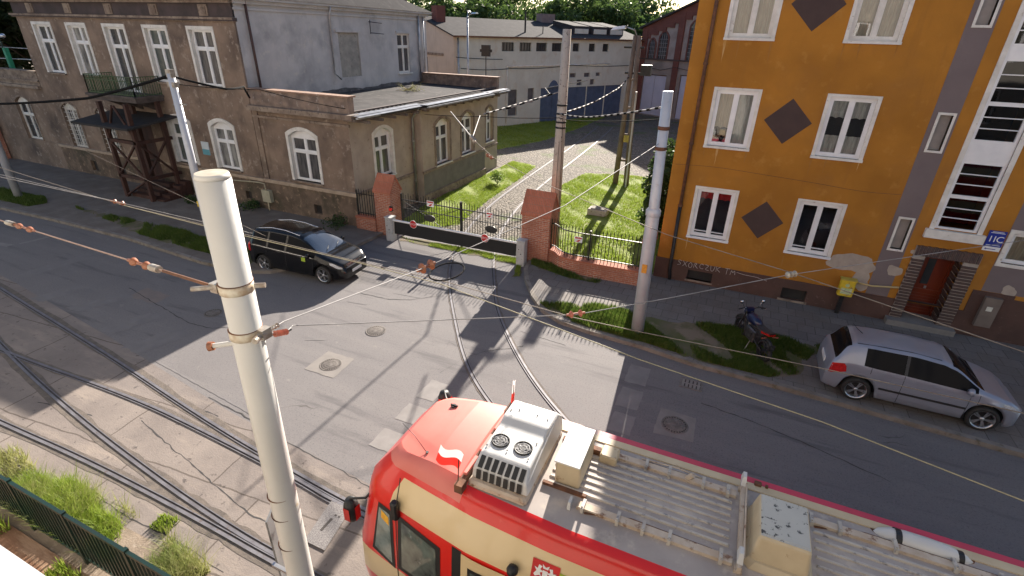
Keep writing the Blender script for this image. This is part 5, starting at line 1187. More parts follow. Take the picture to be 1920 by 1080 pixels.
b = MB(); b.cyl((-6.3, 18.7, .1), (-6.32, 18.8, 4.5), .008, n=5); b.cyl((-6.1, 18.8, .1), (-6.25, 18.85, 5.5), .008, n=5); b.build('ground_wire', IRN, t)
t = thing('lattice_pole', 'twin leg concrete pole with braces and a lamp standing in the sunlit yard grass', 'pole', (-6.35, 31, 0))
b = MB(); b.tube([(-6.62, 31, 0), (-6.45, 31, 8.2)], .1, 6, rr=[.19, .13]); b.build('leg', LCP, t); b = MB(); b.tube([(-5.95, 31, 0), (-6.25, 31, 8.2)], .1, 6, rr=[.19, .13]); b.build('leg', LCP, t)
b = MB()
for z in (1.4, 2.9, 4.4, 5.9, 7.3): b.box(-6.6 + z * .02, -6.0 - z * .03, 30.94, 31.06, z, z + .12)
b.build('cross_brace', LCP, t)
b = MB(); b.box(-6.4, -6.1, 30.85, 30.9, 2.55, 2.95); b.build('number_plate', mat('plate_yellow', (.5, .4, .08), (.3, .25, .06), 12, .6), t)
b = MB(); b.cyl((-6.8, 31, 6.3), (-5.4, 31, 6.3), .06, n=6); b.box(-5.9, -5.35, 30.8, 31.2, 6.2, 6.75); b.cyl((-7.0, 31, 7.6), (-5.9, 31, 7.6), .05, n=6); b.build('crossarm', IRN, t)
b = MB(); b.tube([(-6.35, 31, 8.1), (-6.5, 30.9, 8.45), (-7.0, 30.8, 8.6)], .04, 6); b.build('lamp_arm', ZNC, t)
GLT = mat('lamp_metal_glint_white', (.95, .95, .95), (.9, .9, .9), 5, .3, metal=.2)  # near-white colour carries the sun glint on the lamp head
b = MB(); b.add([(-7.0, 30.6, 8.5), (-7.0, 31.0, 8.5), (-7.75, 31.0, 8.42), (-7.75, 30.6, 8.42), (-7.0, 30.7, 8.66), (-7.0, 30.9, 8.66), (-7.6, 30.95, 8.58), (-7.6, 30.65, 8.58)], [(0, 1, 2, 3), (7, 6, 5, 4), (0, 4, 5, 1), (1, 5, 6, 2), (2, 6, 7, 3), (3, 7, 4, 0)]); b.build('lamp_head', GLT, t)
t = thing('drain_pipe_post', 'thin pale pipe leaning beside the twin leg pole', 'post', (-6.0, 30.4, 0)); b = MB(); b.cyl((-5.85, 30.4, 0.0), (-5.9, 30.4, 5.4), .05, n=8); b.build('pipe', WPL, t)
t = pole('trolley_pole', 'pale steel pole with bracket fittings at its top before the old brown building', [(-18.1, 12.3, 0), (-18.02, 12.3, 6.62)], [.15, .115], WPL)
b = MB(); b.box(-18.2, -17.85, 12.2, 12.4, 6.2, 6.35); b.box(-18.15, -17.9, 12.22, 12.38, 6.5, 6.75); b.cyl((-18.3, 12.3, 5.6), (-17.6, 12.3, 5.65), .03, n=6); b.build('bracket', STE, t)
b = MB(); b.box(-18.18, -18.1, 12.16, 12.2, 2.0, 2.2); b.build('sticker', mat('plate_yellow2', (.7, .5, .05), None, 9, .5), t)
t = pole('trolley_pole', 'pale steel pole at the left edge of the picture in a grass patch', [(-32.56, 12.78, 0), (-32.5, 12.78, 8.5)], [.17, .13], WPL)
# small things in the yard and far left
t = thing('concrete_block', 'flat grey concrete block lying in the sunlit yard grass in the pole shadow', 'block', (-5.95, 24.6, 0)); b = MB(); b.cbox(-6.45, -5.45, 24.3, 24.95, 0, .3, .04); b.build('block', COP, t)
b = MB(); b.box(-6.3, -5.6, 24.4, 24.85, .3, .34); b.build('lid', CON, t)
t = thing('green_post', 'green steel post with a white lamp bulb standing on the low wing terrace', 'post', (-41.5, 18.5, 5)); b = MB(); b.box(-41.62, -41.38, 18.4, 18.6, 5.0, 6.6); b.build('post', mat('bright_green_paint', (.02, .30, .17), (.02, .22, .13), 4, .5), t)
b = MB(); b.tube([(-41.5, 18.4, 6.6), (-41.3, 18.3, 7.1), (-40.9, 18.3, 7.25)], .04, 6); b.lathe([(.001, -.14), (.12, -.08), (.14, 0), (.1, .1), (.001, .14)], (-40.8, 18.3, 7.25), n=12); b.build('lamp', LMP, t)
for q in range(2): pass
t = thing('terrace_rail', 'thin pale rail on the low wing terrace behind the green post', 'rail', (-42, 18.6, 5.5)); b = MB(); b.cyl((-46, 18.8, 5.9), (-37, 18.8, 6.05), .03, n=5); b.cyl((-46, 18.8, 6.6), (-37, 18.8, 6.6), .02, n=5); b.build('rail', WPL, t)
t = thing('brick_pier', 'red brick pier at the far left end of the old building', 'pier', (-42.9, 17.0, 0)); b = MB(); b.box(-43.2, -42.7, 16.6, 17.2, 0, 2.6); b.build('shaft', RBR, t); b = MB(); b.box(-43.25, -42.65, 16.55, 17.25, 2.6, 2.75); b.build('capping', RBC, t)
t = thing('low_brick_wall', 'low red brick wall stub beside the pier at the far left', 'wall', (-43.5, 15.5, 0)); b = MB(); b.box(-43.6, -43.2, 14.0, 16.6, 0, .5); b.build('brickwork', RBR, t)
# ------------------------------------------------------------------ wires
WRB = mat('black_cable', (.012, .012, .013), None, 5, .95, spec=.1); WRC = mat('pale_copper_wire', (.22, .19, .16), (.16, .13, .11), 5, .7, metal=.2)
WRS = mat('bright_steel_wire', (.34, .33, .33), (.22, .21, .21), 5, .7, metal=.2)
WRT = mat('taped_cable', (.85, .85, .85), (.03, .03, .03), 1.6, .6)
def sag(a, c, s, n=14):
    return [(a[0] + (c[0] - a[0]) * i / n, a[1] + (c[1] - a[1]) * i / n, a[2] + (c[2] - a[2]) * i / n - s * 4 * (i / n) * (1 - i / n)) for i in range(n + 1)]
def wire(label, pts, r=.008, m=WRC, s=.0, beads=0, name='overhead_wire', cat='wire', group='overhead wires above the street'):
    P = []
    for a, c in zip(pts, pts[1:]): P += sag(a, c, s)[: -1]
    P.append(pts[-1])
    t = thing(name, label, cat, pts[0], group); b = MB(); b.tube(P, r, 5); b.build('strand', m, t)
    if beads:
        b = MB(); L = [0]
        for a, c in zip(P, P[1:]): L.append(L[-1] + math.dist(a, c))
        k = 0; n = int(L[-1] / beads)
        for j in range(n):
            s0 = L[-1] * (j + .25) / n; s1 = L[-1] * (j + .62) / n
            def at(s):
                for q in range(len(P) - 1):
                    if s <= L[q + 1]: f = (s - L[q]) / (L[q + 1] - L[q]); return [P[q][i] + (P[q + 1][i] - P[q][i]) * f for i in range(3)]
                return P[-1]
            b.cyl(at(s0), at(s1), r * 1.35, n=6)
        b.build('black_bands', WRB, t)
    return t
def insulator(par, a, c, r, m, n=3, nm='insulator'):
    a = Vector(a); c = Vector(c); b = MB(); d = c - a
    b.cyl(a, c, r * .35, n=6)
    for k in range(n): p = a + d * ((k + .5) / n); b.cyl(p - d * .22 / n, p + d * .05 / n, r * .45, r, n=10); b.cyl(p + d * .05 / n, p + d * .22 / n, r, r * .4, n=10)
    return b.build(nm, m, par)
C1 = (-3.24, 2.12, 6.44); far = (-14, 2.95, 6.0)
Wp = lambda k: tuple(C1[i] + (far[i] - C1[i]) * k for i in range(3))
t = wire('span wire with two rusty insulators running left from the big white pole', [C1, far], .0065, mat('pinkish_wire', (.32, .22, .18), None, 9, .7), group='overhead wires above the street')
insulator(t, Wp(.012 + .055), Wp(.1), .035, INS, 2); insulator(t, Wp(.245), Wp(.285), .03, INS, 2)
b = MB(); b.cyl(Wp(.0), Wp(.055), .012, n=6); b.build('rod', RST, t); b = MB(); b.cyl(Wp(.285), Wp(.30), .025, n=8); b.cyl(Wp(.06), Wp(.07), .03, n=8); b.build('shackle', STE, t)
C2 = (-2.93, 2.2, 6.08)
t = wire('thin span wire from the big white pole through paired insulators to the grass strip pole', [C2, (-3.05, 2.5, 6.0), (-3.24, 4.85, 5.5), (-2.54, 8.1, 5.5), (-1.9, 13.5, 5.72)], .005, WRS)
insulator(t, (-2.965, 2.27, 6.06), (-3.02, 2.42, 6.02), .02, STE, 4, 'turnbuckle'); insulator(t, (-3.28, 4.7, 5.5), (-3.22, 5.0, 5.5), .07, INS, 2)
b = MB(); b.cyl((-3.24, 4.85, 5.5), (-2.54, 8.1, 5.5), .006, n=6); b.cyl((-2.54, 8.1, 5.5), (-1.9, 13.5, 5.72), .009, n=6); b.build('thick_strand', WRS, t)
t = wire('span wire with an orange coil insulator from the big white pole towards the ochre house', [C2, (-2.95, 2.42, 5.97), (-3.08, 2.6, 5.9), (-2.35, 3.64, 5.6), (-1.17, 4.35, 5.6), (-.4, 5.13, 5.6), (.84, 6.44, 5.6), (3.45, 9.05, 5.52), (8, 13.6, 5.35)], .005, WRS)
insulator(t, (-2.93, 2.29, 6.03), (-2.95, 2.43, 5.97), .026, INO, 5, 'coil_insulator'); insulator(t, (-1.25, 4.3, 5.6), (-1.1, 4.43, 5.6), .04, INO, 2); insulator(t, (.8, 6.4, 5.6), (.92, 6.52, 5.6), .04, STE, 3)
b = MB(); b.cyl((-2.95, 2.43, 5.97), (-2.99, 2.5, 5.94), .008, n=6); b.build('black_end', WRB, t)
wire('upper street contact wire sagging from the far left past the gate to the right edge', [(-26, 5.9, 5.45), (-14.0, 5.38, 5.35), (-9.5, 5.05, 5.3), (-6.86, 5.0, 5.3), (-4.3, 4.95, 5.3), (-3.1, 4.95, 5.3), (-1.3, 4.8, 5.3), (-.64, 4.82, 5.3), (1.14, 4.93, 5.3), (14, 5.1, 5.3)], .005, WRC, group='overhead wires above the street')
wire('lower bright contact wire running above the tram to the right edge', [(-9.6, 5.05, 5.3), (-6.9, 4.95, 5.3), (-4.3, 4.92, 5.3), (-3.05, 4.86, 5.3), (-1.62, 4.55, 5.3), (-.48, 4.3, 5.3), (1.07, 4.06, 5.3), (2.28, 3.75, 5.3), (14, 3.4, 5.3)], .0055, mat('yellowish_wire', (.30, .27, .17), None, 9, .7), group='overhead wires above the street')
t = wire('pair of thin wires meeting the contact wires at a brown insulator on the left', [(-28, 3.6, 6.0), (-9.55, 5.04, 5.34)], .005, WRS); insulator(t, (-9.75, 5.02, 5.35), (-9.4, 5.05, 5.33), .04, INS, 2)
wire('faint third wire fanning in low from the far left', [(-28, 4.3, 5.9), (-6.4, 5.0, 5.34)], .004, WRS)
wire('long faint level wire across the front of the brown building', [(-40, 17.0, 3.0), (-22.0, 10.5, 4.3), (-6.0, 4.9, 5.4)], .003, WRC)
wire('thick black cable drooping from the left edge to the steel pole head', [(-44, 12.0, 4.4), (-29.7, 12.3, 4.83), (-23.1, 12.3, 5.5), (-18.08, 12.3, 6.55)], .05, WRB, .03)
wire('thick black cable from the steel pole head to the annex corner', [(-18.08, 12.3, 6.55), (-17.9, 14.2, 6.0), (-19.0, 15.9, 5.9), (-20.2, 17.1, 5.3)], .04, WRB, .02)
wire('thin black cable looping from the steel pole head towards the annex eaves', [(-18.08, 12.3, 6.3), (-16.6, 14.5, 6.05), (-15.0, 17.2, 5.2)], .014, WRB, .05)
LT = (-6.5, 30.8, 6.15); CPT = (-6.38, 18.8, 5.5); GY = 'taped cables strung in the yard'
wire('taped cable climbing from the concrete pole to the twin leg pole', [CPT, (-6.4, 27, 5.65), LT], .03, WRS, .12, beads=.62, group=GY)
wire('taped cable drooping from the concrete pole to the pole beside the ochre house', [(-7.6, 22.2, 5.55), CPT, (-4.75, 17.0, 5.72), (-1.96, 13.6, 6.58)], .024, WRS, .03, beads=.42, group=GY)
wire('taped cable from before the annex windows up to a joint left of the concrete pole', [(-8.65, 17.1, 5.5), (-8.67, 24.0, 5.6), (-10.42, 28.0, 5.5)], .026, WRS, .0, beads=.55, group=GY)
wire('taped cable branching from before the annex windows to the concrete pole', [(-8.55, 18.5, 5.5), (-6.56, 19.0, 6.22)], .022, WRS, .0, beads=.5, group=GY)
wire('pale cable from the left joint past the concrete pole top to the hall', [(-10.42, 28.0, 5.5), (-7.5, 26.0, 6.15)], .022, WRS, .0, group=GY)
wire('level dark cable with hangers passing the concrete pole', [(-14.4, 22.0, 4.5), (-8.53, 16.9, 5.45), (-6.4, 18.8, 5.35), (-4.74, 17.0, 5.6), (-1.93, 13.6, 6.3)], .012, WRB, .03, group=GY)
wire('bright cable descending from the annex front past the gate to the crossing wires', [(-9.9, 16.9, 5.5), (-6.78, 12.69, 5.5), (-5.25, 10.87, 5.5), (-3.52, 9.36, 5.5), (-.74, 7.45, 5.5), (.88, 6.65, 5.55), (2.87, 5.76, 5.5), (8, 3.0, 5.5)], .006, WRC)
wire('bright short rod from the crossing fitting up towards the yard cables', [(-6.78, 12.69, 5.5), (-8.6, 16.7, 5.5)], .014, WRS)
wire('bright short rod from the crossing fitting up towards the annex eaves', [(-6.6, 12.5, 5.49), (-9.9, 16.9, 5.51)], .014, WRS)
t = thing('wire_crossing_fitting', 'cluster of pale clamps and brown insulators on the cable in front of the annex windows', 'fitting', (-6.8, 12.7, 5.5)); insulator(t, (-6.95, 12.95, 5.5), (-6.5, 12.35, 5.5), .07, STE, 3); insulator(t, (-5.55, 11.1, 5.5), (-5.2, 10.75, 5.5), .05, INS, 2)
t = wire('black round loop of spare cable hanging under the crossing wires', [(-3.18 + .2 * math.cos(a * .3927), 5.22 + .3 * math.sin(a * .3927), 5.3) for a in range(17)], .011, WRB, cat='cable loop', name='cable_loop', group=None)
wire('dark cable sagging across the pale hall wall below its high windows', [TH(.5, 5.3, .3), TH(6, 5.2, .3), TH(14, 5.4, .3), TH(24, 5.3, .3)], .03, WRB, .12, group='cables along the hall wall')
wire('upper dark cable from the signal box along the hall wall', [TH(0, 6.2, .4), TH(5, 6.0, .4)], .03, WRB, .05, group='cables along the hall wall')
# ------------------------------------------------------------------ green fence and house behind the camera
t = thing('green_fence', 'dark green slatted steel fence along the brown terrace in the bottom left corner', 'fence', (-8, 2.3, 0))
y = 2.3
for i in range(12):
    x0 = -19.2 + i * 1.52; b = MB()
    for k in range(13): x = x0 + .08 + k * .112; b.box(x, x + .035, y - .018, y + .018, .1, 1.16)
    b.box(x0, x0 + 1.52, y - .025, y + .025, 1.13, 1.19); b.box(x0, x0 + 1.52, y - .02, y + .02, .12, .17); b.build('panel', DGR, t)
    b = MB(); b.box(x0 - .035, x0 + .035, y - .035, y + .035, 0, 1.22); b.build('post', DGR, t)
OPW = mat('cream_house_render', (.34, .32, .29), (.29, .275, .25), .8, .9, bs=.2)
H5 = thing('opposite_house', 'cream rendered house with a white ledge on the viewer side of the street', 'house', (-8, -5, 0))
hl = [(x, x + 1.3, z, z + 1.8) for x in (-34, -30.5, -27, -23.5, -20, -16.5, -13, -9.5, -6, 4, 7.5, 11, 14.5) for z in (1.2, 4.3, 7.4, 10.5)]
TS = lambda u, v, w_: (u, -1.2 + w_, v)
b = MB(); wall(b, -38, 20, 0, 13.5, hl, TS, dep=.2); b.box(-38, 20, -9, -1.45, 0, 13.5) if False else None
b.quad((-38, -1.2, 0), (-38, -12, 0), (-38, -12, 13.5), (-38, -1.2, 13.5)); b.quad((20, -1.2, 0), (20, -12, 0), (20, -12, 13.5), (20, -1.2, 13.5)); b.quad((-38, -12, 0), (20, -12, 0), (20, -12, 13.5), (-38, -12, 13.5)); b.build('wall', OPW, H5)
b = MB(); b.add([(-38.5, -.8, 13.5), (20.5, -.8, 13.5), (20.5, -12.5, 13.5), (-38.5, -12.5, 13.5), (-38.5, -6.5, 17), (20.5, -6.5, 17)], [(0, 1, 5, 4), (2, 3, 4, 5), (1, 2, 5), (3, 0, 4), (0, 3, 2, 1)]); b.build('roof', mat('red_roof_tiles', (.25, .09, .05), (.18, .07, .04), 6, .8), H5)
for h in hl: window(H5, TS, *h, dep=.18, fm=PVC, transom=1)
b = MB(); b.box(-6, 2.2, -1.2, .485, 5.86, 6.0); b.build('ledge', mat('white_ledge', (.52, .52, .53), (.47, .47, .48), 3, .5), H5)
# ------------------------------------------------------------------ vehicles
def interp(tab, x):
    if x <= tab[0][0]: return tab[0][1]
    for (a, p), (c, q) in zip(tab, tab[1:]):
        if x <= c:
            f = (x - a) / (c - a); f = f * f * (3 - 2 * f) * .5 + f * .5; return p + (q - p) * f
    return tab[-1][1]
TYR = mat('tyre_rubber', (.018, .018, .019), (.03, .03, .03), 9, .8)
ALO = mat('alloy_rim', (.55, .56, .58), (.42, .43, .45), 9, .28, metal=.85)
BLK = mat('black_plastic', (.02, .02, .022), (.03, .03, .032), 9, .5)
CGL = mat('car_glass', (.008, .009, .011), (.010, .010, .012), 2, .08, spec=.05)
HLG = mat('headlight_glass', (.55, .58, .6), (.35, .37, .4), 25, .1, spec=1.)
RLG = mat('rear_light_glass', (.55, .015, .012), (.35, .01, .01), 18, .12, spec=.9)
def car(name, label, loc, rz, P, paint, group=None):
    t = thing(name, label, 'car', loc, group, local=True, rz=rz)
    F_, B_, W = P['F'], P['B'], P['W']; wx = P['wheels']; r = P['r']; ra = r + .065
    def z0(x):
        z = P['sill'] + .05 * max(0, (abs(x) - 1.5)) 
        for q in wx:
            if abs(x - q) < ra: z = max(z, r + math.sqrt(ra * ra - (x - q) ** 2))
        return z
    def sec(x):
        zt = interp(P['top'], x); be = min(interp(P['belt'], x), zt - .035); hw = W * interp(P['plan'], x); b0 = z0(x); h = zt - be
        yr = hw * .955 - .04 - (h - .035) * P['tumble']
        zz = [b0, b0 + .05, max(.42, b0 + .07), max(.62, b0 + .09), max(be - .07, b0 + .1), be, be + min(.02, h * .2), be + h * .8, zt - min(.05, h * .1), zt - min(.018, h * .05), zt - .003, zt]
        ed = 1 - .1 * max(0, 1 - (min(F_ - x, x - B_)) / .3)
        yy = [hw * .93, hw * .985, hw, hw * (1.0), hw * .985, hw * .96, hw * .95, yr, yr - .045, yr - .13, yr * .5, 0]
        for i in range(1, 12): zz[i] = max(zz[i], zz[i - 1] + .0005)
        return list(zip(yy, zz))
    def S(x, tt, sd=1, o=0.):
        s = sec(x); i = min(int(tt), 10); f = tt - i; y = s[i][0] + (s[i + 1][0] - s[i][0]) * f; z = s[i][1] + (s[i + 1][1] - s[i][1]) * f
        dy, dz = s[i + 1][0] - s[i][0], s[i + 1][1] - s[i][1]; l = math.hypot(dy, dz) or 1
        return (x, sd * (y + dz / l * o), z - dy / l * o)
    xs = sorted({round(B_ + (F_ - B_) * i / 90, 4) for i in range(91)} | {round(q + s_ * ra * .999, 4) for q in wx for s_ in (-1, 1)} | {round(v, 4) for v in P['marks']})
    b = MB(); b.smooth = True; g = MB(); g.smooth = True; sgm = MB(); sgm.smooth = True; rgm = MB(); rgm.smooth = True
    def cls(x, k, h):
        if P['ws'][0] < x < P['ws'][1] and k >= 8: return 'ws'
        if P['rw'][0] < x < P['rw'][1] and k >= 8: return 'rw'
        if k == 6 and h > .1 and any(a < x < c for a, c in P['side']): return 'sg'
        return 'b'
    secs = [sec(x) for x in xs]
    grids = {'b': b, 'ws': g, 'sg': sgm, 'rw': rgm}
    for sd in (1, -1):
        idx = {}
        for i in range(len(xs) - 1):
            for k in range(11):
                h = interp(P['top'], (xs[i] + xs[i + 1]) / 2) - interp(P['belt'], (xs[i] + xs[i + 1]) / 2)
                G = grids[cls((xs[i] + xs[i + 1]) / 2, k, h)]
                q = []
                for (ii, kk) in ((i, k), (i + 1, k), (i + 1, k + 1), (i, k + 1)):
                    key = (id(G), ii, kk)
                    if key not in idx: idx[key] = len(G.v); G.v.append((xs[ii], sd * secs[ii][kk][0], secs[ii][kk][1]))
                    q.append(idx[key])
                G.f.append(tuple(q if sd < 0 else q[::-1])); G.m.append(0); G.sm.append(True)
    for e in (0, -1):
        s = secs[e]; n = len(b.v); b.v += [(xs[e], y, z) for y, z in s] + [(xs[e], -y, z) for y, z in s[::-1]]; b.f.append(tuple(range(n, n + 24))); b.m.append(0); b.sm.append(False)
    body = b.build('body', paint, t); g.build('windscreen', P.get('wg', CGL), t)
    if sgm.v: sgm.build('side_windows', CGL, t)
    if rgm.v: rgm.build('rear_window', CGL, t)
    b = MB(); b.box(B_ + .25, F_ - .25, -W + .3, W - .3, .18, .7); b.box(B_ + .9, F_ - .9, -W + .12, W - .12, .16, .3); b.build('underbody', BLK, t)
    def patch(nm, c4, m, o=.006, both=True, n=6, par=body):
        b = MB(); b.smooth = True
        for sd in ((1, -1) if both else (1,)):
            n0 = len(b.v)
            for i in range(n + 1):
                for j in range(n + 1):
                    u, v = i / n, j / n
                    x = (c4[0][0] * (1 - u) + c4[1][0] * u) * (1 - v) + (c4[3][0] * (1 - u) + c4[2][0] * u) * v
                    k = (c4[0][1] * (1 - u) + c4[1][1] * u) * (1 - v) + (c4[3][1] * (1 - u) + c4[2][1] * u) * v
                    b.v.append(S(x, k, sd, o))
            for i in range(n):
                for j in range(n): b.f.append((n0 + i * (n + 1) + j, n0 + (i + 1) * (n + 1) + j, n0 + (i + 1) * (n + 1) + j + 1, n0 + i * (n + 1) + j + 1)); b.m.append(0); b.sm.append(True)
        return b.build(nm, m, par)
    for q in wx:
        for sd in (1, -1):
            y = sd * (W - .03); y2 = sd * (W - .23); c = (q, 0, r)
            b = MB(); b.lathe([(r * .7, y2), (r * .95, y2), (r, y2 + sd * .03), (r, y - sd * .035), (r * .95, y - sd * .005), (r * .74, y), (r * .71, y - sd * .02)], c, 'y', 32); Wl = b.build('wheel', TYR, t)
            b = MB(); b.lathe([(r * .74, y + sd * .002), (r * .69, y - sd * .008), (r * .65, y - sd * .05), (r * .64, y2)], c, 'y', 32)
            for k in range(5):
                a = 2 * math.pi * k / 5 + q; 
                for da in (-.13, .13):
                    a1 = a + da; b.add([(q + math.cos(a1 - .35) * r * .12, y - sd * .035, r + math.sin(a1 - .35) * r * .12), (q + math.cos(a1 - .09) * r * .69, y - sd * .012, r + math.sin(a1 - .09) * r * .69), (q + math.cos(a1 + .09) * r * .69, y - sd * .012, r + math.sin(a1 + .09) * r * .69), (q + math.cos(a1 + .35) * r * .12, y - sd * .035, r + math.sin(a1 + .35) * r * .12)], [(0, 1, 2, 3)])
            b.lathe([(.001, y - sd * .015), (r * .14, y - sd * .02), (r * .16, y - sd * .05)], c, 'y', 16); b.build('rim', ALO, Wl)
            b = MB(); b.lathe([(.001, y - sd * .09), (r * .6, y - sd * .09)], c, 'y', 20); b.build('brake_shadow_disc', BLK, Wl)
    # details
    for nm, c4, m, o in P['patches']: patch(nm, c4, paint if m is None else m, o)
    for x, k0, k1 in P['seams']: patch('door_seam', [(x, k0), (x + .012, k0), (x + .012, k1), (x, k1)], BLK, .003)
    for x in P['handles']: patch('door_handle', [(x, 4.1), (x + .17, 4.1), (x + .17, 4.55), (x, 4.55)], P.get('hm') or paint, .028)
    for sd in (1, -1):
        x, (_, y, z) = P['mirror'], S(P['mirror'], 6, sd); b = MB(); yy = abs(y)
        b.lathe([(.001, -.06), (.07, -.05), (.095, 0), (.09, .04), (.001, .05)], (x, sd * (yy + .13), z + .07), 'x', 12); b.cyl((x, sd * (yy - .02), z + .0), (x, sd * (yy + .1), z + .05), .025, n=6); b.build('mirror', paint, t)
    for (xa, ya) in ((P['ws'][1] - .0, 0),):
        for sd, (p, q_) in ((1, (.55, -.15)), (-1, (.1, -.55))):
            pass
    b = MB(); x0 = P['ws'][1] if P['ws'][1] > P['ws'][0] else 0
    for yo in (.12, -.42): b.tube([(P['cowl'] - .02, yo, interp(P['top'], P['cowl']) + .03), (P['cowl'] - .2, yo + .35, interp(P['top'], P['cowl'] - .2) + .012)], .009, 4)
    b.build('wipers', BLK, t)
    return t, S, patch
SIL = mat('silver_car_paint', (.31, .33, .40), (.285, .305, .37), 2, .36, metal=.35, coat=.35)
BKP = mat('black_car_paint', (.005, .005, .006), (.007, .007, .008), 2, .2, coat=.35, spec=.35)
CHR = mat('chrome_trim', (.75, .75, .77), None, 5, .15, metal=1.)
GRL = mat('dark_grille', (.02, .02, .02), (.06, .06, .06), 40, .5)
PS = dict(F=1.97, B=-2.0, W=.83, wheels=(-1.27, 1.26), r=.315, sill=.2, tumble=.42,
    top=[(-2.0, .62), (-1.97, .78), (-1.92, .93), (-1.86, 1.0), (-1.66, 1.38), (-1.5, 1.465), (-1.1, 1.5), (-.3, 1.515), (.25, 1.47), (.45, 1.41), (1.12, 1.0), (1.3, .955), (1.62, .86), (1.84, .74), (1.93, .62), (1.97, .5)],
    belt=[(-2.0, .88), (-1.5, 1.0), (-.8, .98), (1.0, .92), (1.6, .8), (2.03, .6)],
    plan=[(-2.0, .80), (-1.9, .90), (-1.6, .965), (-1.0, 1.0), (.8, 1.0), (1.4, .98), (1.75, .9), (1.88, .8), (1.97, .58)],
    ws=(.43, 1.1), rw=(-1.87, -1.6), side=[(-1.28, -.46), (-.40, .98)], marks=[-1.28, -.46, -.4, .98, .43, 1.1, -1.87, -1.6], cowl=1.08, mirror=.78,
    patches=[('headlight', [(1.52, 4.0), (1.93, 3.2), (1.88, 4.8), (1.48, 5.2)], HLG, .008), ('rear_light', [(-1.95, 3.0), (-1.6, 3.5), (-1.68, 4.95), (-1.92, 4.95)], RLG, .008),
             ('window_pillar_black', [(-.46, 6.0), (-.40, 6.0), (-.40, 7.0), (-.46, 7.0)], BLK, .003)],
    seams=[(-.44, 1, 5.8), (.86, 1, 5.2), (-1.12, 3.6, 5.8), (1.02, 1.5, 5)], handles=[-.7, .12])
t, S, patch = car('parked_car', 'silver grey hatchback parked on the pavement in front of the ochre house', (5.08, 13.62, .12), R(0), PS, SIL)
b = MB(); b.tube([(-1.35, 0, 1.49), (-1.5, 0, 1.6), (-1.62, 0, 1.72)], .008, 5, rr=[.012, .008, .004]); b.build('aerial', BLK, t)
b = MB(); b.tube([(x, s_ * (S(x, 8.3, 1)[1]), S(x, 8.3, 1)[2] + .004) for s_ in (1,) for x in (-1.5, -1.0, -.4, .2)], .01, 4); b.tube([(x, -(S(x, 8.3, 1)[1]), S(x, 8.3, 1)[2] + .004) for x in (-1.5, -1.0, -.4, .2)], .01, 4); b.build('roof_seam', BLK, t)
for sd in (1, -1):
    b = MB(); b.box(-.86, .86, sd * .833 - .012, sd * .833 + .012, .5, .55); b.build('side_trim', BLK, t)
b = MB(); b.add([(-1.99, -.25, .62), (-1.99, .25, .62), (-1.985, .25, .74), (-1.985, -.25, .74), (-2.012, -.25, .62), (-2.012, .25, .62), (-2.01, .25, .74), (-2.01, -.25, .74)], [(0, 1, 2, 3), (7, 6, 5, 4), (0, 4, 5, 1), (1, 5, 6, 2), (2, 6, 7, 3), (3, 7, 4, 0)]); b.build('number_plate', sw, t)
PB = dict(wg=mat('sky_reflecting_windscreen', (.02, .03, .05), None, 2, .04, spec=1., coat=.8), F=2.1, B=-2.04, W=.875, wheels=(-1.36, 1.27), r=.32, sill=.2, tumble=.38,
    top=[(-2.04, .65), (-2.02, .9), (-2.0, 1.02), (-1.93, 1.35), (-1.86, 1.5), (-1.7, 1.575), (-1.0, 1.62), (-.1, 1.6), (.25, 1.55), (.42, 1.49), (1.28, 1.04), (1.45, .99), (1.8, .88), (2.02, .76), (2.06, .64), (2.1, .5)],
    belt=[(-2.1, .98), (-1.6, 1.02), (-.6, .98), (1.0, .92), (1.7, .82), (2.16, .62)],
    plan=[(-2.1, .82), (-2.0, .91), (-1.7, .97), (-1.0, 1.0), (.8, 1.0), (1.5, .97), (1.85, .89), (2.05, .75), (2.16, .55)],
    ws=(.4, 1.26), rw=(-2.0, -1.88), side=[(-1.8, -1.12), (-1.04, -.3), (-.22, 1.0)], marks=[-1.8, -1.12, -1.04, -.3, -.22, 1.0, .4, 1.26, -2.06, -1.88], cowl=1.25, mirror=.82,
    patches=[('headlight', [(1.62, 4.0), (2.06, 3.2), (2.0, 4.9), (1.58, 5.2)], HLG, .008), ('rear_light', [(-2.0, 3.4), (-1.88, 3.4), (-1.9, 6.2), (-2.0, 6.2)], RLG, .01), ('chrome_strip', [(-1.8, 4.8), (.95, 4.8), (.95, 4.92), (-1.8, 4.92)], CHR, .01),
             ('taxi_sticker', [(.45, 3.5), (.62, 3.5), (.62, 4.3), (.45, 4.3)], mat('lime_sticker', (.45, .6, .05), (.2, .3, .03), 30, .5), .006)],
    seams=[(-.26, 1, 5.8), (.9, 1, 5.2), (-1.1, 3.6, 5.8), (1.1, 1.5, 5)], handles=[-.6, .3])
t, S, patch = car('parked_car', 'black people carrier with roof rails parked at the kerb by the old brown building', (-13.84, 12.98, .0), R(3.5), PB, BKP)
b = MB()
for sd in (1, -1): b.tube([(x, sd * (abs(S(x, 8.6, 1)[1])), S(x, 8.6, 1)[2] + (.05 if -1.6 < x < .05 else .0)) for x in (-1.75, -1.6, -1.0, -.4, .05, .2)], .018, 6)
b.build('roof_rails', CHR, t)
b = MB(); b.box(2.1, 2.115, -.26, .26, .38, .48); b.build('number_plate', sw, t)
b = MB(); b.add([S(2.03, 9, 1, .01), S(2.03, 9, -1, .01), S(2.06, 9, -1, .01), S(2.06, 9, 1, .01)], [(0, 1, 2, 3)]); b.build('grille_bar', CHR, t)
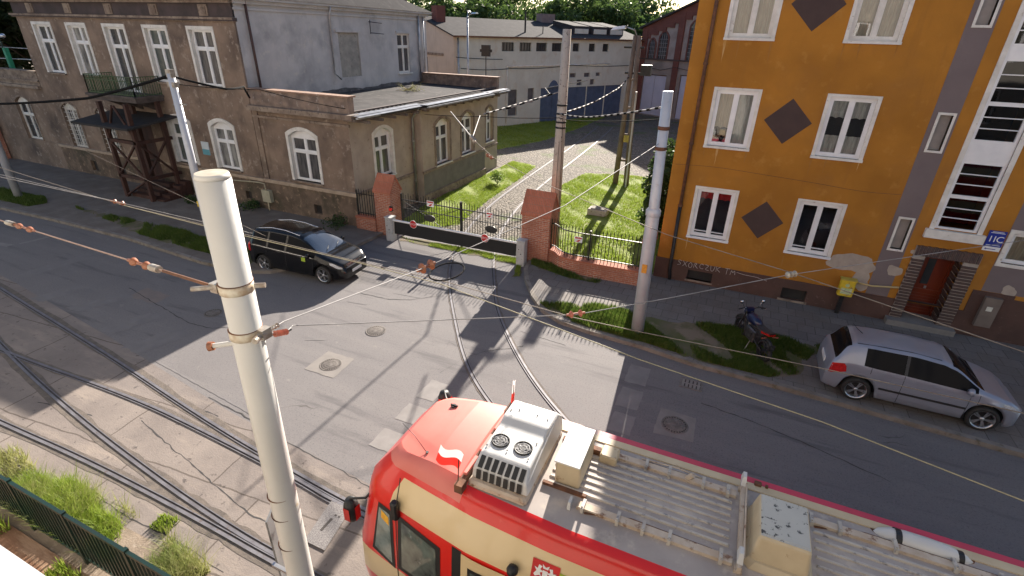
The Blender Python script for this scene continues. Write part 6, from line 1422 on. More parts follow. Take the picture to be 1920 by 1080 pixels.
# motorcycle
MC = thing('parked_motorcycle', 'dark blue motorcycle with red trimmed seat standing on the grass strip', 'motorcycle', (1.42, 14.35, .1), local=True, rz=math.atan2(14.98 - 13.5, .98 - 1.78))
BLP = mat('dark_blue_paint', (.006, .012, .06), (.005, .009, .045), 6, .3, coat=.4); SEA = mat('black_seat', (.03, .03, .035), (.045, .045, .05), 10, .55)
for x, nm in ((-.66, 'rear_wheel'), (.66, 'front_wheel')):
    b = MB(); b.lathe([(.25, -.05), (.3, -.055), (.32, 0), (.3, .055), (.25, .05)], (x, 0, .32), 'y', 28); Wl = b.build(nm, TYR, MC)
    b = MB(); b.lathe([(.25, -.03), (.24, 0), (.25, .03)], (x, 0, .32), 'y', 28); b.cyl((x, -.06, .32), (x, .06, .32), .05, n=10)
    for k in range(6): a = k * 1.047; b.cyl((x, 0, .32), (x + .25 * math.cos(a), 0, .32 + .25 * math.sin(a)), .014, n=5)
    b.build('rim', BLK, Wl)
b = MB()
for s_ in (.1, -.1): b.cyl((.66, s_, .32), (.42, s_, .98), .024, n=8); b.tube([(-.66, s_, .32), (-.25, s_, .4), (-.1, s_ * .8, .3), (.25, s_ * .8, .3), (.42, s_ * .4, .85)], .02, 6); b.tube([(.4, s_ * .4, .82), (0, s_, .74), (-.45, s_, .72), (-.62, s_, .8)], .018, 6)
b.build('frame', BLK, MC)
b = MB(); b.smooth = True
b.lathe([(.02, -.32), (.1, -.28), (.135, -.12), (.155, .05), (.14, .2), (.08, .28), (.02, .3)], (.12, 0, .86), 'x', 16); b.build('fuel_tank', BLP, MC)
b = MB(); b.add([(-.15, -.11, .80), (-.15, .11, .80), (-.75, .1, .86), (-.75, -.1, .86), (-.15, -.1, .87), (-.15, .1, .87), (-.4, .13, .86), (-.4, -.13, .86), (-.78, .09, .95), (-.78, -.09, .95), (-.4, .13, .8), (-.4, -.13, .8)], [(4, 5, 6, 7), (7, 6, 8, 9), (0, 4, 7, 11), (11, 7, 9, 3), (1, 10, 6, 5), (10, 2, 8, 6), (3, 9, 8, 2), (0, 1, 5, 4), (0, 11, 10, 1), (11, 3, 2, 10)]); b.build('seat', SEA, MC)
b = MB(); b.add([(-.5, .135, .8), (-.82, .09, .87), (-.84, .085, .93), (-.5, .138, .86), (-.5, -.135, .8), (-.82, -.09, .87), (-.84, -.085, .93), (-.5, -.138, .86)], [(0, 1, 2, 3), (4, 7, 6, 5), (1, 5, 6, 2)]); b.build('red_tail_trim', RLG, MC)
b = MB(); b.cbox(-.22, .24, -.13, .13, .3, .66, .04); b.cyl((.0, -.16, .5), (.0, .16, .5), .12, n=14); b.cyl((.18, 0, .5), (.3, 0, .72), .08, n=10); b.build('engine', mat('engine_metal', (.16, .16, .17), (.06, .06, .065), 14, .45, metal=.7), MC)
b = MB(); b.tube([(.28, -.12, .5), (.25, -.15, .28), (-.2, -.17, .26), (-.75, -.18, .42)], .04, 8, rr=[.025, .03, .035, .055]); b.build('exhaust', mat('dull_exhaust', (.18, .18, .19), None, 9, .4, metal=.8), MC)
b = MB(); b.tube([(.42, -.38, 1.08), (.46, -.2, 1.07), (.42, 0, 1.0), (.46, .2, 1.07), (.38, .38, 1.08)], .014, 6); b.build('handlebar', BLK, MC)
b = MB(); b.cyl((.36, -.4, 1.085), (.4, -.28, 1.08), .02, n=8); b.cyl((.36, .4, 1.085), (.4, .28, 1.08), .02, n=8); b.build('grips', TYR, MC)
for s_ in (1, -1): b = MB(); b.tube([(.43, s_ * .2, 1.07), (.44, s_ * .26, 1.2), (.42, s_ * .3, 1.26)], .008, 5); b.lathe([(.001, -.012), (.05, -.01), (.055, .01), (.001, .012)], (.42, s_ * .32, 1.28), 'x', 12); b.build('mirror', CHR, MC)
b = MB(); b.lathe([(.03, -.1), (.09, -.04), (.1, .02), (.001, .05)], (.58, 0, .92), 'x', 16); b.build('headlight', HLG, MC); b = MB(); b.lathe([(.001, -.1), (.07, -.08), (.11, .0), (.105, .02)], (.55, 0, .92), 'x', 16); b.box(.4, .5, -.1, .1, .98, 1.08); b.build('cowl', BLP, MC)
b = MB(); b.tube([(.45 + .36 * math.cos(a) + .21, 0, .32 + .36 * math.sin(a)) for a in (.3, .7, 1.2, 1.7, 2.2)], .05, 6); b.build('front_mudguard', BLK, MC); b = MB(); b.tube([(-.66 + .37 * math.cos(a), 0, .32 + .37 * math.sin(a)) for a in (1.0, 1.5, 2.0, 2.6)], .05, 6); b.box(-.95, -.92, -.08, .08, .5, .65); b.build('rear_mudguard', BLK, MC)
b = MB(); b.cyl((-.1, .12, .3), (-.2, .3, .02), .012, n=5); b.build('side_stand', STE, MC)
for s_ in (1, -1): b = MB(); b.cyl((-.72, s_ * .08, .78), (-.74, s_ * .2, .78), .012, n=5); b.lathe([(.001, -.03), (.03, 0), (.001, .03)], (-.74, s_ * .22, .78), 'x', 8); b.build('indicator', INO, MC)
# ------------------------------------------------------------------ tram
TRD = mat('tram_red_paint', (.72, .018, .012), (.62, .016, .012), 1.2, .28, c3=(.7, .08, .06), sc3=6, t3=(.62, .8), coat=.4)
TRF = mat('faded_tram_red', (.68, .20, .165), (.64, .16, .125), 1.4, .5, c3=(.58, .16, .13), sc3=5, t3=(.6, .8))
TCR = mat('tram_cream_paint', (.72, .56, .32), (.66, .51, .29), 1.2, .32, coat=.3)
TRO = mat('dusty_tram_roof', (.40, .355, .33), (.30, .265, .25), 1.6, .75, c3=(.52, .45, .38), sc3=3, t3=(.52, .7), c4=(.2, .16, .14), sc4=5, t4=(.66, .76))
TPK = mat('faded_crimson_edge', (.52, .045, .09), (.45, .04, .08), 2, .5)
TBK = mat('tram_black_rubber', (.015, .015, .016), None, 5, .5)
TW = thing('tram', 'long red and cream tram seen from above with roof equipment and small flags', 'tram', (2.5, 4.58, 0))
YC = 4.58
XS = [-4.05, -4.0, -3.9, -3.75, -3.6, -3.45, -3.3, -3.1, -2.9, -2.7, -2.45, -2.28, -2.0, -1.6, -1.0, -.4, .4, 1.2, 2.0, 3, 4, 6, 8, 10, 12, 14]
ZS = [.35, .9, 1.45, 2.0, 2.5, 2.6, 2.78, 2.95, 3.03, 3.10, 3.17, 3.215, 3.24]
BW = [1.08, 1.13, 1.15, 1.145, 1.13, 1.12, 1.06, 1.01, .985, .965, .93, .88, .78]
nose = lambda z: -4.05 + max(0, z - 1.3) * .24 + max(0, z - 2.75) * .55 + max(0, .9 - z) * .1
def ysec(x, z, bw):
    n = nose(z); d = x - n
    if d < 0: return None
    k = .70 + .30 * min(1, (max(d, 0) / 1.9)) ** .8 if d < 1.9 else 1
    rd = min(1, d / .22); k *= (1 - (1 - rd) ** 2 * .22)
    return bw * k
def TS_(s, j, sd, o=0.):           # s: 0..1 along nose->x stations
    pass
b = MB(); b.smooth = True; mt = {'red': 0, 'cream': 1, 'faded': 2, 'roof': 3, 'edge': 4}
NX = len(XS)
def vx(i, j, sd):
    z = ZS[j]; n = nose(z); x = n + (XS[i] - XS[0]) * (1 if XS[i] > -2 else (-2 - n) / (-2 - XS[0]))
    y = ysec(x, z, BW[j]); zz = z
    if XS[i] < -2.3: zz = z + (j >= 9) * (.02 * (j - 8)) * min(1, (x - n) / .6)
    return (x, YC + sd * y, zz)
for sd in (1, -1):
    n0 = len(b.v)
    for i in range(NX):
        for j in range(len(ZS)): b.v.append(vx(i, j, sd))
    for i in range(NX - 1):
        for j in range(len(ZS) - 1):
            q = [n0 + i * 13 + j, n0 + (i + 1) * 13 + j, n0 + (i + 1) * 13 + j + 1, n0 + i * 13 + j + 1]
            b.f.append(tuple(q if sd < 0 else q[::-1])); z = ZS[j]; x = XS[i]
            if z >= 3.03: m = 'red' if sd < 0 else ('red' if x < -2.3 else 'edge')
            elif z >= 2.6: m = 'cream' if x >= -3.46 else 'red'
            elif z >= 1.45: m = 'red'
            else: m = 'cream' if z > .5 else 'red'
            if x < -2.3 and z >= 3.1: m = 'faded'
            b.m.append(mt[m]); b.sm.append(True)
# nose front face and roof
for j in range(len(ZS) - 1):
    a, c, d, e = vx(0, j, -1), vx(0, j, 1), vx(0, j + 1, 1), vx(0, j + 1, -1)
    n0 = len(b.v); b.v += [a, c, d, e]; b.f.append((n0, n0 + 1, n0 + 2, n0 + 3)); b.m.append(mt['red' if ZS[j] > 1.4 else 'cream']); b.sm.append(False)
for i in range(NX - 1):
    n0 = len(b.v); K = 6
    for ii in (i, i + 1):
        A, B = vx(ii, 12, -1), vx(ii, 12, 1)
        for k in range(K + 1): f = k / K; h = .05 * (1 - (2 * f - 1) ** 2) * min(1, max(0, (A[0] + 3.5) / .7)); b.v.append((A[0], A[1] + (B[1] - A[1]) * f, A[2] + h))
    for k in range(K): b.f.append((n0 + k, n0 + K + 1 + k, n0 + K + 2 + k, n0 + k + 1)); b.m.append(mt['faded'] if XS[i] < -2.3 else mt['roof']); b.sm.append(True)
n0 = len(b.v); b.v += [vx(NX - 1, j, -1) for j in range(13)] + [vx(NX - 1, j, 1) for j in range(12, -1, -1)]; b.f.append(tuple(range(n0, n0 + 26))); b.m.append(1); b.sm.append(False)
body = b.build('body', [TRD, TCR, TRF, TRO, TPK], TW)
def side(x, z, o=0., sd=-1):
    j = max(i for i in range(13) if ZS[i] <= z + 1e-9); j = min(j, 11); f = (z - ZS[j]) / (ZS[j + 1] - ZS[j]); bw = BW[j] + (BW[j + 1] - BW[j]) * f
    return (x, YC + sd * (ysec(x, z, bw) + o), z)
def spatch(nm, poly, m, o=.008, par=None, n=8):     # polygon of 4 (x,z) corners laid on the near side
    b = MB(); b.smooth = True
    for i in range(n + 1):
        for j in range(n + 1):
            u, v = i / n, j / n
            x = (poly[0][0] * (1 - u) + poly[1][0] * u) * (1 - v) + (poly[3][0] * (1 - u) + poly[2][0] * u) * v
            z = (poly[0][1] * (1 - u) + poly[1][1] * u) * (1 - v) + (poly[3][1] * (1 - u) + poly[2][1] * u) * v
            b.v.append(side(x, z, o))
    for i in range(n):
        for j in range(n): b.f.append((i * (n + 1) + j, (i + 1) * (n + 1) + j, (i + 1) * (n + 1) + j + 1, i * (n + 1) + j + 1)); b.m.append(0); b.sm.append(True)
    return b.build(nm, m, par or TW)
TGL = mat('tram_glass', (.05, .06, .06), (.16, .19, .17), 3.5, .05, c3=(.3, .34, .33), sc3=5, t3=(.6, .7), spec=.9)
TGL2 = mat('tram_quarter_glass', (.22, .27, .27), (.10, .13, .12), 4, .06, spec=.9)
# placed from calculated surface coordinates (see windows table)
WT = {}
spatch('window_rubber', [(-3.62, 1.55), (-3.18, 1.45), (-3.18, 2.5), (-3.43, 2.52)], TBK, .006)
w_ = spatch('quarter_window', [(-3.56, 1.62), (-3.23, 1.53), (-3.23, 2.43), (-3.42, 2.44)], TGL2, .010)
spatch('window_rubber', [(-3.12, 1.5), (-2.38, 1.5), (-2.38, 2.42), (-3.08, 2.52)], TBK, .006)
w_ = spatch('cab_window', [(-3.05, 1.58), (-2.45, 1.58), (-2.45, 2.35), (-3.02, 2.44)], TGL, .010)
spatch('destination_card', [(-3.39, 2.28), (-3.25, 2.22), (-3.25, 2.36), (-3.38, 2.42)], mat('yellow_card', (.8, .5, .03), (.75, .3, .03), 40, .5), .013)
# doors
for k, x0 in enumerate((-2.22, 1.6, 5.4, 9.2)):
    spatch('door_gap', [(x0 + .02, .5), (x0 + .16, .5), (x0 + .16, 2.58), (x0 + .02, 2.58)], TBK, .006)
    d = spatch('door', [(x0 + .16, .45), (x0 + 1.36, .45), (x0 + 1.36, 2.56), (x0 + .16, 2.56)], TCR, .012)
    for q in (0, .58):
        spatch('window_rubber', [(x0 + .26 + q, 1.0), (x0 + .70 + q, 1.0), (x0 + .70 + q, 2.4), (x0 + .26 + q, 2.4)], TBK, .016, d); spatch('door_pane', [(x0 + .3 + q, 1.05), (x0 + .66 + q, 1.05), (x0 + .66 + q, 2.35), (x0 + .3 + q, 2.35)], TGL, .019, d)
for x0 in (-.7, .45, 3.2, 4.2, 7.0, 8.0, 11.0, 12.3):
    spatch('window_rubber', [(x0, 1.2), (x0 + .95, 1.2), (x0 + .95, 2.42), (x0, 2.42)], TBK, .006); spatch('side_window', [(x0 + .05, 1.26), (x0 + .9, 1.26), (x0 + .9, 2.36), (x0 + .05, 2.36)], TGL, .010)
spatch('panel_seam', [(-3.16, .5), (-3.145, .5), (-3.1, 3.0), (-3.115, 3.0)], TBK, .004)
# emblem plates on the cream band
GR2 = mat('lime_sign', (.36, .45, .03), None, 5, .4)
def on_side(x, z, o): p = side(x, z, o); return p
e1 = spatch('emblem_plate', [(-1.18, 2.66), (-.86, 2.66), (-.86, 2.92), (-1.18, 2.92)], SR, .008)
def smark(par, nm, polys, m, o):
    b = MB()
    for P in polys: b.add([side(x, z, o) for x, z in P], [tuple(range(len(P)))])
    return b.build(nm, m, par)
def lion(cx, s): return [[(cx - .05 * s, 2.72), (cx - .02 * s, 2.75), (cx + .03 * s, 2.72), (cx + .05 * s, 2.74), (cx + .02 * s, 2.79), (cx + .05 * s, 2.83), (cx + .01 * s, 2.82), (cx + .0, 2.87), (cx - .04 * s, 2.86), (cx - .02 * s, 2.82), (cx - .06 * s, 2.8), (cx - .02 * s, 2.78)]]
smark(e1, 'emblem_relief', lion(-1.1, -1) + lion(-.94, 1) + [[(-1.05, 2.72), (-1.02, 2.69), (-.99, 2.72), (-.99, 2.82), (-1.05, 2.82)], [(-1.05, 2.84), (-.99, 2.84), (-.98, 2.89), (-1.02, 2.86), (-1.06, 2.89)]], sw, .012)
e2 = spatch('lime_plate', [(-.86, 2.66), (-.55, 2.66), (-.55, 2.86), (-.86, 2.86)], GR2, .008)
smark(e2, 'print_lines', [[(-.83, z), (-.83 + L_, z), (-.83 + L_, z + .012), (-.83, z + .012)] for z, L_ in ((2.82, .1), (2.79, .2), (2.76, .22), (2.73, .18), (2.70, .12))], sw, .012)
b = MB(); b.lathe([(.001, .0), (.06, .02), (.07, .07), (.04, .12), (.001, .13)], side(-1.38, 2.72, .0), 'y', 12); b.v = [(p[0], 2 * side(-1.38, 2.72, 0)[1] - p[1], p[2]) for p in b.v]; b.build('side_camera_pod', TBK, TW)
b = MB(); b.cbox(-3.14, -3.04, side(-3.1, 2.6, .0)[1] - .1, side(-3.1, 2.6, 0)[1] + .0, 2.5, 2.78, .02); b.build('cab_side_lamp', TBK, TW)
# mirrors
RM = mat('mirror_red', (.5, .02, .02), None, 5, .4)
def mirror(x, y, z, sy, root):
    b = MB(); b.tube([root, ((root[0] + x) / 2 - .05, (root[1] + y) / 2, z + .22), (x, y, z + .2), (x, y, z + .12)], .018, 6); m_ = b.build('mirror', TBK, TW)
    b = MB(); b.smooth = True; b.lathe([(.001, -.2), (.07, -.19), (.1, -.1), (.105, .08), (.07, .18), (.001, .19)], (x, y, z), 'z', 14); b.build('shell', TBK, m_)
    b = MB(); b.add([(x + .108, y - .05, z - .14), (x + .108, y + .05, z - .14), (x + .115, y + .05, z + .12), (x + .115, y - .05, z + .12)], [(0, 1, 2, 3)]); b.build('glass_rim', RM, m_)
    b = MB(); b.add([(x - .05, y - .106, z - .13), (x + .05, y - .106, z - .13), (x + .05, y - .106, z + .1), (x - .05, y - .106, z + .1)], [(0, 1, 2, 3)]); b.build('red_inset', RM, m_)
mirror(-3.95, 3.72, 2.1, -1, (-3.45, 3.9, 2.75)); mirror(-3.55, 5.62, 2.75, 1, (-3.2, 5.3, 2.95))
# roof equipment
EW = mat('white_equipment_paint', (.60, .595, .58), (.54, .53, .51), 3, .4, c3=(.5, .42, .34), sc3=8, t3=(.66, .76)); EC = mat('cream_equipment', (.58, .48, .32), (.5, .4, .26), 3, .5, c3=(.3, .17, .1), sc3=7, t3=(.64, .74))
EPW = mat('peeling_grey_top', (.52, .51, .46), (.46, .45, .41), 2, .7, c3=(.07, .07, .07), sc3=11, t3=(.58, .62)); GMT = mat('dirty_aluminium_deck', (.12, .118, .125), (.07, .072, .085), 2.5, .6, metal=.2, c3=(.38, .34, .29), sc3=7, t3=(.58, .64), c4=(.05, .06, .10), sc4=1.8, t4=(.44, .6))
RIBM = mat('cream_peeling_rib', (.52, .48, .42), (.42, .38, .34), 4, .6, c3=(.2, .19, .2), sc3=9, t3=(.55, .66)); RWD = mat('rusty_cream_rail', (.56, .48, .39), (.46, .36, .27), 5, .7, c3=(.2, .1, .06), sc3=9, t3=(.56, .68))
b = MB(); b.cbox(-2.17, -1.42, 3.86, 5.18, 3.26, 3.34, .03); b.build('unit_tray', RWD, TW)
AC = MB(); 
AC.add([(-2.15, 3.92, 3.34), (-1.42, 3.92, 3.34), (-1.42, 5.18, 3.34), (-2.15, 5.18, 3.34), (-2.14, 3.94, 3.5), (-1.44, 3.94, 3.5), (-2.11, 4.1, 3.62), (-1.48, 4.1, 3.62), (-2.11, 4.6, 3.63), (-1.48, 4.6, 3.63), (-2.11, 4.74, 3.69), (-1.48, 4.74, 3.69), (-2.1, 5.08, 3.68), (-1.49, 5.08, 3.68), (-2.14, 5.17, 3.58), (-1.43, 5.17, 3.58)],
       [(0, 1, 5, 4), (4, 5, 7, 6), (6, 7, 9, 8), (8, 9, 11, 10), (10, 11, 13, 12), (12, 13, 15, 14), (14, 15, 2, 3), (1, 2, 15, 13, 11, 9, 7, 5), (3, 0, 4, 6, 8, 10, 12, 14), (0, 3, 2, 1)])
AC = AC.build('cooling_unit', EW, TW)
bv = AC.modifiers.new('b', 'BEVEL'); bv.width = .03; bv.segments = 3; bv.limit_method = 'ANGLE'; bv.angle_limit = R(20)
FAN = mat('fan_grille', (.03, .03, .03), (.2, .2, .2), 70, .5)
for fx in (-1.96, -1.66):
    b = MB(); b.lathe([(.115, -.02), (.115, .012), (.1, .016), (.1, .0)], (fx, 4.34, 3.63), 'z', 24); f = b.build('fan', TBK, AC)
    b = MB(); b.lathe([(.001, .004), (.1, .004)], (fx, 4.34, 3.63), 'z', 24); b.build('fan_well', TBK, f)
    b = MB()
    for k in range(7): a = k * .9; b.add([(fx + .02 * math.cos(a), 4.34 + .02 * math.sin(a), 3.636), (fx + .095 * math.cos(a - .25), 4.34 + .095 * math.sin(a - .25), 3.636), (fx + .095 * math.cos(a + .2), 4.34 + .095 * math.sin(a + .2), 3.64)], [(0, 1, 2)])
    for r_ in (.035, .07): b.lathe([(r_, .012), (r_ + .005, .014), (r_ + .009, .012)], (fx, 4.34, 3.63), 'z', 20)
    for k in range(4): a = k * .785; b.box(fx - .1 * math.cos(a) - .003, fx + .1 * math.cos(a) + .003, 4.337, 4.343, 3.643, 3.646) if k == 0 else None
    b.build('fan_blades', mat('fan_blade_grey', (.16, .16, .17), None, 9, .5), f)
b = MB()
for k in range(7):
    x = -2.08 + k * .087; b.add([(x, 3.905, 3.37), (x + .06, 3.905, 3.37), (x + .06, 3.926, 3.5), (x, 3.926, 3.5), (x, 3.945, 3.515), (x + .06, 3.945, 3.515), (x + .06, 4.065, 3.602), (x, 4.065, 3.602)], [(0, 1, 2, 3), (4, 5, 6, 7)])
b.build('grille_slots', TBK, AC)
b = MB()
for (x, y, z) in ((-1.95, 4.9, 3.69), (-1.7, 4.9, 3.69), (-2.05, 4.85, 3.69), (-1.55, 4.88, 3.69), (-2.08, 4.2, 3.63), (-1.82, 4.22, 3.632), (-1.54, 4.2, 3.63), (-1.54, 4.48, 3.632)): b.cyl((x, y, z), (x, y, z + .012), .01, n=6)
b.build('screws', TBK, AC)
b = MB(); b.box(-2.24, -2.19, 3.72, 5.3, 3.26, 3.36); b.cyl((-2.24, 3.8, 3.34), (-2.24, 5.25, 3.36), .02, n=6); b.box(-2.26, -2.16, 3.7, 3.82, 3.26, 3.38); b.box(-2.26, -2.16, 5.1, 5.3, 3.26, 3.42); b.build('roof_frame', RST, TW)
b = MB()
for k in range(3): b.box(-2.24, -2.2, 3.9 + k * .42, 4.2 + k * .42, 3.3, 3.4)
b.build('red_fairing', TRF, TW)
# second box
b = MB(); b.add([(-1.24, 4.33, 3.3), (-.93, 4.33, 3.3), (-.93, 4.95, 3.3), (-1.24, 4.95, 3.3), (-1.24, 4.33, 3.62), (-.93, 4.33, 3.62), (-.93, 4.95, 3.66), (-1.24, 4.95, 3.66)], [(0, 1, 5, 4), (1, 2, 6, 5), (2, 3, 7, 6), (3, 0, 4, 7), (4, 5, 6, 7)]); o = b.build('contactor_box', EC, TW)
o.modifiers.new('b', 'BEVEL').width = .02
b = MB(); b.box(-1.25, -.94, 4.3, 4.97, 3.64, 3.66) ; b.v = [(p[0], p[1], p[2] + (p[1] - 4.3) * .05 - .01) for p in b.v]; b.build('box_lid', EW, o)
b = MB(); b.box(-1.36, -.82, 4.24, 4.28, 3.26, 3.32); b.box(-1.36, -.85, 4.98, 5.05, 3.26, 3.36); b.build('box_bracket', RST, TW)
b = MB(); b.cbox(-.84, -.62, 4.88, 5.1, 3.27, 3.4, .02); b.build('small_box', EC, TW)
b = MB(); b.cbox(.98, 1.06, 5.33, 5.4, 3.22, 3.3, .01); b.box(1.1, 1.13, 5.34, 5.37, 3.22, 3.3); b.build('edge_lamp', RST, TW)
# decks with ribs
def deck(x0, x1, y0, y1, n):
    b = MB(); b.box(x0, x1, y0, y1, 3.262, 3.275); D = b.build('roof_deck', GMT, TW)
    for k in range(n):
        y = y0 + .06 + (y1 - y0 - .12) * k / (n - 1); b = MB(); b.add([(x0 + .05, y - .02, 3.275), (x1 - .05, y - .02, 3.275), (x1 - .05, y + .02, 3.275), (x0 + .05, y + .02, 3.275), (x0 + .07, y - .012, 3.305), (x1 - .07, y - .012, 3.305), (x1 - .07, y + .012, 3.305), (x0 + .07, y + .012, 3.305)], [(4, 5, 6, 7), (0, 1, 5, 4), (2, 3, 7, 6), (1, 2, 6, 5), (3, 0, 4, 7)]); b.build('deck_rib', RIBM, D)
deck(-1.38, .8, 4.24, 4.98, 7); deck(1.52, 6.5, 4.15, 4.95, 7); deck(7.5, 12, 4.15, 4.95, 7)
for (x0, x1, y) in ((-.88, .78, 4.12), (-.86, .78, 5.06), (1.5, 6.5, 4.08), (1.5, 6.5, 5.04), (7.5, 12, 4.1), (7.5, 12, 5.04)):
    b = MB(); b.box(x0, x1, y - .045, y + .045, 3.26, 3.315); rl = b.build('cable_duct', RWD, TW)
    b = MB(); k = x0 + .05
    while k < x1: b.box(k, k + .035, y - .075, y + .075, 3.262, 3.34); b.cyl((k + .015, y - .05, 3.34), (k + .015, y - .05, 3.36), .012, n=6); k += random.choice((.28, .4, .52))
    b.build('duct_clip', RIBM, rl)
    b = MB(); b.tube([(x0 + .1, y - .07, 3.28), (x0 + .6, y + .065, 3.29), (x1 - .2, y + .06, 3.285)], .012, 5); b.build('loose_cable', RST, rl)
b = MB(); b.tube([(-.35, 5.14, 3.3), (.1, 5.16, 3.32), (.4, 5.13, 3.3)], .012, 5); b.cyl((.22, 5.06, 3.3), (.28, 5.06, 3.38), .035, n=8); b.build('handrail', RWD, TW)
b = MB(); b.box(.82, .86, 4.0, 5.25, 3.3, 3.38); b.box(.80, .88, 4.02, 4.08, 3.26, 3.3); b.box(.80, .88, 5.15, 5.21, 3.26, 3.3); b.cyl((.87, 4.1, 3.42), (.87, 5.15, 3.42), .012, n=5); b.build('cross_frame', RWD, TW)
for y in (4.12, 5.22): b = MB(); b.add([(.81, y - .08, 3.38), (.87, y - .08, 3.38), (.87, y + .08, 3.38), (.81, y + .08, 3.38), (.82, y - .02, 3.47), (.86, y - .02, 3.47), (.86, y + .07, 3.47), (.82, y + .07, 3.47)], [(0, 1, 5, 4), (1, 2, 6, 5), (2, 3, 7, 6), (3, 0, 4, 7), (4, 5, 6, 7)]); b.build('white_end_fin', EW, TW)
b = MB(); b.add([(-.98, 4.02, 3.27), (-.94, 4.02, 3.27), (-.94, 4.16, 3.27), (-.98, 4.16, 3.27), (-.975, 4.04, 3.37), (-.945, 4.04, 3.37), (-.945, 4.14, 3.37), (-.975, 4.14, 3.37)], [(0, 1, 5, 4), (1, 2, 6, 5), (2, 3, 7, 6), (3, 0, 4, 7), (4, 5, 6, 7)]); b.build('white_end_fin', EW, TW)
# large box
b = MB(); b.cbox(.88, 1.54, 4.12, 4.98, 3.26, 3.34, .06); b.build('large_box_tray', EC, TW)
b = MB(); b.add([(.93, 4.2, 3.34), (1.48, 4.2, 3.34), (1.48, 4.93, 3.34), (.93, 4.93, 3.34), (.97, 4.26, 3.62), (1.45, 4.26, 3.62), (1.45, 4.87, 3.62), (.97, 4.87, 3.62)], [(0, 1, 5, 4), (1, 2, 6, 5), (2, 3, 7, 6), (3, 0, 4, 7), (4, 5, 6, 7)]); o = b.build('resistor_cover', EC, TW); bv = o.modifiers.new('b', 'BEVEL'); bv.width = .035; bv.segments = 3
b = MB(); b.cbox(1.0, 1.42, 4.3, 4.83, 3.615, 3.626, .005); b.box(.985, 1.435, 4.28, 4.85, 3.617, 3.622); b.build('peeling_top', EPW, o)
# pod
b = MB(); b.smooth = True; prof = [(2.2, .0), (2.25, .05), (2.35, .085), (2.5, .1), (2.7, .1), (2.9, .09), (3.05, .05), (3.12, 0)]
for i, (x, r) in enumerate(prof):
    for k in range(9): a = math.pi * k / 8; b.v.append((x, 5.22 + r * 1.15 * math.cos(a), 3.25 + r * 1.1 * math.sin(a)))
for i in range(len(prof) - 1):
    for k in range(8): b.f.append((i * 9 + k, i * 9 + 9 + k, i * 9 + 10 + k, i * 9 + k + 1)); b.m.append(0); b.sm.append(True)
pd = b.build('aerodynamic_pod', EW, TW); b = MB(); b.prism([(2.66 + .475 * math.cos(a * .2618), 5.25 + .15 * math.sin(a * .2618)) for a in range(24)], 3.245, 3.258); b.build('pod_base', RST, pd)
b = MB(); 
for x in (2.42, 2.98):
    for k in range(8): a = math.pi * k / 8; a2 = math.pi * (k + 1) / 8; rr_ = .0945 if x < 2.7 else .0715; b.add([(x - .03, 5.22 + rr_ * 1.17 * math.cos(a), 3.252 + rr_ * 1.13 * math.sin(a)), (x + .03, 5.22 + rr_ * 1.17 * math.cos(a), 3.252 + rr_ * 1.13 * math.sin(a)), (x + .03, 5.22 + rr_ * 1.17 * math.cos(a2), 3.252 + rr_ * 1.13 * math.sin(a2)), (x - .03, 5.22 + rr_ * 1.17 * math.cos(a2), 3.252 + rr_ * 1.13 * math.sin(a2))], [(0, 1, 2, 3)])
b.build('pod_vents', TBK, pd)
b = MB(); b.box(-1.9, 14, 5.25, 5.36, 3.2, 3.268); b.build('far_gutter', EC, TW)
b = MB(); b.box(-.95, 14, 5.36, 5.46, 3.18, 3.262); b.build('far_edge_strip', TPK, TW)
b = MB(); b.box(-2.1, -.95, 5.36, 5.46, 3.18, 3.262); b.build('far_edge_strip', mat('bleached_edge', (.62, .42, .38), (.66, .5, .4), 2, .6), TW)
# front roof bits
b = MB(); b.box(-3.02, -2.98, 4.95, 5.02, 3.26, 3.33); b.box(-3.05, -2.94, 4.98, 5.0, 3.3, 3.34); b.cyl((-2.86, 4.05, 3.27), (-2.85, 4.05, 3.33), .02, n=6); b.tube([(-2.86, 4.05, 3.32), (-3.1, 4.15, 3.42), (-3.35, 4.25, 3.45)], .004, 4); b.build('roof_aerials', TBK, TW)
b = MB(); b.lathe([(.05, 0), (.045, .012), (.001, .014)], (-2.95, 4.6, 3.30), 'z', 16); b.build('roof_vent_cap', TRF, TW)
# flags
FW_ = leafmat('flag_white', (.85, .85, .85), (.8, .8, .8), (.85, .85, .85)); FR_ = leafmat('flag_red', (.75, .03, .02), (.7, .03, .02), (.75, .04, .03))
def flag(root, tip, lab, P0, du, dv, n=12):
    t = thing('flag', lab, 'flag', root, 'small white and red flags fixed to the tram front'); b = MB(); b.cyl(root, tip, .007, n=6); b.build('staff', WOD, t)
    for nm, v0, v1, m in (('white_half', .5, 1, FW_), ('red_half', 0, .5, FR_)):
        b = MB(); b.smooth = True
        for i in range(n + 1):
            for v in (v0, v1):
                u = i / n; wv = .025 * math.sin(u * 6.5); b.v.append(tuple(P0[k] + du[k] * u + dv[k] * v + (wv if k == 2 else wv * .5) for k in range(3)))
        for i in range(n): b.f.append((2 * i, 2 * i + 2, 2 * i + 3, 2 * i + 1)); b.m.append(0); b.sm.append(True)
        b.build(nm, m, t)
flag((-2.24, 3.76, 3.34), (-2.28, 3.86, 3.62), 'small white over red flag flying over the near side of the tram front roof', (-2.275, 3.84, 3.47), (-.33, .02, .0), (-.0, .13, .13))
flag((-2.2, 5.24, 3.38), (-2.22, 5.32, 3.72), 'small limp red and white flag standing at the far side of the tram front roof', (-2.2, 5.26, 3.4), (-.04, .04, .0), (-.03, .12, .32))
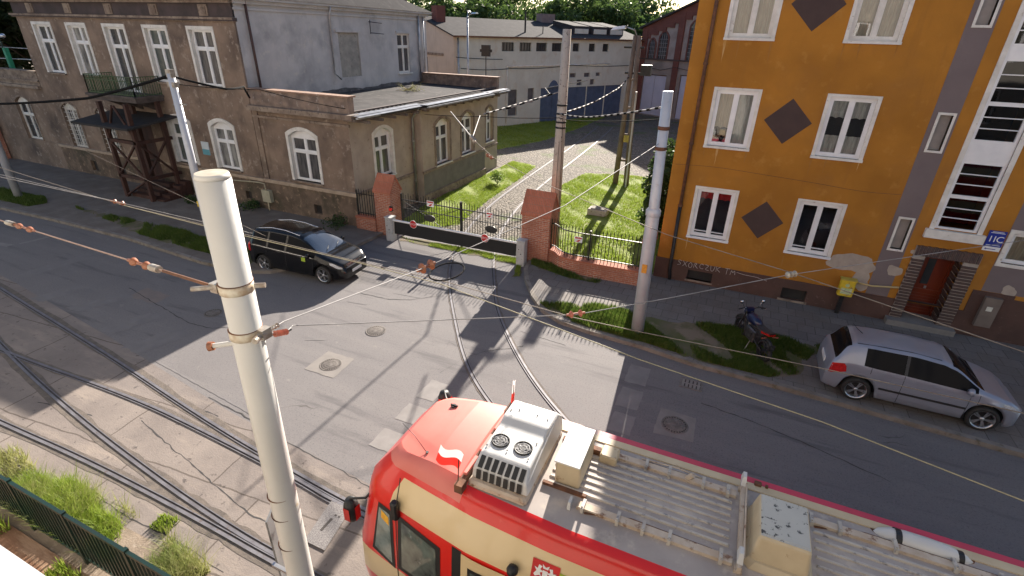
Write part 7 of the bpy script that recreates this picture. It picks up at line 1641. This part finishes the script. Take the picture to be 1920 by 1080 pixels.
# bogies
b = MB()
for x in (-1.9, -.1, 5.6, 7.4, 11, 12.8):
    for y in (3.9, 5.2): b.cyl((x, y, .36), (x, y + .12, .36), .35, n=20)
b.build('bogie_wheels', RST, TW)
b = MB(); b.box(-4.0, -3.86, 4.2, 4.95, .35, .55); b.box(-4.0, -3.9, 3.95, 4.05, .8, 1.0); b.box(-4.0, -3.9, 5.1, 5.2, .8, 1.0); b.build('front_bumper', TBK, TW)
b = MB(); b.add([(nose(1.5) - .012, YC - .62, 1.5), (nose(1.5) - .012, YC + .62, 1.5), (nose(2.7) - .012, YC + .55, 2.7), (nose(2.7) - .012, YC - .55, 2.7)], [(0, 1, 2, 3)]); b.build('windscreen', TGL, TW)
# ------------------------------------------------------------------ grass
def inpoly(x, y, P):
    r = False; j = len(P) - 1
    for i in range(len(P)):
        if (P[i][1] > y) != (P[j][1] > y) and x < (P[j][0] - P[i][0]) * (y - P[i][1]) / (P[j][1] - P[i][1]) + P[i][0]: r = not r
        j = i
    return r
def grass(name, poly, n, h, seed, m, label, z=0., clump=.0, soil=GSO, edge=.25, lean=.5, width=.012, tz=.006, thresh=.35):
    rs = np.random.RandomState(seed); xs = [p[0] for p in poly]; ys = [p[1] for p in poly]; V = []
    ph = rs.uniform(0, 6, 8)
    cnt = 0
    pts = []
    while len(pts) < n and cnt < n * 12:
        cnt += 1; x = rs.uniform(min(xs), max(xs)); y = rs.uniform(min(ys), max(ys))
        if not inpoly(x, y, poly): continue
        f = .5 + .25 * math.sin(x * 1.7 + ph[0] + math.sin(y * 1.3)) + .25 * math.sin(y * 2.3 + ph[1] + x * .7) + .15 * math.sin(x * 5.1 + y * 4.3 + ph[2])
        if clump and rs.rand() > (f - thresh) * 2.2 + (1 - clump): continue
        pts.append((x, y, .5 + f * .8))
    pts = np.array(pts); k = len(pts); a = rs.uniform(0, 6.28, k); hh = h * rs.uniform(.5, 1.25, k) * pts[:, 2]; ln = rs.uniform(0, lean, k) * hh; la = rs.uniform(0, 6.28, k); wd = width * rs.uniform(.7, 1.4, k)
    base = np.stack([pts[:, 0], pts[:, 1], np.full(k, z)], 1); da = np.stack([np.cos(a) * wd, np.sin(a) * wd, np.zeros(k)], 1)
    tip = base + np.stack([np.cos(la) * ln, np.sin(la) * ln, hh], 1)
    V = np.stack([base - da, base + da, tip], 1).reshape(-1, 3)
    org = (sum(xs) / len(xs), sum(ys) / len(ys), z); o = quadmesh(name, V, m, None, org, 3); tag(o, label, 'grass', kind='stuff')
    if soil:
        P = []; 
        for i in range(len(poly)):
            p, q = poly[i], poly[(i + 1) % len(poly)]; L = math.dist(p, q); s = max(1, int(L / .25))
            for j in range(s): f = j / s; P.append((p[0] + (q[0] - p[0]) * f + rs.uniform(-edge, edge) * .5, p[1] + (q[1] - p[1]) * f + rs.uniform(-edge, edge) * .5))
        sheet('grass_bed', P, z + tz, soil)
GM = leafmat('grass_blades', (.10, .16, .025), (.07, .12, .02), (.17, .2, .05)); GMB = leafmat('sunny_grass_blades', (.25, .34, .045), (.18, .26, .03), (.33, .36, .09)); GMD = leafmat('dry_grass_blades', (.33, .33, .12), (.22, .27, .08), (.42, .38, .2))
grass('lawn', [(-2.1, 17.8), (-2.1, 30), (-3.5, 33.2), (-6, 33.6), (-9.0, 32.6), (-9.4, 29), (-9.0, 24), (-8.1, 20.4), (-7.1, 18.4), (-5.6, 17.6)], 42000, .09, 1, GMB, 'bright green rough lawn right of the depot track inside the gate', soil=LAWN, clump=.12, width=.016)
grass('lawn', [(-14.5, 22.5), (-13.9, 18), (-12.9, 17.8), (-11.4, 20), (-11.9, 24), (-12.2, 29), (-12.6, 33), (-14.6, 33.5), (-14.5, 29)], 22000, .08, 2, GMB, 'bright green grass between the annex wall and the depot track', soil=LAWN, clump=.12, width=.016)
grass('far_lawn', [(-24, 36.5), (-17.4, 36.0), (-15.5, 42), (-14.8, 50), (-14.6, 59.5), (-20.8, 50), (-23.8, 43)], 16000, .12, 3, GMB, 'shaded green lawn along the foot of the pale hall', soil=LAWN, width=.03)
grass('roadside_grass', [(-5.05, 14.1), (-4.5, 14.3), (-2.8, 15.0), (-1.9, 14.7), (.9, 15.2), (1.9, 15.3), (3.4, 15.3), (3.0, 14.6), (2.6, 13.4), (1.9, 12.95), (.2, 12.95), (-1.4, 13.2), (-3.1, 13.3), (-4.2, 13.5)], 46000, .15, 4, GM, 'tufted green grass strip along the kerb around the pale steel pole', z=.12, clump=.95, thresh=.38, width=.013)
grass('roadside_grass', [(-28.5, 13.1), (-24.0, 13.2), (-20, 13.2), (-16.0, 13.0), (-15.9, 12.1), (-19.3, 12.1), (-22.4, 12.2), (-24.5, 12.6)], 16000, .16, 5, GM, 'patchy green grass along the kerb left of the black car', z=.12, clump=.9, thresh=.34, width=.016)
grass('roadside_grass', [(-35, 13.2), (-31.5, 13.4), (-30.4, 12.9), (-30.6, 12.2), (-34.5, 12.1)], 6000, .14, 6, GM, 'green grass patch round the pole at the left edge', z=.12, width=.02)
grass('gateway_weeds', [(-12.8, 17.35), (-7.2, 17.45), (-7.0, 17.1), (-6.55, 15.9), (-6.75, 15.8), (-7.1, 16.9), (-12.75, 16.95)], 6500, .08, 7, GMB, 'sunlit weeds growing under the gate and beside its right cabinet', z=.0, clump=.5, tz=.012)
grass('wall_foot_weeds', [(-6.6, 17.3), (-5.8, 17.2), (-5.2, 16.85), (-4.2, 16.75), (-3.7, 16.7), (-3.8, 16.4), (-5.0, 16.45), (-6.5, 16.9)], 3800, .16, 8, GM, 'dark green weeds along the foot of the curved brick wall', z=.12, clump=.4)
grass('trackside_grass', [(-11.4, 3.0), (-10.4, 3.2), (-9.4, 3.02), (-8.2, 3.0), (-7.2, 2.95), (-7.0, 2.5), (-9, 2.42), (-11.6, 2.45)], 7000, .30, 9, GMB, 'tall bright grass tufts leaning behind the green fence', z=.0, clump=.8, soil=None, lean=1.1, width=.007)
grass('trackside_grass', [(-11.0, 3.0), (-9.4, 3.3), (-8.2, 3.2), (-6.6, 3.05), (-6.6, 2.5), (-9, 2.42), (-11.2, 2.45)], 4500, .34, 19, GMD, 'dry seed heads mixed in the tall grass behind the green fence', z=.0, clump=.85, soil=None, lean=1.2, width=.006)
grass('trackside_grass', [(-12.6, 3.25), (-11.6, 3.1), (-11.8, 2.5), (-13, 2.6)], 900, .3, 10, GMD, 'dry yellow grass tuft at the left end of the green fence', z=.0, soil=None, lean=.9, width=.008)
grass('trackside_weeds', [(-8.35, 3.45), (-7.95, 3.5), (-7.9, 3.2), (-8.3, 3.15)], 260, .12, 11, GMB, 'small weed tuft in the dirt beside the nearest rail', z=.01, soil=None)
grass('trackside_weeds', [(-10.9, 2.1), (-10.4, 2.1), (-10.4, 1.9), (-10.9, 1.9)], 120, .2, 12, GMB, 'weed tuft on the brown terrace under the green fence', z=.05, soil=None)
grass('trackside_weeds', [(-8.9, 2.1), (-8.2, 2.1), (-8.2, 1.85), (-8.9, 1.85)], 200, .2, 13, GMB, 'second weed tuft on the brown terrace under the green fence', z=.05, soil=None)
